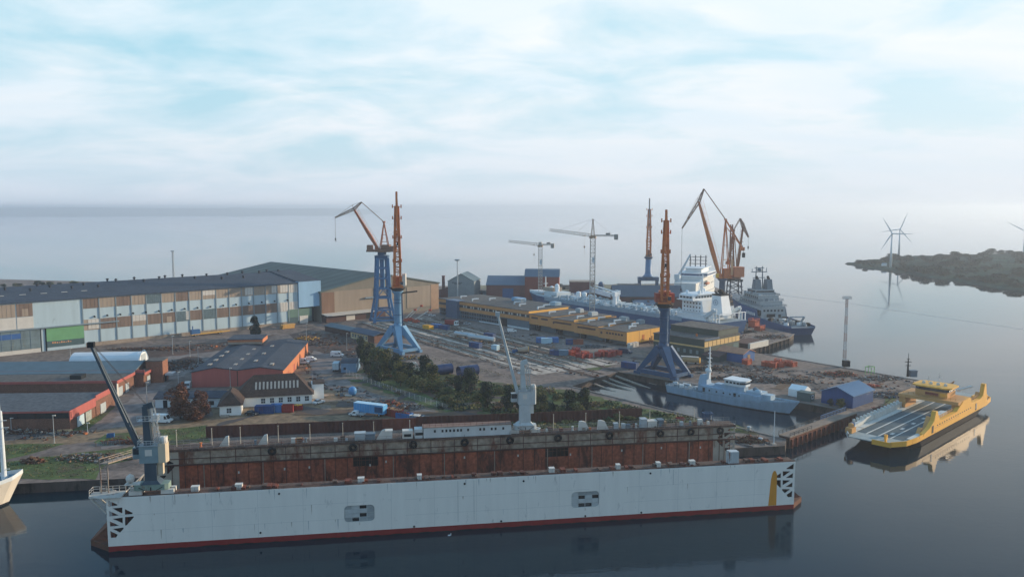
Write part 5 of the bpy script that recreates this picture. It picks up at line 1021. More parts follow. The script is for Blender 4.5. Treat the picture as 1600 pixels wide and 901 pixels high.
# grey patrol vessel in the basin
pb = at(1225,642.5,0); pa = Vector((62.5,304,0)); d_ = (pb-pa).normalized()
pa = pa + Vector((-1.2,-2.2,0)); nv = thing('patrol_ship', 'weathered blue grey naval patrol ship moored in the basin beside the quay', 'ship', (pa.x, pa.y, 0), math.atan2(d_.y, d_.x)); nv.scale = (1.09, 1, .95)
ng = M('naval_grey','8ba2b5',1.15,.6,.14,.7,streak=True,rust=.09,rustc='7b8d9b',rustscale=.7); nl = M('naval_light','93a7b5',1.12,.6,.1,.5); ndk = M('naval_deck','6c7880',1.1,.8,.15,.5); boot = M('boot_dark','22262b',1,.7,.2,.5)
st = [(0,-.8,3.1,3.4,3.3),(6,6,3.5,3.8,3.1),(16,16,3.7,4.0,3.0),(26,26,3.6,4.0,3.2),(34,34,2.6,3.6,3.7),(39,40,1.4,2.5,4.2),(41.6,44.5,.4,1.0,4.7),(42.2,46.6,.05,.1,5.0)]
hull('hull', st, .35, [boot, ng, ndk], nv, zk=-1.5); bulwark(st, .5, ng, nv, 3)
q = MB(); q.box(14,35,-3.5,3.5,3.0,5.4); q.build('deckhouse', ng, nv)
for x in (16.5,19.2,21.8,24.2,27.5): q = MB(); q.box(x,x+.55,-3.58,-3.505,4.0,4.6); q.build('porthole', dglass, nv)
for x in (12+2.2, 25.7): q = MB(); q.box(x,x+.9,-3.58,-3.505,3.4,5.0); q.build('door', dark, nv)
q = MB(); q.prism([(21,-2.6),(27,-2.6),(28.4,-1.5),(28.4,1.5),(27,2.6),(21,2.6)],5.42,7.4); q.build('bridge_base', ng, nv)
q = MB(); q.prism([(22,-2.9),(27.4,-2.9),(29,-1.6),(29,1.6),(27.4,2.9),(22,2.9)],7.42,9.5); q.prism([(21.6,-3.2),(27.7,-3.2),(29.4,-1.8),(29.4,1.8),(27.7,3.2),(21.6,3.2)],9.51,9.75,1); br = q.build('bridge', [white, white], nv)
for x in (22.5,23.9,25.2,26.4): q = MB(); q.box(x,x+.9,-2.97,-2.91,8.3,9.0); q.build('window', dglass, br)
q = MB(); q.add([(27.45,-2.9,8.3),(29.02,-1.64,8.3),(29.02,-1.64,9.0),(27.45,-2.9,9.0)],[(0,1,2,3)]); q.v = [(x+.04,y-.05,z) for x,y,z in q.v]; q.box(29.02,29.08,-1.5,1.5,8.3,9.0); q.build('window', dglass, br)
q = MB(); q.prism([(11.5,-2.0),(17,-2.0),(17,2.0),(12.2,2.0)],3.1,5.9); q.add([(11.3,-1.6,5.9),(14.6,-1.6,5.9),(14.6,1.6,5.9),(11.3,1.6,5.9),(11.8,-1.2,9.2),(14.2,-1.2,9.8),(14.2,1.2,9.8),(11.8,1.2,9.2)],[(4,5,6,7),(0,1,5,4),(1,2,6,5),(2,3,7,6),(3,0,4,7)]); q.build('funnel', ng, nv)
q = MB(); q.bar((14.2,0,8),(14.6,0,12.4),1.3,1.3,.8,.8); q.bar((14.6,0,12),(14.7,0,20.5),.5,.5,.2,.2)
for z, l in ((13,2.2),(14.5,1.6),(16,2.4),(17.8,1.4),(19.2,.9)): q.bar((14.6,-l/2,z),(14.6,l/2,z),.16); q.bar((14.6-l/2,0,z),(14.6+l/2,0,z),.16)
q.lathe((14.2,0,10.5),[(1.0,0),(1.1,.8),(.7,1.4),(.1,1.6)],10); q.build('mast', white, nv)
q = MB(); q.box(29.5,34.8,-2.2,2.2,5.42,6.4); q.lathe((33.2,-1.2,5.6),[(1.2,0),(1.3,.7),(1.0,1.4),(.3,1.8)],10); q.box(34.9,37.8,-1.6,1.6,3.9,5.9); q.build('forward_deckhouse', nl, nv)
q = MB(); q.lathe((31.5,.5,6.4),[(.9,0),(.9,.8),(.2,1.3)],10); q.bar((31.8,.5,7.1),(34.3,.5,7.6),.16); q.build('deck_gun', ndk, nv)
for i in range(26):
    q = MB(); x, y = rnd.uniform(.5,11), rnd.uniform(-2.8,2.8); s_ = rnd.uniform(.3,1.2); q.cbox((x,y,3.2+s_*.4),(s_*1.4,s_,s_*.9),rnd.random()); q.build('deck_gear', rnd.choice((white, galv, ndk, nl, black)), nv)
q = MB(); q.box(13,21,-3.3,3.3,5.41,5.6); q.box(17.5,20.5,-1.4,1.4,5.6,6.9); q.build('boat_deck', ng, nv); q = MB(); q.rail([(s_[1],-s_[3],s_[4]) for s_ in st[:5]],1,1.6,.03); q.rail([(s_[1],s_[3],s_[4]) for s_ in st[:5]],1,1.6,.03); q.build('railing', nl, nv)
# yellow double ended car ferry
fn0 = at(1411, 692, 3.5); ff0 = at(1543, 623, 3.5); fd = (ff0-fn0); FLN = fd.to_2d().length; fd.z = 0; fd.normalize(); fsx = FLN/79.5; fa = fn0 + fd*2.5*fsx
fr = thing('car_ferry', 'bright yellow double ended car ferry with dark hull, open car deck and bridge across it', 'ferry', (fa.x-fd.y*7.7, fa.y+fd.x*7.7, 0), math.atan2(fd.y, fd.x)); fr.scale = (fsx, 1.12, .78); print('ferry', fsx)
fy = M('ferry_yellow','d79f3e',1.12,.5,.06,.4,streak=True,rust=.04,rustc='b07a2c'); fyd = M('ferry_tan','b98a55',1.1,.6,.12,.5); fh = M('ferry_hull','1c1a1c',1,.5,.2,.3,rust=.12,rustc='3c2723'); fdk = M('ferry_deck','46565c',1.1,.75,.18,.3,rust=.2,rustc='39454a'); fwh = M('ferry_white','b9bab5',1.1,.6,.1,.6,rust=.15,rustc='8d867c'); fgrey = M('ferry_lightdeck','8d9695',1.1,.7,.12,.4)
st = [(5,-7.0,2.0,5.4,4.6),(9,-2.5,6.2,7.7,4.6),(14,4,7.4,8.3,4.5),(60,70,7.4,8.3,4.5),(65,77,6.2,7.7,4.6),(69,81,2.0,5.4,4.6)]
hull('hull', st, .3, [M('ferry_boot','3a2422',1,.7), fh, fgrey], fr, zk=-1.5)
# hull band, yellow belting
q = MB()
for a, b_ in zip(st, st[1:]):
    q.add([(a[1],-a[3]-.06,a[4]-1.0),(b_[1],-b_[3]-.06,b_[4]-1.0),(b_[1],-b_[3]-.06,b_[4]+.9),(a[1],-a[3]-.06,a[4]+.9),(a[1],-a[3]+.2,a[4]+.9),(b_[1],-b_[3]+.2,b_[4]+.9),(a[1],-a[3]+.2,a[4]-.02),(b_[1],-b_[3]+.2,b_[4]-.02)],[(0,1,2,3),(3,2,5,4),(4,5,7,6)])
q.build('side_band', fy, fr)
q = MB()
for a, b_ in zip(st, st[1:]):
    q.add([(a[1],a[3]+.06,a[4]-1.0),(b_[1],b_[3]+.06,b_[4]-1.0),(b_[1],b_[3]+.06,b_[4]+.9),(a[1],a[3]+.06,a[4]+.9),(a[1],a[3]-.2,a[4]+.9),(b_[1],b_[3]-.2,b_[4]+.9),(a[1],a[3]-.2,a[4]-.02),(b_[1],b_[3]-.2,b_[4]-.02)],[(0,1,2,3),(3,2,5,4),(4,5,7,6)])
q.build('side_band', fwh, fr)
q = MB(); q.add([(-7.05,-5.4,3.4),(-7.05,-.6,3.4),(-7.05,-.6,5.2),(-7.05,-5.4,5.2),(-6.8,-5.4,3.4),(-6.8,-.6,3.4),(-6.8,-.6,5.2),(-6.8,-5.4,5.2)],[(0,1,2,3),(7,6,5,4),(3,2,6,7),(1,5,6,2)]); q.build('bow_bulwark', fy, fr)
q = MB(); q.add([(-7.2,-.5,4.62),(-7.2,5.2,4.62),(-3.4,5.6,4.75),(-3.4,-.5,4.75),(-7.2,-.5,4.3),(-7.2,5.2,4.3)],[(0,3,2,1),(4,0,1,5)]); q.build('bow_ramp', fgrey, fr)
for y0, y1 in ((-6.2,-3.4),(-2.9,-.3),(.2,2.8),(3.3,5.6)):
    q = MB(); q.box(0,74,y0,y1,4.62,4.66); q.build('car_lane', fdk, fr)
for y in (-3.15,-.05,3.05):
    q = MB(); q.box(-1,75,y-.18,y+.18,4.63,4.69); q.build('lane_line', fwh, fr)
q = MB(); q.box(-1,75,5.7,7.2,4.62,4.9); q.box(2,72,-7.6,-6.3,4.62,4.9,0); q.build('side_walkway', fwh, fr)
for x in (4,12,21,30): q = MB(); q.box(x,x+2.2,-2.2,-1.4,4.665,4.68); q.build('deck_patch', fwh, fr)
# right hand superstructure (towards the open water)
q = MB(); prof = [(9,4.5),(70,4.5),(70,8.4),(69.2,8.6),(67.8,13.6),(66.4,13.6),(65,8.8),(62.0,8.0),(54,8.2),(52.6,8.4),(52,10.4),(50,11.0),(44,10.6),(41,9.2),(38,7.6),(24,7.6),(22,8.2),(19.8,12.0),(18.6,12.0),(17.4,8.6),(14,6.6),(9,5.4)]
q.yprism(prof, -8.42, -7.3); q.build('side_casing', fy, fr)
for x in (15.5, 57): q = MB(); q.box(x,x+1.4,-8.5,-8.43,4.2,7.0); q.build('side_door', fh, fr)
for i in range(16): q = MB(); x = 20+i*2.1; q.box(x,x+.8,-8.48,-8.425,6.1,6.5); q.build('porthole', fh, fr)
q = MB(); q.box(18,40,-8.47,-8.425,5.5,5.7); q.box(26,38,-7.29,-5.6,7.0,7.3); q.rail([(24,-7.3,7.6),(38,-7.3,7.6)],1,1.5,.05); q.rail([(54,-7.4,8.2),(64,-7.4,8.2)],1,1.5,.05); q.build('upper_walkway', fyd, fr)
q = MB(); q.box(26,34,-7.2,-5.4,7.31,8.4); q.build('raft_rack', fwh, fr)
q = MB(); q.yprism([(15,4.65),(17,4.65),(19.4,9.4),(18.4,9.6)],-7.2,-6.0); q.yprism([(10,4.65),(11.6,4.65),(12.8,6.6),(11.8,6.8)],-7,-6.0); q.bar((27,-4,4.7),(24,-6.8,9),.5); q.build('stair', fyd, fr)
# left hand casing, white, lower
q = MB(); q.yprism([(1,4.6),(72,4.6),(72,7.4),(60,7.4),(58,8.6),(44,8.6),(42,7.0),(12,7.0),(8,6.2),(1,5.7)], 7.3, 8.42); q.build('side_casing', fwh, fr)
q = MB()
for i in range(14): q.lathe((3+i*2.7,7.7,7.05),[(.42,0),(.42,1.0),(.1,1.2)],8)
q.build('raft_canister', fwh, fr); q = MB(); q.box(-4,-1,5.6,7.4,4.7,6.6); q.lathe((-2,6.6,6.6),[(.8,0),(.7,1.2),(.2,1.6)],8); q.build('winch', fyd, fr); q = MB(); q.lathe((-1,6.6,6.65),[(.6,0),(.6,1.3)],8); q.build('winch_cover', bluebox, fr)
# bridge house across the deck
q = MB(); q.box(40,52,-8.2,8.2,9.6,10.9); q.build('bridge_beam', fyd, fr)
for y0, y1 in ((-8.2,-6.2),(6.4,8.2)):
    q = MB(); q.box(41,51,y0,y1,4.65,9.58); q.build('bridge_leg', fyd, fr)
q = MB(); q.box(43,51,-4.4,4.4,10.92,13.3); q.box(42.9,42.99,-2.0,1.6,11.3,12.6,1); q.box(42.9,42.99,-4.3,-2.4,11.2,12.8,2); q.build('bridge_deckhouse', [fyd, M('dark_red_patch','6e3028',1.1), fy], fr)
q = MB(); q.prism([(44,-4.6),(50,-4.6),(51,-3.4),(51,3.4),(50,4.6),(44,4.6),(43,3.4),(43,-3.4)],13.32,14.7); br = q.build('wheelhouse', dglass, fr)
q = MB(); q.prism([(43.6,-5.4),(50.4,-5.4),(51.8,-4),(51.8,4),(50.4,5.4),(43.6,5.4),(42.2,4),(42.2,-4)],14.72,15.3); q.build('roof', fy, br)
for y in (-3,-1,1,3): q = MB(); q.lathe((46,y,15.3),[(.5,0),(.5,.8),(.1,1.2)],8); q.build('roof_dome', fwh, br)
q = MB(); q.rail([(41.2,-7.2,10.92),(41.2,7.2,10.92)],1.1,1.4,.05); q.build('bridge_railing', fyd, fr)
q = MB(); q.bar((47,-1,15.3),(47,-1,20),.12); q.bar((47,2,15.3),(47,2,19),.1); q.bar((47,-1.8,18.5),(47,-.2,18.5),.08); q.bar((47,1.4,17.5),(47,2.6,17.5),.08); q.build('signal_mast', galv, fr)
q = MB(); q.bar((53,-4.5,12.5),(56,-7.4,14.4),.8,.6); q.build('davit', fwh, fr); q = MB(); q.bar((68.5,3,7),(62,-1,14),.3); q.bar((66,2,6),(66,2,11),.2); q.bar((66,2,11),(62,-1,14),.15); q.build('mast_boom', fyd, fr)
q = MB(); q.yprism([(63.5,4.6),(66.2,4.6),(67.0,9.6),(66.2,9.8)],-7.2,-6); q.box(70,73,-7.4,-6,4.7,7); q.box(56,64,-6,-4.6,4.7,7.6); q.build('stair', fyd, fr)
q = MB(); q.bar((72,-6,4.7),(76,-5.5,7.6),.4); q.box(74,78,-5.5,-3,4.7,5.6); q.rail([(76.5,-6.5,4.65),(80.5,-5.2,4.65)],1.3,1,.06); q.build('stern_gear', fy, fr)
q = MB(); q.bar((-5.5,-3.6,4.6),(-5.4,-3.4,7.0),.5,.5,.3,.3); q.bar((-3.0,-2.8,4.7),(-3.0,-2.8,6.6),.7); q.build('bow_post', fy, fr)
# tanker in the dock behind the yellow workshop
td_ = (pit_c0-pit_c1).normalized()
tk_ = thing('tanker', 'long tanker with pale deck, blue hull and white bridge house behind the yellow workshop', 'ship', (pit_c1.x, pit_c1.y, 0), math.atan2(td_.y, td_.x))
tb = M('tanker_blue','2f5078',1.1,.5,.12,.2,streak=True); tw = M('tanker_white','d6dadc',1.12,.55,.06,.4); tdk = M('tanker_deck','8f9a9f',1.1,.7,.15,.15,rust=.15,rustc='6b7d8a'); tpale = M('tanker_pale','bcc5c9',1.1,.6,.1,.3)
st = [(2,0,10,11.5,9),(12,12,12,12,9),(60,60,12,12,9),(140,140,12,12,9),(158,160,9,10.5,9.6),(170,174,4,6.5,10.5),(176,182,.3,.6,11.4)]
hull('hull', st, 1.2, [M('tanker_boot','5a2a26',1,.7), tb, tdk], tk_)
q = MB(); q.box(26,150,11.98,12.08,7.2,9.6); q.box(26,150,-12.08,-11.98,7.2,9.6); q.build('bulwark', M('tanker_side','8196a5',1.1,.6,.12,.2,streak=True,rust=.1,rustc='5d7486'), tk_)
q = MB(); q.box(10,30,-10.5,10.5,9.02,12.0); q.build('deckhouse', tw, tk_); q = MB(); q.box(15,29,-8.5,8.5,12.02,19.2); q.build('superstructure', tw, tk_)
for k_ in range(3):
    for i in range(6): q = MB(); q.box(15.8+i*2.2,16.6+i*2.2,8.5,8.58,12.8+k_*2.2,13.7+k_*2.2); q.build('porthole', dglass, tk_)
q = MB(); q.box(17.5,29.5,-12.5,12.5,19.22,19.6); q.prism([(18,-12.3),(28,-12.3),(30.2,-6),(30.2,6),(28,12.3),(18,12.3)],19.61,22.2); q.box(17,30,-9,9,22.21,22.6); br = q.build('bridge', tw, tk_)
for i in range(4): q = MB(); q.box(18.6+i*2.3,20.3+i*2.3,12.31,12.38,20.5,21.5); q.build('window', dglass, br)
for i in range(9): q = MB(); y = -10+i*2.3; q.box(17.92,17.99,y,y+1.7,20.5,21.5); q.build('window', dglass, br)
q = MB(); q.bar((22,0,22.6),(22,0,33),1.0,1.0,.35,.35)
for z, l in ((25,4),(27,5),(29,3),(31,2)): q.bar((22,-l/2,z),(22,l/2,z),.25); q.bar((22-l/3,0,z),(22+l/3,0,z),.25)
q.lattice((24,0,22.6),(23,0,30),1.6,.6,4,.08); q.build('mast', tw, tk_)
for x, y in ((19,6),(27,-7),(26,8)): q = MB(); q.lathe((x,y,22.6),[(.6,0),(1,.8),(.7,1.6),(.1,1.9)],10); q.build('radar_dome', tw, tk_)
q = MB(); fp = [(-2.6,-3.6),(4.8,-3.6),(4.8,3.6),(-2.6,3.6)]; c0_ = (7.2,0)
q.add([(4.2,-3.8,12),(12.6,-3.8,12),(12.6,3.8,12),(4.2,3.8,12),(6.4,-3.2,22.4),(12.2,-3.2,22.4),(12.2,3.2,22.4),(6.4,3.2,22.4)],[(4,5,6,7),(0,1,5,4),(1,2,6,5),(2,3,7,6),(3,0,4,7)]); fn = q.build('funnel', tw, tk_)
q = MB(); q.box(6.2,12.4,-3.3,3.3,22.42,23.2); q.bar((7,0,23),(9.4,0,25.2),1.6,1.8); q.bar((10,-1,23),(11.6,-1,24.8),.9); q.bar((10,1.4,23),(11.8,1.4,24.4),.8); q.build('funnel_top', black, fn)
q = MB(); q.torus((9.6,3.42,18.6),1.5,.16,'y',18,5); q.box(8.9,10.3,3.38,3.5,19.0,19.25); q.box(8.9,10.3,3.38,3.5,18.45,18.7); q.box(8.9,10.3,3.38,3.5,17.9,18.15); q.build('funnel_emblem', M('emblem_grey','5f7f96',1), fn)
for y in (10,-10):
    q = MB(); q.bar((4,y,15.5),(11,y,11),2.2,1.8); q.bar((3.6,y,9),(3.6,y,16.5),.5); q.bar((9,y,9),(9,y,14),.5); q.build('free_fall_boat_rack', tpale, tk_)
q = MB()
for x in (.8,3,5,30,33): q.bar((x,10.6,9),(x,10.6,13.4),.5); q.bar((x,-10.6,9),(x,-10.6,13.4),.5)
q.bar((.8,10.6,13.4),(33,10.6,13.4),.4); q.bar((.8,10.6,11.6),(33,10.6,11.6),.35); q.bar((.8,-10.6,13.4),(.8,10.6,13.4),.4); q.rail([(10,10.4,12),(30,10.4,12)],1.1,1.5,.07); q.build('stern_frame', tw, tk_)
q = MB()
for y in (-2,-1,0,1,2.2): q.bar((31,y,10.3),(152,y,10.3),.5)
for x in range(34,150,6): q.bar((x,-10,9.9),(x,10,9.9),.45); q.bar((x,-2.6,9),(x,-2.6,11),.3); q.bar((x,2.8,9),(x,2.8,11),.3)
q.build('deck_piping', tpale, tk_)
for i in range(95):
    x = rnd.uniform(34,150); y = rnd.uniform(-10,10); q = MB(); s_ = rnd.uniform(.6,1.5)
    q.lathe((x,y,9),[(s_*.8,0),(s_*.8,s_*1.6),(s_*.3,s_*2.1)],8) if rnd.random() < .55 else q.box(x,x+s_*2,y,y+s_*1.6,9,9+s_*1.5); q.build('deck_tank', rnd.choice((tw, tdk, tpale, galv, tdk)), tk_)
for x, y in ((95,-4),(88,5)):
    q = MB(); q.lathe((x,y,9),[(1.4,0),(1.2,5),(1.5,7)],12); q.bar((x,y,16),(x+22,y+.5,19),1.0,1.1,.6,.6); q.cbox((x,y,16.4),(3,2.4,2.6)); q.build('deck_crane', tw, tk_)
for x, h_ in ((150,9),(156,7),(132,5),(126,5),(120,4)):
    q = MB(); q.lathe((x,-3 if h_ < 7 else 1,9),[(1.6,0),(1.5,h_*.6),(1.7,h_*.62),(1.5,h_*.9),(.3,h_)],12); q.build('vent_post', tw, tk_)
q = MB(); q.box(144,158,-6,6,9.3,12.4); q.build('forecastle_house', tpale, tk_); q = MB(); q.bar((164,0,10),(164,0,22),.9,.9,.4,.4); q.bar((164,-2,17),(164,2,17),.3); q.bar((163,0,14),(166.5,0,13),.3); q.build('foremast', tw, tk_); q = MB(); q.box(162,176,-4,4,10.4,11.6); q.build('forecastle', tw, tk_)
q = MB(); q.box(152,162,-5,4,12.5,15); q.build('tarpaulin', tan_p, tk_)
for i in range(12): q = MB(); x = 36+i*9; q.bar((x,10.8,9.4),(x,10.8,12.6),.22); q.build('lamp_post', tw, tk_)
# grey supply vessel with blue hull at the outer berth
na = Vector((159, 440, 0)); nb = Vector((148, 528, 0)); d_ = (nb-na).normalized()
ns = thing('naval_vessel', 'grey naval vessel with blue hull and white lettering block at the outer pier', 'ship', (na.x, na.y, 0), math.atan2(d_.y, d_.x))
nb1 = M('naval_blue','27507e',1.1,.5,.12,.2,streak=True); ngr = M('naval_super','959c9f',1.1,.6,.12,.5); ngd = M('naval_super_dark','6a747c',1.1,.65,.15,.5)
st = [(0,-4,6.5,7.0,4.4),(5,2,8.2,8.6,4.2),(20,20,8.8,9,4.2),(34,34,8.8,9.2,4.6),(36,36,8.8,9.2,9.5),(62,62,8.6,9.2,10.5),(76,78,5,7,12),(86,92,.3,1,13.2)]
hull('hull', st, .6, [boot, nb1, ngd], ns); bulwark(st, .9, nb1, ns, 0, 5)
q = MB()
for i, (w_, g_) in enumerate(((1.4,.5),(1.2,.5),(1.6,.5),(1.3,.5),(1.5,.5),(1.5,.5))): x = 33-.2-i*2.4; q.box(38+i*2.2,38+i*2.2+w_,9.22,9.3,5.6,7.3)
q.build('hull_lettering', white, ns)
q = MB(); q.box(33,70,-7.5,7.5,4.6,11.5); q.box(36,66,-7,7,11.52,14.5); q.build('superstructure', ngr, ns)
q = MB(); q.box(40,62,-6.4,6.4,14.52,17.4); q.prism([(44,-7.6),(58,-7.6),(58,7.6),(44,7.6)],17.42,18.0); q.prism([(45,-6),(57,-6),(57,6),(45,6)],18.02,20.4); br = q.build('bridge', ngr, ns)
for y in (-6.02,6.02): q = MB(); q.box(45.4,56.6,min(y,y*1.008),max(y,y*1.008),18.8,19.8); q.build('window', dglass, br)
q = MB(); q.box(44.92,44.99,-5.6,5.6,18.8,19.8); q.build('window', dglass, br)
for y in (-3.6,3.6):
    q = MB(); q.add([(46,y-1.9,20.4),(52,y-1.9,20.4),(52,y+1.9,20.4),(46,y+1.9,20.4),(47,y-1.5,26.5),(51.4,y-1.5,26.5),(51.4,y+1.5,26.5),(47,y+1.5,26.5)],[(4,5,6,7),(0,1,5,4),(1,2,6,5),(2,3,7,6),(3,0,4,7)]); fn = q.build('funnel', ngd, ns); q = MB(); q.bar((48,y,26.4),(50,y,28),1.2); q.build('funnel_top', black, fn)
q = MB()
for y in (-2.4,2.4): q.bar((54,y,20),(54,y*.8,34),.7,.7,.4,.4)
for z, l in ((27,8),(30.5,10),(33,6)): q.bar((54,-l/2,z),(54,l/2,z),.45)
for y in (-4.6,-2,0,2,4.6): q.bar((54,y,30.5),(54,y,32.2+rnd.random()),.3)
q.lathe((54,0,31),[(1.2,0),(1.4,.8),(1.0,1.6),(.1,2)],10); q.build('mast', ngd, ns)
for i in range(46):
    x = rnd.uniform(0,33); y = rnd.uniform(-7,7); s_ = rnd.uniform(.6,2.2); q = MB(); q.cbox((x,y,4.4+s_*.5),(s_*1.5,s_,s_),rnd.random()*3); q.build('deck_gear', rnd.choice((ngr,ngd,galv,white,dark,ngr)), ns)
q = MB(); q.bar((8,-4,4.4),(3,-4,9.5),.8); q.bar((8,4,4.4),(3,4,9.5),.8); q.bar((3,-4,9.5),(3,4,9.5),.7); q.bar((20,4,4.4),(20,4,9),1.2); q.bar((20,4,9),(10,5,10.5),.6); q.build('stern_crane', galv, ns)
q = MB(); q.box(33,42,7.52,8.6,6.5,9.3); q.build('boat_recess', dark, ns)
for i in range(8): q = MB(); q.box(42+i*2.6,43.2+i*2.6,7.01,7.09,12.6,13.6); q.build('porthole', dglass, ns)
for i in range(7): q = MB(); q.box(41+i*2.8,42.3+i*2.8,6.41,6.49,15.6,16.6); q.build('porthole', dglass, ns)
for i in range(6): q = MB(); q.box(32.9,32.99,-6+i*2.2,-4.8+i*2.2,8.6,9.8); q.build('porthole', dglass, ns)
q = MB(); q.box(31.5,33,-4,4,4.62,7.2); q.build('hangar_door', dark, ns)
for z, x0, x1, y in ((11.52,32,70.5,7.9),(14.52,35.4,66.6,7.4),(17.42,39.4,62.6,6.9)):
    q = MB(); q.rail([(x1,y,z),(x0,y,z),(x0,-y,z),(x1,-y,z)],1.1,1.6,.06); q.build('deck_railing', ngd, ns)
q = MB(); q.lathe((42,4.5,14.5),[(.3,0),(1.3,1),(1.5,2),(1.1,3.2),(.1,3.6)],12); q.lathe((60,-4.5,17.4),[(.3,0),(1.1,1),(1.2,1.8),(.1,3)],12); q.build('radar_dome', white, ns)
for i in range(30):
    x = rnd.uniform(34,66); y = rnd.uniform(-7,7); z = 11.5 if x < 36 else 14.5 if x < 40 or x > 62 else 17.4 if abs(y) > 6 else 17.42; s_ = rnd.uniform(.5,1.4); q = MB(); q.cbox((x, y if z < 17 else 6.9*(1 if y > 0 else -1), z+s_*.6),(s_,s_,s_*1.2)); q.build('deck_gear', rnd.choice((ngr,ngd,white)), ns)
# white and pale blue ship far behind
bs_ = thing('offshore_ship', 'pale blue and white offshore ship with high bridge and orange lifeboat behind the tanker', 'ship', (153, 640, 0), math.atan2(-.9,-.44))
ob = M('offshore_pale','c4c6c4',1.1,.6,.1,.3); st = [(0,-2,8,9,9),(10,10,9.5,10,9),(50,50,9.5,10,9.5),(66,68,5,7,11),(76,80,.3,1,12.5)]
bs_.scale = (1, 1, .74); hull('hull', st, 1, [boot, ob, tdk], bs_)
q = MB(); q.box(2,44,-9,9,9.02,20); q.box(4,40,-8.5,8.5,20.02,24.5); q.build('superstructure', ob, bs_)
q = MB(); q.prism([(6,-11),(36,-11),(40,-6),(40,6),(36,11),(6,11)],24.52,28.2); q.box(10,34,-6,6,28.21,32.4); q.box(9,36,-8,8,32.41,33); br = q.build('bridge', tw, bs_)
for y in (-11.02,11.02): 
    q = MB(); q.box(7,35.5,min(y,y*1.006),max(y,y*1.006),25.6,27.3); q.build('window', M('bridge_glass','2b4a72',.9,.2,.2,1,spec=.5), br)
q = MB(); q.box(40.01,40.1,-5.8,5.8,25.6,27.3); q.build('window', MATS['bridge_glass'], br)
for s__ in (-1,1): q = MB(); q.add([(40.06,s__*6,25.6),(36.08,s__*11.02,25.6),(36.08,s__*11.02,27.3),(40.06,s__*6,27.3)],[(0,1,2,3)]); q.build('window', MATS['bridge_glass'], br)
for i in range(6): q = MB(); q.box(44.11,44.2,-7+i*2.5,-5.8+i*2.5,16,17.4); q.build('porthole', dglass, bs_)
for i in range(5): q = MB(); q.box(6+i*6,8+i*6,9.01,9.09,15.5,17); q.build('porthole', dglass, bs_)
q = MB(); q.lathe((0,0,0),[(1.2,0),(1.6,1.5),(1.6,5.5),(1.0,7)],12); q.v = [(30+z, 10.4+x, 17.6+y*.8) for x, y, z in q.v]; q.build('lifeboat', M('lifeboat_orange','b56a48',1.15,.5,.1,.5), bs_)
q = MB(); q.box(28,39,9.02,9.3,14.6,20); q.build('boat_recess', M('recess','4a5a66',1), bs_)
q = MB()
for y in (-6,-2,2,6): q.bar((20,y,33),(20,y,45),.7)
for z in (36,39.5,43): q.bar((20,-7,z),(20,7,z),.5); q.bar((17,-4,z),(23,-4,z),.3)
q.build('mast_rack', M('rack_dark','3c444c',1.05,.6), bs_)
q = MB(); q.lathe((50,-8,9.5),[(2.4,0),(2.2,14)],12); q.bar((50,-8,24),(47,.5,48),2.0,2.0,1.0,1.0); q.cbox((50,-8,25),(5,4,5)); q.bar((47,.5,48),(47,1.5,40),.25); q.build('deck_crane', tpale, bs_)
q = MB(); q.box(44.1,60,-8,8,9.5,20); q.build('forward_house', ob, bs_)
# white ship bow at the left edge
wb = at(36,739,6.6); wsh = thing('white_ship', 'white ship with flared bow and tall white mast, entering the picture at its left edge', 'ship', (wb.x, wb.y, 0), R(40))
ws = M('ship_white','d0c9bd',1.12,.55,.06,.4,streak=True,rust=.05,rustc='9c8b78',rustscale=.4)
st = [(-46,-47,3,4.2,5.2),(-38,-38,4.6,5,4.9),(-22,-22,4.8,5.2,4.8),(-13,-13,4.2,5.0,5.1),(-8.5,-7,2.6,4.2,5.6),(-5.6,-2.6,1.2,2.7,6.2),(-4.4,-.4,.15,.5,6.7),(-4.2,0,.02,.06,6.8)]
hull('hull', st, .5, [boot, ws, M('ship_deck','5d7d8c',1.1,.8,.15,.5)], wsh, zk=-1.6); bulwark(st, .9, white, wsh, 2)
q = MB(); q.tube((-3.9,-.25,5.2),(-3.9,-.25,22.5),.6,.4,12); q.tube((-3.9,-.25,22.5),(-3.9,-.25,24.6),.12,.06,6)
for z, l in ((18.5,1.8),(20.2,1.4),(8.5,1.4)): q.bar((-3.9,-.25,z),(-3.9+l*.8,-.25-l*.6,z+.1),.14); q.bar((-3.9,-l/2,z),(-3.9,l/2,z),.12)
q.build('mast', white, wsh)
q = MB(); q.bar((-7.4,.4,5.6),(-9.6,-1.0,9.8),.5,.5,.3,.3); q.bar((-6.5,0,7),(-9,-.6,8.6),.12); q.build('derrick', white, wsh)
q = MB(); q.box(-30,-14,-3.6,3.6,5.0,8.2); q.box(-28,-17,-3,3,8.22,11); q.build('deckhouse', ws, wsh)
for i in range(12): q = MB(); q.lathe((-2.2-i*.9,(1 if i % 2 else -1)*(.8+i*.12),6.0-i*.06),[(.25,0),(.2,.5),(.3,.7)],8); q.build('bollard', white, wsh)
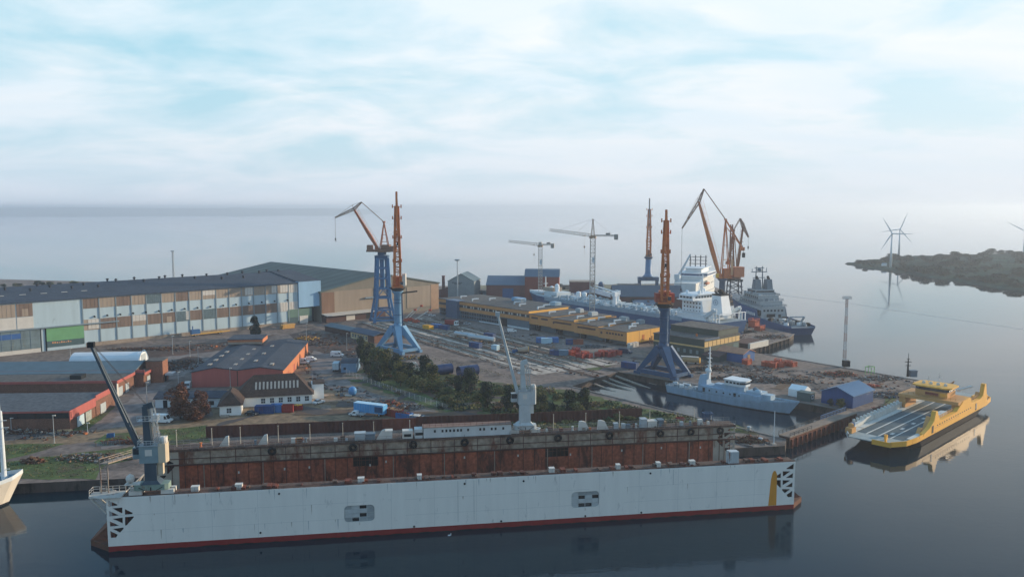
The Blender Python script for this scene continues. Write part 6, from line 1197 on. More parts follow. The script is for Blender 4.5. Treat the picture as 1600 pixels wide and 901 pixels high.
# ------------------------------------------------------------------ basin gate and quay walkway
ga, gb_ = Vector((79.5,230.5,0)), Vector((111,258.5,0)); gd = (gb_-ga); gl = gd.length
bg_ = thing('basin_gate', 'rusty basin gate with a timber walkway closing off the inner basin', 'dock gate', (ga.x, ga.y, 0), math.atan2(gd.y, gd.x))
q = MB(); q.box(0, gl, -2.2, 1.2, -2, 3.2); q.build('gate_body', M('gate_rust','5d3a30',1.15,.9,.25,.4,streak=True,rust=.4,rustc='3a2824'), bg_)
for i in range(15): q = MB(); x = .8+i*gl/15; q.box(x,x+.5,-2.7,-2.21,-1.5,2.6); q.build('gate_rib', rustm, bg_)
q = MB(); q.box(0,gl,-2.4,1.4,3.22,3.45); q.build('walkway', M('walkway','7d6f64',1.15,.9,.25,.6), bg_)
q = MB(); q.rail([(0,1.3,3.45),(gl,1.3,3.45)],1.1,2.2,.05); q.rail([(0,-2.3,3.45),(gl*.3,-2.3,3.45)],1.1,2.2,.05); q.build('railing', dark, bg_); q = MB(); q.rail([(gl*.6,1.45,3.45),(gl,1.45,3.45)],1.2,3,.09); q.box(gl*.6,gl,1.5,1.7,2.7,3.6); q.build('blue_rail', bluebox, bg_)
# ------------------------------------------------------------------ masts and lamp posts
lm = thing('lattice_mast', 'tall slim reddish and grey lattice mast on the outer quay with a floodlight basket', 'mast', at(1319,572)); hm_ = 29.0
for i in range(8):
    q = MB(); q.lattice((0,0,hm_*i/8),(0,0,hm_*(i+1)/8),1.05-.04*i,1.01-.04*i,4,.05); q.build('mast_section', M('mast_red','9a8078',1.1,.6) if i % 2 else M('mast_grey','a3a5a8',1.1,.6), lm)
q = MB(); q.box(-1.7,1.7,-.7,.7,hm_,hm_+.2); q.rail([(-1.7,-.7,hm_),(1.7,-.7,hm_),(1.7,.7,hm_),(-1.7,.7,hm_),(-1.7,-.7,hm_)],1,1,.05); q.build('floodlight_basket', galv, lm); q = MB(); q.box(-.8,1.9,-1.6,.6,0,2.6); q.box(.0,1.0,-1.75,-1.61,.4,1.8); q.build('switch_cabin', dark, lm)
lm = thing('yard_mast', 'tall grey floodlight mast at the back of the yellow workshop', 'mast', at(715,470)); q = MB(); q.tube((0,0,0),(0,0,29),.55,.3,10); q.build('pole', galv, lm); q = MB(); q.lathe((0,0,29),[(.3,0),(2,.4),(2,1.2),(.5,1.4)],12); q.lathe((0,0,17),[(.8,0),(.8,.5)],8); q.build('lamp_ring', frame_m, lm)
lm = thing('lattice_mast', 'thin grey lattice mast rising behind the long hall roof on the left', 'mast', (-267,632,G)); q = MB(); q.lattice((0,0,0),(0,0,33),1.1,.8,16,.09); q.build('mast_section', galv, lm); q = MB(); q.box(-1.4,1.4,-.5,.5,33,33.6); q.build('floodlight_basket', frame_m, lm)
lm = thing('signal_post', 'short dark signal post with crossbars beside a small dark cabin on the outer quay', 'mast', at(1418,588)); q = MB(); q.bar((0,0,0),(0,0,7),.7,.7,.3,.3); q.tube((0,0,7),(0,0,9.5),.1,n=6)
for z, l in ((4.5,2),(6,2.6),(7.2,1)): q.bar((-l/2,0,z),(l/2,0,z),.25)
q.build('post', dark, lm); q = MB(); q.box(.8,3.4,-1,1.2,0,2.4); q.box(.6,3.6,-1.2,1.4,2.41,2.6); q.build('cabin', greyblue, lm)
gf = thing('steel_cage', 'green painted open steel frame standing at the outer quay edge', 'frame', at(1361,586), A43); q = MB()
for x in (0,3):
    for y in (0,2.4): q.bar((x,y,0),(x,y,3.2),.2)
    q.bar((x,0,3.2),(x,2.4,3.2),.2)
q.bar((0,0,3.2),(3,0,3.2),.2); q.bar((0,2.4,3.2),(3,2.4,3.2),.2); q.bar((0,0,1.6),(3,0,1.6),.15); q.build('frame', M('frame_green','4f8a52',1.15,.6), gf)
for i, (px, pb_, pt) in enumerate(((85,692,647),(230,632,596),(270,553,524),(297,557,532),(310,567,542),(279,605,580),(110,556,544),(360,604,574),(479,534,505),(542,547,520),(137,676,660),(18,676,652))):
    p = at(px, pb_); h_ = (pb_-pt)*p.y/FPX
    where = ['near the quay left of the brick workshop','left of the red brown trees beside the road','behind the scrap ground by the road','with a pale base by the road','at the road end by the scrap ground','at the roadside near the brick tower','beside the white tunnel tent','in front of the red warehouse','on the verge by the long hall','by the grey blue shed','on the grass verge of the front workshop','at the front of the brick workshop'][i]
    t_ = thing('street_lamp', f'thin grey street lamp {where}', 'street lamp', p, 0, 'street lamps'); q = MB(); q.tube((0,0,0),(0,0,h_),.11,.07,6); q.build('pole', galv, t_); q = MB(); q.cbox((.3,0,h_+.05),(.9,.35,.2)); q.build('lamp_head', whiteb, t_); q = MB(); q.lathe((0,0,0),[(.3,0),(.25,.3)],8); q.build('footing', conc_m, t_)
fp_ = thing('white_pole', 'slim white pole on a square foot near the dock gate', 'pole', at(1209,694)); q = MB(); q.tube((0,0,0),(0,0,9.8),.13,.09,8); q.build('pole', white, fp_); q = MB(); q.box(-.6,.6,-.6,.6,0,.3); q.build('foot', conc_m, fp_)
# fences
def fence(label, pts, h, m, step, name='wire_fence', loc=None):
    P0 = at(*pts[0]); t_ = thing(name, label, 'fence', P0); rel = [at(*p)-P0 for p in pts]; q2 = MB(); n_ = 0
    for a, b_ in zip(rel, rel[1:]):
        k_ = max(1, int((b_-a).length/step))
        for i in range(k_): p = a.lerp(b_, i/k_); q = MB(); q.bar(p, p+Vector((0,0,h)), .12); q.build('post', m, t_)
        for z in [h*f for f in (.04,.2,.36,.52,.68,.84,.98)]: q2.bar(a+Vector((0,0,z)), b_+Vector((0,0,z)), .03)
        for i in range(int((b_-a).length/.5)): p = a.lerp(b_, i*.5/(b_-a).length); q2.bar(p, p+Vector((0,0,h)), .02)
    q2.build('wire_mesh', galv, t_)
fence('pale wire fence along the foot of the thicket beside the road', [(541,584),(580,600),(640,621),(700,641)], 2.0, whiteb, 3.0)
fence('low timber and wire fence along the quay bank left of the dock', [(150,697),(205,692)], 1.2, wood, 3.0)
# ------------------------------------------------------------------ vehicles
tyre = M('tyre','17181a',.9,.9); 
def wheels(t_, xs, y, r=.34):
    for x in xs:
        for s_ in (-1,1):
            q = MB(); q.tube((x,s_*y-.12,r),(x,s_*y+.12,r),r,n=12); wh = q.build('wheel', tyre, t_); q = MB(); q.tube((x,s_*(y+.125)-.01,r),(x,s_*(y+.125)+.01,r),r*.55,n=10); q.build('rim', galv, wh)
def van(label, p, rz, m, Lx=5.4, W=2.0, H=2.4, mark=None, z0=0, cat='van'):
    t_ = thing('parked_van', label, cat, (p.x, p.y, G+.05+z0), rz); q = MB()
    q.yprism([(-Lx/2,.35),(Lx/2-.1,.35),(Lx/2,.6),(Lx/2-.05,1.05),(Lx/2-.9,1.3),(Lx/2-1.5,H-.15),(Lx/2-1.9,H),(-Lx/2+.1,H),(-Lx/2,H-.15)], -W/2, W/2); q.build('body', m, t_)
    q = MB(); a, b_ = (Lx/2-.93,1.32), (Lx/2-1.47,H-.22); q.add([(a[0]+.03,-W/2+.12,a[1]),(a[0]+.03,W/2-.12,a[1]),(b_[0]+.03,W/2-.2,b_[1]),(b_[0]+.03,-W/2+.2,b_[1])],[(0,1,2,3)]); q.build('windscreen', dglass, t_)
    for s_ in (-1,1):
        q = MB(); y = s_*W/2; q.add([(Lx/2-1.1,y+s_*.012,1.35),(Lx/2-2.1,y+s_*.012,1.35),(Lx/2-2.1,y+s_*.012,H-.35),(Lx/2-1.55,y+s_*.012,H-.35)],[(0,1,2,3)]); q.build('window', dglass, t_)
    if mark:
        q = MB(); q.add([(-.9,-W/2-.012,1.2),(.6,-W/2-.012,1.2),(.6,-W/2-.012,1.7),(-.9,-W/2-.012,1.7)],[(0,1,2,3)]); q.build('side_mark', M('grey_mark','8b949c',1), t_)
    for s_ in (-1,1): q = MB(); q.cbox((Lx/2-.02,s_*W*.36,.8),(.08,.3,.22)); q.build('headlight', galv, t_)
    q = MB(); q.cbox((Lx/2,0,.5),(.12,W*.96,.22)); q.build('bumper', dark, t_); wheels(t_, (-Lx/2+1.0, Lx/2-1.0), W/2-.1); return t_
def car(label, p, rz, m, Lx=4.3, W=1.75, estate=False):
    t_ = thing('parked_car', label, 'car', (p.x, p.y, G+.05), rz); q = MB(); h = Lx/2
    q.yprism([(-h,.3),(h,.3),(h+.02,.6),(h-.2,.78),(h*.38,.92),(-h*.85,.95),(-h,.8)], -W/2, W/2); q.build('body', m, t_)
    r_ = -h*.9 if estate else -h*.55
    q = MB(); q.add([(h*.42,-W/2+.06,.9),(h*.42,W/2-.06,.9),(r_-.25,W/2-.06,.93),(r_-.25,-W/2+.06,.93),(h*.05,-W/2+.2,1.42),(h*.05,W/2-.2,1.42),(r_+.1,W/2-.2,1.42),(r_+.1,-W/2+.2,1.42)],[(0,1,5,4),(1,2,6,5),(2,3,7,6),(3,0,4,7)]); q.build('windows', dglass, t_)
    q = MB(); q.prism([(h*.05,-W/2+.19),(h*.05,W/2-.19),(r_+.1,W/2-.19),(r_+.1,-W/2+.19)],1.42,1.47); q.build('roof', m, t_)
    for s_ in (-1,1): q = MB(); q.cbox((h,s_*W*.34,.66),(.06,.3,.14)); q.build('headlight', galv, t_)
    wheels(t_, (-h*.62, h*.62), W/2-.08, .31); return t_
cw, cd, cs = M('car_white','d0d2d2',1.15,.3,.03,.5,spec=.5), M('car_dark','24282e',.9,.3,.1,.5,spec=.5), M('car_silver','9aa0a4',1.1,.3,.05,.5,spec=.5)
van('white panel van with dark side lettering near the grey blue shed', at(527,557), R(-4), cw, 5.8, mark=1); van('white van parked at the red warehouse, nearest the viewer', at(474,568), R(3), cw, 5.2, mark=1); van('white van parked just behind another white van at the red warehouse', at(486,564), R(3), cw, 4.6, 1.9, 2.0)
van('large white high roofed van parked beside the red brown trees', at(254,660), R(-4), cw, 6.2, 2.1, 2.7); van('blue grey van at the left corner of the red warehouse', at(293,607), R(-75), cs, 5.0); van('white van in front of the yellow workshop', at(800,519), R(8), cw, 5.0, 2, 2.1)
van('navy blue van at the right end of the yellow workshop', at(977,552), R(-30), M('van_navy','26374f',1.1,.4), 6.2, 2.1, 2.4); car('white car parked at the corner of the white house', at(498,630), R(55), cw)
for px, py, rz, m, l in ((675,494,10,cw,'white car at the far left end of the yellow workshop'),(694,500,12,cd,'dark car beside the stair tower of the yellow workshop, left one'),(713,503,15,cd,'dark car close under the blue stair tower'),(722,506,15,cd,'dark car parked next to a silver car by the yellow workshop'),(730,507,10,cs,'silver car by the ground floor windows of the yellow workshop'),(834,524,20,cd,'dark car under the yellow overhang'),(876,529,15,cd,'black car right of the blue and white containers'),(393,648,-20,cd,'dark car tucked beside the wing of the white house'),(668,492,5,cs,'silver car near the building hall corner')): car(l, at(px, py), R(rz), m)
# pickup
p = at(558,650); t_ = thing('pickup_truck', 'white pickup with open grey flatbed in the yard in front of the blue trailer', 'pickup', (p.x,p.y,G+.05), R(160)); q = MB(); q.yprism([(2.6,.4),(2.7,.8),(1.9,1.05),(1.3,1.75),(-.1,1.75),(-.2,.4)],-.9,.9); q.build('cab', cw, t_); q = MB(); q.box(-2.8,-.25,-1,1,.7,.85); q.box(-2.8,-.25,-1,-.95,.86,1.15); q.box(-2.8,-.25,.95,1,.86,1.15); q.box(-2.8,-2.74,-.94,.94,.86,1.15); q.build('flatbed', galv, t_)
for s_ in (-.912,.905): q = MB(); q.add([(1.2,s_,1.1),(.1,s_,1.1),(.1,s_,1.6),(.95,s_,1.6)],[(0,1,2,3)]); q.build('window', dglass, t_)
q = MB(); q.add([(1.92,-.8,1.08),(1.92,.8,1.08),(1.36,.75,1.7),(1.36,-.75,1.7)],[(0,1,2,3)]); q.build('windscreen', dglass, t_); wheels(t_, (-1.8,1.8), .85, .38)
def truck(label, p, rz, cabm, boxm, Lx=8, bh=2.6, flat=False):
    t_ = thing('parked_truck', label, 'truck', (p.x,p.y,G+.05), rz); q = MB(); q.yprism([(Lx/2-2,.6),(Lx/2,.6),(Lx/2,1.6),(Lx/2-.25,2.9),(Lx/2-1.9,2.9)],-1.2,1.2); q.build('cab', cabm, t_); q = MB(); q.box(-Lx/2,Lx/2-2.1,-1.25,1.25,1.05,1.2+(0.3 if flat else bh)); q.build('body', boxm, t_); q = MB(); q.box(-Lx/2,Lx/2-2.1,-.5,.5,.6,1.04); q.build('chassis', dark, t_)
    q = MB(); q.add([(Lx/2+.012,-1.05,1.65),(Lx/2+.012,1.05,1.65),(Lx/2-.22,1.0,2.7),(Lx/2-.22,-1.0,2.7)],[(0,1,2,3)]); q.build('windscreen', dglass, t_)
    for s_ in (-1.212,1.206): q = MB(); q.add([(Lx/2-.2,s_,1.7),(Lx/2-1.4,s_,1.7),(Lx/2-1.4,s_,2.6),(Lx/2-.4,s_,2.6)],[(0,1,2,3)]); q.build('window', dglass, t_)
    wheels(t_, (-Lx/2+1,-Lx/2+2.2,Lx/2-1), 1.05, .48); return t_
truck('pale truck half hidden beside the small grey blue shed', at(526,579), R(95), cw, pale, 7); truck('red truck with a white cab beside the navy containers', at(706,509), R(-25), cw, redbox, 8, 2.2)
# containers
def container(label, p, rz, m, Lx=6.1, W=2.44, H=2.6, top=None, rusty=False, group='shipping containers', name='shipping_container', cat='container'):
    t_ = thing(name, label, cat, (p.x,p.y,G+.05), rz, group); n = int(Lx/.28); pts = [(Lx*(i/n-.5), -W/2+(.05 if i % 2 else 0)) for i in range(n+1)] + [(Lx*(.5-i/n), W/2-(.05 if i % 2 else 0)) for i in range(n+1)]
    q = MB(); q.prism(pts, .12, H-.1); q.build('body', m, t_); q = MB()
    for s_ in (-1,1):
        for z in (.06,H-.05): q.bar((-Lx/2,s_*(W/2-.02),z),(Lx/2,s_*(W/2-.02),z),.12)
        for e in (-1,1): q.bar((e*(Lx/2-.02),s_*(W/2-.02),.0),(e*(Lx/2-.02),s_*(W/2-.02),H),.14)
    q.build('frame', m, t_); q = MB(); q.box(-Lx/2+.05,Lx/2-.05,-W/2+.05,W/2-.05,H-.09,H-.02); q.build('top', top or m, t_)
    q = MB(); q.box(Lx/2+.005,Lx/2+.05,-W/2+.1,-.03,.2,H-.15); q.box(Lx/2+.005,Lx/2+.05,.03,W/2-.1,.2,H-.15); dr = q.build('door', m, t_); q = MB()
    for y in (-.8,-.3,.3,.8): q.bar((Lx/2+.08,y,.25),(Lx/2+.08,y,H-.2),.05)
    q.build('lock_bar', galv, dr); return t_
nv_ = M('container_navy','24416e',1.12,.6,.15,.4,rust=.1); bl_ = M('container_blue','3a6aa0',1.12,.6,.15,.4,rust=.08); lb_ = M('container_pale','9fbccb',1.1,.6,.12,.4); br_ = M('container_brown','7e4a38',1.12,.6,.15,.4,rust=.15); gy_ = M('container_grey','60788c',1.1,.6,.15,.4)
A_ = YA
for px, py, rz, m, l, Lx in ((414,645,R(6),nv_,'navy container in front of the white house, left of the pair',6.1),(432,643,R(6),bl_,'blue container in front of the white house, right of the pair',3.6),
    (845,535,A_+.9,bl_,'blue container left of the pale one under the yellow overhang',4.5),(854,536,A_+.9,lb_,'pale blue container between two blue containers under the yellow overhang',5.5),(864,535,A_+.9,bl_,'blue container right of the pale one under the yellow overhang',5.5),
    (893,538,A_+.9,nv_,'navy container beside a brown one near the yellow workshop',5.5),(903,538,A_+.9,br_,'brown container beside the navy one near the yellow workshop',5.0),(877,555,A_+.7,gy_,'grey blue container left of the red crates',6.6),(866,555,A_+.9,nv_,'low dark navy box at the left end of the grey blue container',4),
    (743,543,A_+.15,nv_,'navy container beside the slipway in front of the silver tanks',6.5),(774,547,A_+.3,lb_,'small pale blue container standing alone beside the slipway',3),
    (682,513,A_+.3,bl_,'blue container between crane and red truck',6.1),(694,515,A_+.3,nv_,'navy container in front of the red truck',6.1),(984,575,A_+.2,nv_,'dark navy skip container left of the deep blue crane portal',7),(1124,562,R(20),gy_,'grey container beside the small blue shed',4),
    (765,528,A_+.2,nv_,'navy container behind the end of the silver tanks',6)): container(l, at(px, py), rz, m, Lx)
def open_box(label, p, rz, m, Lx, W, H, cat='skip', name='steel_skip', group=None, fill=None):
    t_ = thing(name, label, cat, (p.x,p.y,G+.05), rz, group); q = MB(); q.box(-Lx/2,Lx/2,-W/2,W/2,0,.12)
    for a in (-1,1): q.box(-Lx/2,Lx/2,a*W/2-.06,a*W/2+.06,.12,H); q.box(a*Lx/2-.06,a*Lx/2+.06,-W/2,W/2,.12,H-.02)
    q.build('body', m, t_); q = MB()
    for i in range(int(Lx/.7)+1):
        x = -Lx/2+i*Lx/max(1,int(Lx/.7)); q.box(x-.05,x+.05,-W/2-.14,-W/2-.061,0,H); q.box(x-.05,x+.05,W/2+.061,W/2+.14,0,H)
    q.build('rib', m, t_)
    if fill:
        q = MB()
        for i in range(14): s_ = rnd.uniform(.3,.9); q.cbox((rnd.uniform(-Lx/2+.5,Lx/2-.5),rnd.uniform(-W/2+.4,W/2-.4),H-.15),(s_*1.5,s_,s_*.6),rnd.random()*3)
        q.build('contents', fill, t_)
    return t_
open_box('red steel skip in front of the white house, left of the pair', at(450,643), R(5), redbox, 3.6, 2.2, 2.4); open_box('red steel skip with yellow waste, right of the pair before the white house', at(465,640), R(8), redbox, 3.2, 2.0, 1.7, fill=yellow)
open_box('brown red open container behind the blue trailer', at(616,650), R(-38), M('rust_red','8a3d33',1.12,.7,.2,.5,rust=.15), 6.1, 2.4, 2.4, fill=wood); open_box('blue open container right of the brown red one', at(632,654), R(-25), bl_, 5.0, 2.4, 2.0, fill=rustm); open_box('pale topped blue skip at the end of the row of containers', at(650,656), R(-18), gy_, 4.8, 2.3, 1.6, fill=whiteb)
p = at(581,648); t_ = thing('box_trailer', 'long bright blue box trailer standing in the yard behind the dock', 'trailer', (p.x,p.y,G+.05), R(-24)); q = MB(); q.box(-6.2,5.2,-1.3,1.3,.9,3.7); q.build('body', M('trailer_blue','4f93c4',1.15,.5,.15,.6), t_); q = MB(); q.box(-6.25,5.0,-1.32,1.32,3.71,3.85); q.build('top', M('trailer_top','a6c6d8',1.1,.5,.08,.5), t_)
for i in range(12): q = MB(); x = -6+i*1.0; q.box(x,x+.12,-1.38,-1.305,1,3.6); q.build('rib', bluelt, t_)
q = MB(); q.box(2,5,-1.45,-1.31,1.4,3.2); q.box(4.2,5.1,-1.6,-1.46,2,3.0); q.build('torn_cover', steelblue_d, t_); wheels(t_, (-5,-3.8,3.6), 1.15, .5)
# red crates, orange frames
def crate(label, p, rz, m, s_, group, cat='crate', name='steel_crate'):
    t_ = thing(name, label, cat, (p.x,p.y,G+.05), rz, group); a, b_, h = s_; q = MB()
    for x in (-1,1):
        for y in (-1,1): q.bar((x*a/2,y*b_/2,0),(x*a/2,y*b_/2,h),.22)
        for z in (.1,h*.5,h-.1): q.bar((x*a/2,-b_/2,z),(x*a/2,b_/2,z),.16); q.bar((-a/2,x*b_/2,z),(a/2,x*b_/2,z),.16)
        q.bar((-a/2,x*b_/2,.1),(a/2,x*b_/2,h-.1),.14); q.bar((x*a/2,-b_/2,h-.1),(x*a/2,b_/2,.1),.14)
    q.build('frame', m, t_); q = MB(); q.box(-a/2+.12,a/2-.12,-b_/2+.12,b_/2-.12,.1,h*.8); q.build('panel', m, t_); return t_
i = 0
for px, py, s_ in ((893,556,(3.2,2.4,2.6)),(900,553,(3,2.4,3.2)),(907,560,(3.5,2.4,2.4)),(914,558,(3,2.2,2.8)),(920,559,(2.6,2.2,2.2)),(935,557,(2.6,2.2,2.0)),(942,556,(3.4,2.4,2.6)),(950,557,(3.2,2.4,2.6)),(958,556,(2.4,2.2,2.8)),(966,554,(2.6,2.0,2.0))):
    crate(f'red steel crate in front of the yellow workshop, {nth(i)} of the row from the left', at(px, py), A_+rnd.uniform(-.3,.3), redbox if i % 3 else M('red_paint2','b5472f',1.15,.6,.2,.6), s_, 'red crates in front of the yellow workshop'); i += 1
i = 0
for px, py, s_ in ((1196,571,(3,2,2.0)),(1203,572,(3.2,2.2,2.2)),(1209,574,(3.2,2.4,2.4)),(1215,570,(3,2.4,2.8)),(1219,573,(2.4,2,2.0)),(1226,570,(3,2.2,2.0)),(1232,571,(3,2.4,2.2)),(1238,572,(3,2.4,2.0))):
    crate(f'orange steel cradle frame on the open quay, {nth(i)} from the left', at(px, py), A43+rnd.uniform(-.5,.5), orangebox, s_, 'orange cradle frames on the quay', 'frame', 'steel_cradle'); i += 1
crate('single orange red crate by the corner of the small blue shed', at(1167,569), A43, orangebox, (3.4,2.6,2.4), None)
crate('orange steel frame on the pier beside the naval vessel, taller one', at(1178,511), A43, orangebox, (5,4,5), None); crate('orange steel frame on the pier beside the naval vessel, lower one', at(1187,516), A43, orangebox, (5,3.5,3), None)
# cylinders
def drum(label, p, rz, m, r, Lx, ends=None, open_=False):
    t_ = thing('steel_tube', label, 'tube section', (p.x,p.y,G+r+.1), rz); q = MB(); n = 28
    if open_:
        q.tube((-Lx/2,0,0),(Lx/2,0,0),r,n=n,cap=False); q.tube((-Lx/2,0,0),(Lx/2,0,0),r-.12,n=n,cap=False)
        for e in (-1,1): q.add([(e*Lx/2,rr*math.cos(2*math.pi*k/n),rr*math.sin(2*math.pi*k/n)) for rr in (r,r-.12) for k in range(n)],[(k,(k+1)%n,n+(k+1)%n,n+k) for k in range(n)])
        q.build('shell', m, t_, False); q = MB()
        for x in (-Lx/2+.1,0,Lx/2-.1): q.tube((x-.12,0,0),(x+.12,0,0),r+.1,n=n,cap=False)
        q.build('flange', m, t_)
    else:
        q.tube((-Lx/2,0,0),(Lx/2,0,0),r,n=n); q.build('shell', m, t_)
    q = MB()
    for x in (-Lx/3,Lx/3): q.box(x-.2,x+.2,-r*.7,r*.7,-r-.1,-r*.72)
    q.build('cradle', wood, t_); return t_
drum('dark blue open ended steel tube lying by the thicket, left of the pair', at(692,585), R(32), navy, 2.1, 7.6, open_=True); drum('dark blue open ended steel tube lying by the thicket, right of the pair', at(731,587), R(32), navy, 2.1, 8.4, open_=True)
silver = M('silver_tank','aab0b3',1.1,.3,.08,.5,metal=.6,spec=.5)
for px, py, l, Lx in ((729,529,'long silver tank lying on the yard in front of the yellow workshop, left one',16),(752,534,'long silver tank with domed end lying on the yard, right one',17)):
    p = at(px,py); t_ = thing('silver_tank', l, 'tank', (p.x,p.y,G+2.0), A_+.14); q = MB(); q.tube((-Lx/2,0,0),(Lx/2,0,0),1.3,n=18); q.tube((Lx/2,0,0),(Lx/2+.5,0,0),1.3,.8,n=18); q.build('shell', silver, t_, False); q = MB()
    for x in (-Lx/3,0,Lx/3): q.box(x-.3,x+.3,-1.3,1.3,-1.95,-.7)
    q.build('saddle', wood, t_); q = MB(); q.lathe((-Lx/5,0,1.2),[(.5,0),(.5,.7),(.2,.9)],8); q.bar((-Lx/3,0,1.5),(Lx/4,0,1.5),.2); q.build('fitting', galv, t_)
p = at(1080,568); t_ = thing('tank_trailer', 'tan tank trailer with yellow end plate beside the dark green workshop', 'trailer', (p.x,p.y,G+1.7), math.atan2(-.35,.94)); q = MB(); q.tube((-3.6,0,0),(3.6,0,0),1.3,n=16); q.build('tank', M('tan_tank','a5855e',1.1,.55,.12,.6), t_); q = MB(); q.tube((3.605,0,0),(3.75,0,0),1.32,n=16); q.build('end_plate', yellow, t_); q = MB(); q.box(-4.4,3,-.8,.8,1.25,1.5); q.box(-4,3.4,-.9,.9,-1.25,-.9); q.build('frame', whiteb, t_)
for x in (-2,2):
    for s_ in (-1,1): q = MB(); q.tube((x,s_*.9-.12,-1.2),(x,s_*.9+.12,-1.2),.45,n=10); q.build('wheel', tyre, t_)
for i, (px, py) in enumerate(((984,543),(989,542),(994,541))):
    p = at(px,py); t_ = thing('storage_tank', f'upright white plastic tank at the end of the yellow workshop, {nth(i)} from the left', 'tank', (p.x,p.y,G+.02), A_, 'white tanks'); q = MB(); q.box(-.9,.9,-.9,.9,.15,2.3); q.build('body', whiteb, t_); q = MB()
    for z in (.4,1,1.6,2.2): q.box(-.95,.95,-.95,-.91,z-.05,z+.05); q.box(.91,.95,-.95,.95,z-.05,z+.05)
    q.box(-1,1,-1,1,0,.14); q.build('cage', galv, t_)
p = at(551,617); t_ = thing('round_tank', 'upright round blue tank in the yard before the thicket', 'tank', (p.x,p.y,G), 0); q = MB(); q.lathe((0,0,0),[(.9,0),(1.4,.8),(1.55,1.7),(1.3,2.6),(.6,3.1),(.1,3.2)],16); q.build('shell', M('tank_blue','4a7fae',1.1,.45,.15,.8), t_, True); q = MB(); q.cbox((-1.4,-1,.2),(2.6,1.4,.35)); q.build('pallet', whiteb, t_)
p = at(534,619); t_ = thing('forklift', 'small grey blue forklift with raised mast in the yard', 'forklift', (p.x,p.y,G), R(100)); q = MB(); q.box(-1.2,.8,-.6,.6,.3,1.1); q.box(-1.3,-.8,-.6,.6,1.1,1.5); q.build('body', greyblue, t_); q = MB(); 
for y in (-.4,.4): q.bar((.95,y,.2),(.95,y,3.0),.16); q.bar((.95,y,.2),(2.1,y,.2),.12); q.bar((.4,y,1.1),(.3,y,2.2),.1); q.bar((-.9,y,1.4),(-.8,y,2.2),.1)
q.box(-.9,.4,-.5,.5,2.2,2.28); q.build('mast', dark, t_); wheels(t_, (-.8,.5), .55, .32)
p = at(551,654); 
# boom lifts
for i, (px, py, ax, az) in enumerate(((635,503,4.5,7),(641,502,6,9),(650,505,7.5,7.5))):
    p = at(px,py); t_ = thing('boom_lift', f'orange boom lift with a pale raised arm near the building hall, {nth(i)} from the left', 'boom lift', (p.x,p.y,G), 0, 'boom lifts'); q = MB(); q.box(-2.2,2.2,-1.1,1.1,.5,1.6); q.box(-1.2,1.2,-1,1,1.6,2.3); q.build('chassis', orangebox, t_); q = MB(); q.bar((-.5,0,2.3),(ax,0,az),.5); q.build('arm', whiteb, t_); q = MB(); q.box(ax,ax+1.6,-.8,.8,az-.2,az+.9); q.build('basket', orangebox, t_); wheels(t_, (-1.5,1.5), 1.0, .5)
p = at(669,514); open_box('yellow wheeled spreader frame beside the slipway', p, A_, yellow, 6, 3, 2.2, 'frame', 'spreader_frame', None, yellow)
p = at(818,552); t_ = thing('cement_mixer', 'tan drum machine with a yellow end on the yard beside the slipway', 'machine', (p.x,p.y,G), 0); q = MB(); q.tube((-2.6,0,1.6),(2.2,0,2.0),1.0,1.4,14); q.build('drum', tan_p, t_); q = MB(); q.tube((2.21,0,2.0),(2.4,0,2.0),1.35,n=14); q.build('end_plate', yellow, t_); q = MB(); q.box(-3,2.6,-.9,.9,.4,.8); q.build('chassis', dark, t_); wheels(t_, (-2,1.8), .9, .45)
p = at(805,551); open_box('small blue tub beside the drum machine', p, .2, bluebox, 2.6, 1.8, 1.4)
p = at(646,580); t_ = thing('steel_trestle', 'white steel trestle frame at the thicket edge', 'trestle', (p.x,p.y,G), .3); q = MB()
for y in (-1.2,1.2): q.bar((-2.6,y,0),(-1,y,3.6),.4); q.bar((2.6,y,0),(1,y,3.6),.4); q.bar((-1,y,3.6),(1,y,3.6),.45); q.bar((-2,y,1.3),(2,y,1.3),.25)
q.build('frame', whiteb, t_); q = MB()
for x in (-1,1): q.bar((x,-1.2,3.6),(x,1.2,3.6),.35)
q.build('cross_beam', whiteb, t_)
p = at(449,513); t_ = thing('timber_stack', 'stack of yellow timber by the hall door', 'timber stack', (p.x,p.y,G), A43); q = MB()
for i in range(4):
    for j in range(5): q.box(-4+rnd.uniform(0,.8),3.6+rnd.uniform(0,.8),-1.5+j*.62,-.95+j*.62,.2+i*.55,.7+i*.55)
q.build('boards', M('timber_yellow','b98d4c',1.15,.8,.2,1), t_); q = MB()
for x in (-3,0,3): q.box(x-.15,x+.15,-1.6,1.7,0,.19)
q.build('bearer', wood, t_)
p = at(325,523); t_ = thing('low_loader', 'yellow low loader trailer carrying a blue box along the hall wall', 'trailer', (p.x,p.y,G), A43); q = MB(); q.box(-9,9,-1.3,1.3,.9,1.3); q.bar((9,0,1.1),(12,0,1.1),.5); q.build('bed', M('loader_yellow','c19548',1.1,.6,.12,.6), t_); q = MB(); q.box(-9,-4.5,-1.2,1.2,1.31,3.6); q.bar((-8,0,3.6),(-8,0,5.5),.4); q.build('blue_box', bluebox, t_); wheels(t_, (-7,-5.8,6,7.2), 1.1, .45)
q = MB(); p = at(395,635)
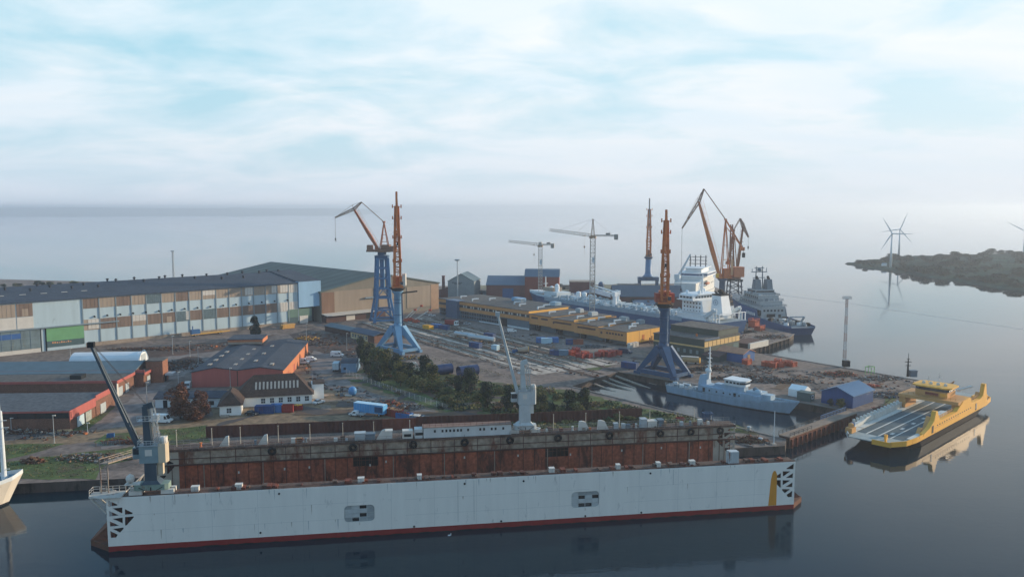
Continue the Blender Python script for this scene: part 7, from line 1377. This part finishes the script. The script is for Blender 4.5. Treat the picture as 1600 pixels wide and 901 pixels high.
# scrap heaps
SC = {'galv': M('scrap_grey','6d7072',1.0,.7,.25,1), 'wood': M('scrap_wood','6f5a47',1.0,.9,.25,1), 'whiteb': M('scrap_pale','979590',1.0,.8,.2,1), 'rustm': M('scrap_rust','5f3c2e',1.05,.9,.25,1), 'bluebox': M('scrap_blue','35506e',1.0,.8,.2,1), 'frame_m': M('scrap_dark','4a4d50',1.0,.8,.2,1), 'brick_d': M('scrap_brown','4a3832',1.0,.9,.2,1)}
def heap(label, px, py, w_, d_, h, cols, n=120, cat='scrap heap', rz=0, name='scrap_heap', sz=(.2,1.0)):
    cols = [SC[{id(galv):'galv',id(wood):'wood',id(whiteb):'whiteb',id(rustm):'rustm',id(bluebox):'bluebox',id(frame_m):'frame_m',id(brick_d):'brick_d'}[id(m)]] if id(m) in map(id,(galv,wood,whiteb,rustm,bluebox,frame_m,brick_d)) else m for m in cols]
    p = at(px,py); t_ = thing(name, label, cat, p, rz); 
    for m in cols:
        q = MB()
        for i in range(max(8, n//len(cols))):
            a = rnd.uniform(0,6.28); r_ = math.sqrt(rnd.random()); x, y = math.cos(a)*r_*w_/2, math.sin(a)*r_*d_/2; z = rnd.random()*h*(1-r_**2)+.1; s_ = rnd.uniform(*sz)
            if rnd.random() < .6: e = Vector((rnd.uniform(-1,1),rnd.uniform(-1,1),rnd.uniform(-.3,.6)))*s_*1.6; q.bar(Vector((x,y,z)), Vector((x,y,z))+e, rnd.uniform(.08,.25))
            else: q.cbox((x,y,z+s_*.15),(s_,s_*rnd.uniform(.4,1),s_*rnd.uniform(.2,.7)),rnd.random()*3,0,rnd.uniform(-.4,.4),rnd.uniform(-.4,.4))
        q.build('pieces', m, t_)
    return t_
hp = [('heap of rusty and pale scrap by the road in front of the long low shed',500,537,22,10,1.8,[rustm,wood,galv,brick_d]),('heap of timber and scrap behind the cream office',480,530,14,7,1.6,[wood,rustm,yellow]),('wide heap of dark scrap and rubble by the brick tower',275,572,26,26,1.2,[brick_d,rustm,frame_m,wood]),('line of rusty steel lying along the hall wall',235,546,40,5,1.0,[rustm,brick_d,wood]),('heap of rusty steel near the blue trailer',612,632,8,5,1.6,[redbox,wood,galv,craneor]),('line of pale and rusty scrap on the road side of the containers',640,637,10,5,1.4,[wood,galv,rustm,whiteb]),('heap of orange and brown timber frames on the outer quay',1312,586,13,8,1.8,[wood,rustm,orangebox,brick_d]),('heap of pale steel parts along the outer quay',1375,592,18,6,1.6,[galv,wood,rustm,whiteb]),('long heap of dark steel sections behind the patrol ship',1210,596,34,6,1.3,[dark,rustm,frame_m,galv]),('heap of dark steel sections between crane and patrol ship',1115,577,20,7,1.5,[rustm,dark,wood,galv]),('heap of steel by the portal of the deep blue crane',1072,580,7,5,1.7,[dark,frame_m,rustm]),('scrap and pallets between blue warehouse and ferry',1390,618,14,9,1.4,[wood,galv,rustm,whiteb,bluebox]),('rusty steel lying beside the ferry ramp',1385,640,8,5,1.2,[rustm,redbox,wood]),('orange pipe bundle behind the blue warehouse',1352,604,12,3,1.0,[orangebox,orangebox,redbox]),('heap of rusty anchors and chain at the end of the dock',1175,689,10,5,1.5,[brick_d,rustm,wood]),('rusty junk and a pale boat hull along the front workshop wall',40,676,36,3,1.0,[rustm,brick_d,whiteb,wood]),('wooden frames on the bank beside the white ship',52,722,6,3,1.4,[rustm,wood]),('rubbish and pipes on the bank left of the dock',150,716,22,8,.5,[wood,galv,earth_m]),('bundles of pipes and pallets by the side wall of the red warehouse',478,556,3,22,1.2,[galv,rustm,frame_m]),('pallets and machine parts behind the white house',498,606,6,8,1.4,[galv,frame_m,wood,dark]),('red and white machine parts beside the near blue crane',645,560,14,6,1.3,[rustm,whiteb,yellow,frame_m]),('scrap by the pier head at the naval vessel',1205,527,18,10,1.2,[wood,galv,brick_d,rustm]),('pile of rusty plates between road and dock near the dock crane',190,692,12,2.4,1.1,[rust2,rustm]),('scattered dark machine parts along the quay behind the patrol ship',1160,592,30,5,1.1,[dark,galv,rustm]),('row of grey pallets along the yellow workshop',925,543,16,3,1.4,[galv,greyblue,frame_m]),('rusty frames behind the deep blue crane',1060,566,8,6,1.6,[rustm,wood,galv])]
for h_ in hp: heap(*h_, n=int(150+h_[3]*9))
# dark fishing nets heaped behind the white house etc.
bo_ = thing('rowing_boat', 'small pale rowing boat lying on the verge by the front workshop', 'boat', at(101,675), R(8)); q = MB(); hl = [(-2.2,.0),(-1.6,.75),(0,.95),(1.4,.7),(2.3,.0),(1.4,-.7),(0,-.95),(-1.6,-.75)]; q.prism(hl, .25, .8); q.prism([(x*.8,y*.7) for x,y in hl], 0, .25); q.build('hull', M('boat_cream','c2ab86',1.12,.6), bo_); q = MB(); q.prism([(x*.86,y*.84) for x,y in hl], .805, .83); q.build('interior', wood, bo_)
p = at(173,683); open_box('small blue tub on the grass left of the dock crane', p, .3, bluebox, 1.9, 1.3, 1.1)
p = at(1101,663); open_box('red toolbox skip at the far end of the dock', at(1063,659), .2, redbox, 2.2, 1.6, 1.4); 
tt = thing('blue_gantry', 'dark blue portal frame on the basin bank behind the dock', 'frame', at(1101,664), R(10)); q = MB()
for x in (0,2.6): q.bar((x,0,0),(x,0,3.6),.3); q.bar((x,2,0),(x,2,3.6),.3); q.bar((x,0,3.6),(x,2,3.6),.3)
q.bar((0,0,3.6),(2.6,0,3.6),.3); q.bar((0,2,3.6),(2.6,2,3.6),.3); q.box(.2,2.4,1.9,1.98,.3,3.4); q.build('frame', steelblue_d, tt)
for i, (px, py) in enumerate(((1170,672),(1145,668),(1188,690))): 
    t_ = thing('mooring_bollard', f'pale mooring bollard on the bank by the dock end, {nth(i)} of three', 'bollard', at(px,py), 0, 'bollards by the dock end'); q = MB(); q.lathe((0,0,0),[(.7,0),(.5,.2),(.5,.9),(.75,1.1),(.5,1.3)],10); q.build('post', galv, t_); q = MB(); q.box(-.9,.9,-.9,.9,0,.12); q.build('base', conc_m, t_)
p = at(1187,541); t_ = thing('white_barrier_wall', 'low white walled bunker at the pier head', 'bunker', (at(1172,546).x, at(1172,546).y, G), A43); q = MB(); q.box(0,17,0,1.2,0,2.8); q.box(0,17,1.21,11,0,2.6,1); q.build('wall', [M('bunker_white','bdbab2',1.1,.7,.1,.5), brick_d], t_)
# ------------------------------------------------------------------ pier piles
q = 0
for i in range(11):
    p = Vector((110,374,0)).lerp(Vector((143,412,0)), i/10); t_ = MB(); t_.tube((0,0,-3),(0,0,2.2),.45,n=8); t_.box(-.5,.5,-.5,.5,2.2,2.45); o = t_.build('pier_pile', M('pile_wood','3a302b',1.1,.9,.2,.8), None, False, p + Vector((.9,-.8,0)).normalized()*.5); tag(o, f'dark timber pile along the pier front, {nth(i)} from the left', 'pile', 'pier piles')
# ------------------------------------------------------------------ trees
leaf_d = M('leaf_dark','26322a',1.15,.7,.35,.35,spec=.2); leaf_m = M('leaf_mid','3c4a2c',1.25,.7,.35,.3,spec=.2); leaf_b = M('leaf_brown','5a3a2e',1.2,.75,.35,.4,spec=.2); leaf_o = M('leaf_olive','656038',1.2,.75,.35,.3,spec=.2); bark = M('bark','4a3f36',1.1,.9,.2,1)
def crown_mesh(name, n, lobes, sz, mats, seed):
    r_ = random.Random(seed); q = MB()
    for i in range(n):
        cx, cy, cz, rr, mi = r_.choice(lobes)
        while True:
            v = Vector((r_.uniform(-1,1), r_.uniform(-1,1), r_.uniform(-1,1)))
            if .25 < v.length < 1: break
        v = v.normalized() * v.length**.4 * rr; c = Vector((cx,cy,cz)) + Vector((v.x, v.y, v.z*.85)); s_ = sz*r_.uniform(.6,1.4)
        a = Vector((r_.uniform(-1,1), r_.uniform(-1,1), r_.uniform(-.5,.5))).normalized(); b_ = a.cross(Vector((r_.uniform(-1,1),r_.uniform(-1,1),r_.uniform(-1,1)))).normalized(); k_ = a.cross(b_)*.25
        q.add([c-a*s_-b_*s_*.6, c+a*s_-b_*s_*.6+k_*s_, c+a*s_*.8+b_*s_*.6, c-a*s_*.8+b_*s_*.6-k_*s_], [(0,1,2,3)], mi)
    me = bpy.data.meshes.new(name); me.from_pydata(q.v, [], q.f)
    for m in mats: me.materials.append(m)
    me.polygons.foreach_set('material_index', q.m); me.update(); return me
def trunk_mesh(name, h, r, seed):
    r_ = random.Random(seed); q = MB(); q.tube((0,0,-.3),(.05,.05,h*.55),r,r*.6,8); q.tube((.05,.05,h*.55),(0,.1,h),r*.6,r*.2,6)
    for i in range(6): a = r_.uniform(0,6.28); z = h*r_.uniform(.3,.8); q.tube((0,0,z),(math.cos(a)*h*.28,math.sin(a)*h*.28,z+h*.22),r*.4,r*.12,5)
    me = bpy.data.meshes.new(name); me.from_pydata(q.v, [], q.f); me.materials.append(bark); me.update(); return me
def lob(seed, R_, H, n, k=2, cone=.0):
    r_ = random.Random(seed); o = []
    for i in range(n):
        u = r_.random(); z = H*(.22+.68*u); rad = R_*(1-cone*u)*(1-.45*abs(u-.4)); a = r_.uniform(0,6.28); d = rad*r_.uniform(.2,.75); o.append((math.cos(a)*d, math.sin(a)*d, z, R_*r_.uniform(.3,.5)*(1-cone*.5*u), r_.randrange(k)))
    return o
# unit trees: about 10 m tall, 8 m wide
KINDS = {}
for kn, seed, mats, cone, n, sz, R_ in (('dark', 1, [leaf_d, leaf_d, leaf_m, leaf_d], .3, 3200, .25, 4.2), ('dark2', 2, [leaf_d, leaf_m, leaf_o], .15, 3000, .26, 4.4), ('far', 6, [M('leaf_haze_blue','1d3a37',.9,.85,.3,.35,spec=.05), M('leaf_haze_teal','24443c',.9,.85,.3,.35,spec=.05)], .1, 1500, .42, 4.6), ('olive', 3, [leaf_m, leaf_o], .1, 2200, .3, 4.6), ('brown', 4, [leaf_b, M('leaf_brown2','6d4a38',1.2,.75,.35,.4)], .2, 3000, .28, 4.6), ('round', 5, [leaf_d, leaf_d], .35, 3400, .28, 3.6)):  # far kind has distance haze tinted into its blue green leaves
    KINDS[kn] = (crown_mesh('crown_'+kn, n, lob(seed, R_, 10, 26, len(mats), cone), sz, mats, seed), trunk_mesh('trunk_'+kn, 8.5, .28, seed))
def tree(kind, p, h, w_, label, group=None, name='tree', cat='tree'):
    t_ = thing(name, label, cat, p, rnd.uniform(0,6.28), group); c, tr_ = KINDS[kind]; s_ = (w_/8.6, w_/8.6, h/10)
    for nm, me in (('crown', c), ('trunk', tr_)): o = link(nm, me, t_); o.scale = s_
    return t_
def ptree(kind, px, pyb, hpx, wpx, label, **k):
    p = at(px, pyb); return tree(kind, p, hpx*p.y/FPX, wpx*p.y/FPX, label, **k)
ptree('round', 399, 531, 38, 25, 'single dense dark green tree standing in front of the long pale hall')
ptree('brown', 282, 654, 57, 44, 'tallest red brown autumn tree left of the white house'); ptree('brown', 315, 652, 44, 34, 'lower red brown autumn tree next to the white house'); ptree('brown', 302, 657, 30, 34, 'small red brown bush between the two autumn trees')
ptree('dark', 889, 648, 42, 27, 'dark conical tree at the thicket end near the basin, left of the pair'); ptree('dark', 912, 647, 44, 26, 'dark conical tree at the thicket end near the basin, right of the pair'); ptree('olive', 901, 652, 22, 30, 'low bush between the two dark trees near the basin')
ptree('dark', 1297, 634, 12, 12, 'small shrub against the front of the blue warehouse, left one'); ptree('dark2', 1313, 637, 15, 17, 'larger shrub against the front of the blue warehouse, right one')
ptree('dark', 1145, 556, 9, 8, 'small dark tree between the dark green workshop and the small blue shed'); ptree('dark', 990, 488, 22, 14, 'dark tree before the grey roofed brick hall'); ptree('brown', 1013, 489, 20, 11, 'brown tree before the grey roofed brick hall, right of a dark one'); ptree('dark2', 876, 449, 6, 8, 'lone bushy tree at the far edge of the yard')
thick = [(565,562,28,22,'dark'),(578,566,24,24,'dark2'),(590,578,36,34,'olive'),(572,585,30,26,'dark'),(603,590,34,32,'dark2'),(588,596,24,28,'dark'),(618,592,30,28,'dark'),(626,603,30,30,'dark2'),(640,600,26,26,'dark'),(648,610,24,28,'olive'),(665,596,32,30,'dark'),(676,602,26,26,'dark2'),(660,613,22,30,'olive'),(684,612,18,26,'olive'),(700,620,16,28,'olive'),(716,612,20,24,'dark'),(735,618,34,32,'dark'),(748,630,20,30,'olive'),(700,634,18,28,'olive'),(762,640,34,32,'dark'),(795,641,30,28,'dark'),(812,640,24,24,'dark'),(836,642,22,22,'dark'),(848,645,24,22,'dark2'),(862,650,16,22,'dark'),(876,652,16,22,'olive'),(930,652,14,26,'olive'),(948,655,12,24,'olive'),(965,658,12,22,'olive'),(985,660,10,22,'olive'),(1005,660,10,20,'olive'),(845,622,14,22,'olive'),(870,625,10,20,'olive'),(710,600,12,22,'olive'),(780,616,12,24,'olive'),(756,606,10,20,'olive')]
kl = {'dark': 'dark green tree', 'dark2': 'deep green bushy tree', 'olive': 'olive green bush'}
th_s = sorted(thick)
for i, (px, py, h_, w_, kd) in enumerate(th_s):
    ptree(kd, px, py, h_*(1.35 if kd != 'olive' else 1.0), w_*.98, f'{kl[kd]} of the thicket between road and slipway, {nth(i)} from its left end', group='trees of the thicket')
# undergrowth: tall grass and scrub that covers the field
q = MB(); zone = [Vector(p) for p in gp([(548,588),(600,560),(660,580),(760,598),(860,608),(1010,642),(1140,664),(1000,670),(830,676),(735,662),(690,642)])]
def inside(x, y):
    c = False; j = len(zone)-1
    for i in range(len(zone)):
        a, b_ = zone[i], zone[j]
        if (a.y > y) != (b_.y > y) and x < (b_.x-a.x)*(y-a.y)/(b_.y-a.y)+a.x: c = not c
        j = i
    return c
bbx = (min(p.x for p in zone), max(p.x for p in zone), min(p.y for p in zone), max(p.y for p in zone)); cnt = 0; rg = random.Random(5)
cl = [(rg.uniform(*bbx[:2]), rg.uniform(*bbx[2:]), rg.uniform(1.5,5), rg.choice((0,1,1,2,2,3))) for _ in range(420)]
cl = [c for c in cl if inside(c[0], c[1])]
while cnt < 17000:
    cx, cy, rr, mi = rg.choice(cl); a = rg.uniform(0,6.28); d = rr*math.sqrt(rg.random()); x, y = cx+math.cos(a)*d, cy+math.sin(a)*d
    if not inside(x, y): cnt += .2; continue
    s_ = rg.uniform(.15,.42); hh = rg.uniform(.1,1.2)*(1-d/rr*.7)*min(1.3,rr/3); v = Vector((rg.uniform(-1,1),rg.uniform(-1,1),rg.uniform(-.6,.8))).normalized(); u_ = v.cross(Vector((rg.uniform(-1,1),rg.uniform(-1,1),.5))).normalized(); c = Vector((x,y,G+hh+.15))
    q.add([c-v*s_-u_*s_, c+v*s_-u_*s_, c+v*s_*.8+u_*s_, c-v*s_*.8+u_*s_], [(0,1,2,3)], mi); cnt += 1
o = q.build('undergrowth', [leaf_d, leaf_m, leaf_o, M('leaf_rust','64503a',1.2,.8,.3,.4)]); o['kind'] = 'stuff'
# small litter lying about the working yards
q = MB(); mt_ = [SC['galv'], SC['wood'], SC['rustm'], SC['whiteb'], SC['frame_m'], SC['bluebox'], craneor, redbox, yellow, black]
for poly, n in ((((640,530),(800,560),(960,600),(900,560),(700,515)), 260), (((690,505),(850,530),(1000,560),(980,580),(820,556)), 200), (((1050,560),(1180,575),(1320,585),(1480,602),(1380,620),(1240,605),(1090,585)), 420), (((460,520),(540,520),(590,540),(560,560),(480,545)), 160), (((520,600),(560,610),(660,640),(600,655),(530,640)), 90), (((200,585),(300,560),(260,590)), 150), (((160,545),(390,535),(300,550)), 130), (((1155,505),(1230,525),(1180,540),(1120,520)), 120), (((470,560),(500,590),(520,610),(490,610)), 50), (((20,682),(110,676),(180,672),(60,690)), 60), (((1100,672),(1230,696),(1180,700),(1110,684)), 80)):
    pts = [at(*p) for p in poly]
    for i in range(n):
        a, b_, c = rg.sample(pts, 3); u, v = sorted((rg.random(), rg.random())); p = a*u + b_*(v-u) + c*(1-v); s_ = rg.uniform(.15,.8)
        if not in_land(p.x, p.y, 1.5): continue
        if rg.random() < .4: q.bar((p.x,p.y,G+.15),(p.x+rg.uniform(-3,3),p.y+rg.uniform(-3,3),G+.25),rg.uniform(.12,.3), mi=rg.choice((0,1,2,2,4)))
        else: q.cbox((p.x,p.y,G+s_*.35),(s_*1.5,s_,s_*.7),rg.random()*3,rg.choice((0,1,2,4,4,2,4,1,0,2,4,9,3,5,6) if i % 9 == 0 else (0,1,2,4,4,2,9)))
o = q.build('yard_litter', mt_); o['kind'] = 'stuff'
# weeds scattered over quay banks and slipway sides
q = MB()
def weeds(poly, n, hmax):
    pts = [at(*p) for p in poly]
    for i in range(n):
        a, b_, c = rg.sample(pts, 3); u, v = sorted((rg.random(), rg.random())); p = a*u + b_*(v-u) + c*(1-v); s_ = rg.uniform(.08,.22); w2 = Vector((rg.uniform(-1,1),rg.uniform(-1,1),rg.uniform(.1,1))).normalized(); u_ = w2.cross(Vector((0,.2,1))).normalized(); p.z += rg.uniform(.05,hmax)
        q.add([p-w2*s_-u_*s_*.7, p-w2*s_+u_*s_*.7, p+w2*s_+u_*s_*.4, p+w2*s_-u_*s_*.4], [(0,1,2,3)], rg.randrange(3))
weeds([(-40,745),(0,722),(90,712),(200,700),(160,725),(140,745),(40,745)], 1300, .22); weeds([(110,672),(176,633),(140,670)], 300, .4); weeds([(-40,712),(20,694),(92,696),(40,710)], 500, .5); weeds([(155,690),(215,676),(220,688)], 250, .4); weeds([(252,672),(318,666),(324,688),(255,695)], 400, .4); weeds([(1110,661),(1185,676),(1180,679),(1120,668)], 200, .5); weeds([(1376,639),(1398,619),(1385,628)], 150, .5); weeds([(640,552),(700,562),(830,596),(760,585)], 500, .6); weeds([(880,562),(950,572),(900,575)], 150, .4)
o = q.build('weeds', [leaf_m, leaf_o, M('leaf_dry','6a5f42',1.2,.8,.3,.4)]); o['kind'] = 'stuff'
# far trees behind the long hall
ft = [(12,3.5,9),(24,3,8),(36,5,11),(50,6,14),(56,3,9),(66,4,10),(78,6,13),(92,4,10),(108,5.5,13),(118,6.5,15),(130,3,9),(146,3,8),(160,3.5,9),(175,3,9),(196,5,10),(208,2.5,8),(226,2.5,8),(246,3,8)]
for i, (px, h_, w_) in enumerate(ft):
    Y = 690; x = (px-800)/FPX*Y; hh = (G + 70-2.5 - (445.5-324)/FPX*Y) if False else 4
    top = 70 - (446-px*.012-h_-324)/FPX*Y - G
    tree(rnd.choice(('dark','dark2')), Vector((x, Y+rnd.uniform(-12,8), G)), max(3, top), w_*Y/FPX*1.15, f'dark far tree on the shore behind the long hall, {nth(i)} from the left', 'far trees behind the hall')
# peninsula trees
pl = []
for px, py in ((1330,412),(1342,414),(1352,416),(1340,411),(1362,415),(1374,414),(1386,413),(1405,424),(1412,420),(1418,425),(1438,428),(1452,429),(1468,431),(1476,434),(1500,438),(1512,440),(1528,440),(1540,444),(1552,446),(1560,443),(1580,449),(1590,452)): pl.append((px, py-3, rnd.uniform(8,13)))
for i in range(210):
    x = rnd.uniform(412, 800); Y = rnd.uniform(720, 1220)
    if 800 + x/Y*FPX > 1640 or 800 + x/Y*FPX < 1385: continue
    pl.append((800 + x/Y*FPX*.995, 324 + 67.3/Y*FPX, rnd.uniform(9,17)))
pl.sort()
for i, (px, py, h_) in enumerate(pl):
    p = at(px, py, 1.6)
    if not in_pen(p.x, p.y): continue
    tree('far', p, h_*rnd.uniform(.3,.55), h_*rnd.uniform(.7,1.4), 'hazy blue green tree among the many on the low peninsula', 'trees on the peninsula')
q = MB()
for i in range(8000):
    x = rg.uniform(400, 800); Y = rg.uniform(650, 1240)
    if not in_pen(x, Y): continue
    s_ = rg.uniform(.6,1.6); v = Vector((rg.uniform(-1,1),rg.uniform(-1,1),rg.uniform(-.15,.15))).normalized(); u_ = v.cross(Vector((rg.uniform(-1,1),rg.uniform(-1,.6),3))).normalized(); c = Vector((x,Y,1.5+rg.uniform(.1,.9)))
    q.add([c-v*s_-u_*s_, c+v*s_-u_*s_, c+v*s_*.8+u_*s_, c-v*s_*.8+u_*s_], [(0,1,2,3)], rg.randrange(2))
o = q.build('scrubland', [MATS['leaf_haze_blue'], MATS['leaf_haze_blue']]); o['kind'] = 'stuff'
# ------------------------------------------------------------------ wind turbines
def turbine(label, p, hub, bl, yaw, phase):
    t_ = thing('wind_turbine', label, 'wind turbine', p, yaw, None); q = MB(); q.tube((0,0,0),(0,0,hub),1.5,.75,16); q.build('tower', white, t_, True); q = MB(); q.cbox((-.8,0,hub+.7),(5.5,2.2,2.0)); q.build('nacelle', white, t_)
    q = MB(); q.lathe((0,0,0),[(1.0,0),(1.0,.8),(.2,1.6)],10); q.v = [(2+z, y, hub+.7+x) for x, y, z in q.v]; q.build('hub', white, t_)
    for k_ in range(3):
        a = phase + k_*2*math.pi/3; d = Vector((0, math.sin(a), math.cos(a))); s_ = Vector((0, d.z, -d.y)); c = Vector((2.6,0,hub+.7)); q = MB()
        q.add([c+d*.6-s_*.5, c+d*.6+s_*.5, c+d*bl*.25+s_*.9, c+d*bl+s_*.12, c+d*bl-s_*.12, c+d*bl*.25-s_*.5], [(0,1,2,3,4,5)]); n0 = len(q.v); q.v += [(v[0]+.35, v[1], v[2]) for v in q.v]; q.f += [[n0+i for i in (5,4,3,2,1,0)]] + [[i,(i+1)%6,n0+(i+1)%6,n0+i] for i in range(6)]; q.m += [0]*7; q.build('blade', white, t_)
    return t_
turbine('nearest white wind turbine standing on the tip of the peninsula', at(1391.5,417.5,2.4), 37.5, 21, R(-115), R(-30)); turbine('second white wind turbine standing behind the nearest one on the peninsula', at(1404.5,398,3), 35.5, 25, R(-115), R(20)); turbine('white wind turbine half cut off by the right edge of the picture', at(1599.5,399,3), 33, 26, R(-118), R(-60))
hp_ = thing('small_hut', 'tiny white hut at the foot of the nearest wind turbine', 'hut', at(1379,415.5,2.4)); q = MB(); q.xprism([(0,0),(3,0),(3,2),(1.5,3),(0,2)],0,5); q.build('wall', white, hp_); q = MB(); q.xprism([(-.3,1.9),(1.5,3.05),(3.3,1.9),(3.3,2.1),(1.5,3.3),(-.3,2.1)],-.2,5.2); q.build('roof', galv, hp_)
# ------------------------------------------------------------------ gulls on the water
for i, (px, py) in enumerate(((702,836),)):
    p = at(px,py,0); t_ = thing('gull', 'small white gull floating on the dark water in front of the dock', 'bird', p, R(20)); q = MB(); q.lathe((0,0,0),[(.02,-.35),(.14,-.2),(.19,0),(.15,.22),(.03,.5)],8); q.v = [(z, y, .08+x*.8) for x, y, z in q.v]; q.lathe((.33,0,.2),[(.03,0),(.1,.1),(.09,.2),(.02,.28)],8); q.build('body', white, t_, True); q = MB(); q.cbox((.47,0,.34),(.12,.04,.04)); q.build('beak', yellow, t_)
# ------------------------------------------------------------------ haze
hm2 = bpy.data.materials.new('haze'); hm2.use_nodes = True; t = hm2.node_tree
for n in list(t.nodes):
    if n.type == 'BSDF_PRINCIPLED': t.nodes.remove(n)
pv = t.nodes.new('ShaderNodeVolumePrincipled'); pv.inputs['Color'].default_value = (.77,.87,1.0,1); pv.inputs['Density'].default_value = .00018; pv.inputs['Anisotropy'].default_value = .35
t.links.new(pv.outputs[0], t.nodes['Material Output'].inputs['Volume'])
q = MB(); q.box(-15000,15000,-400,16500,-4.2,96); o = q.build('haze', hm2); o['kind'] = 'stuff'
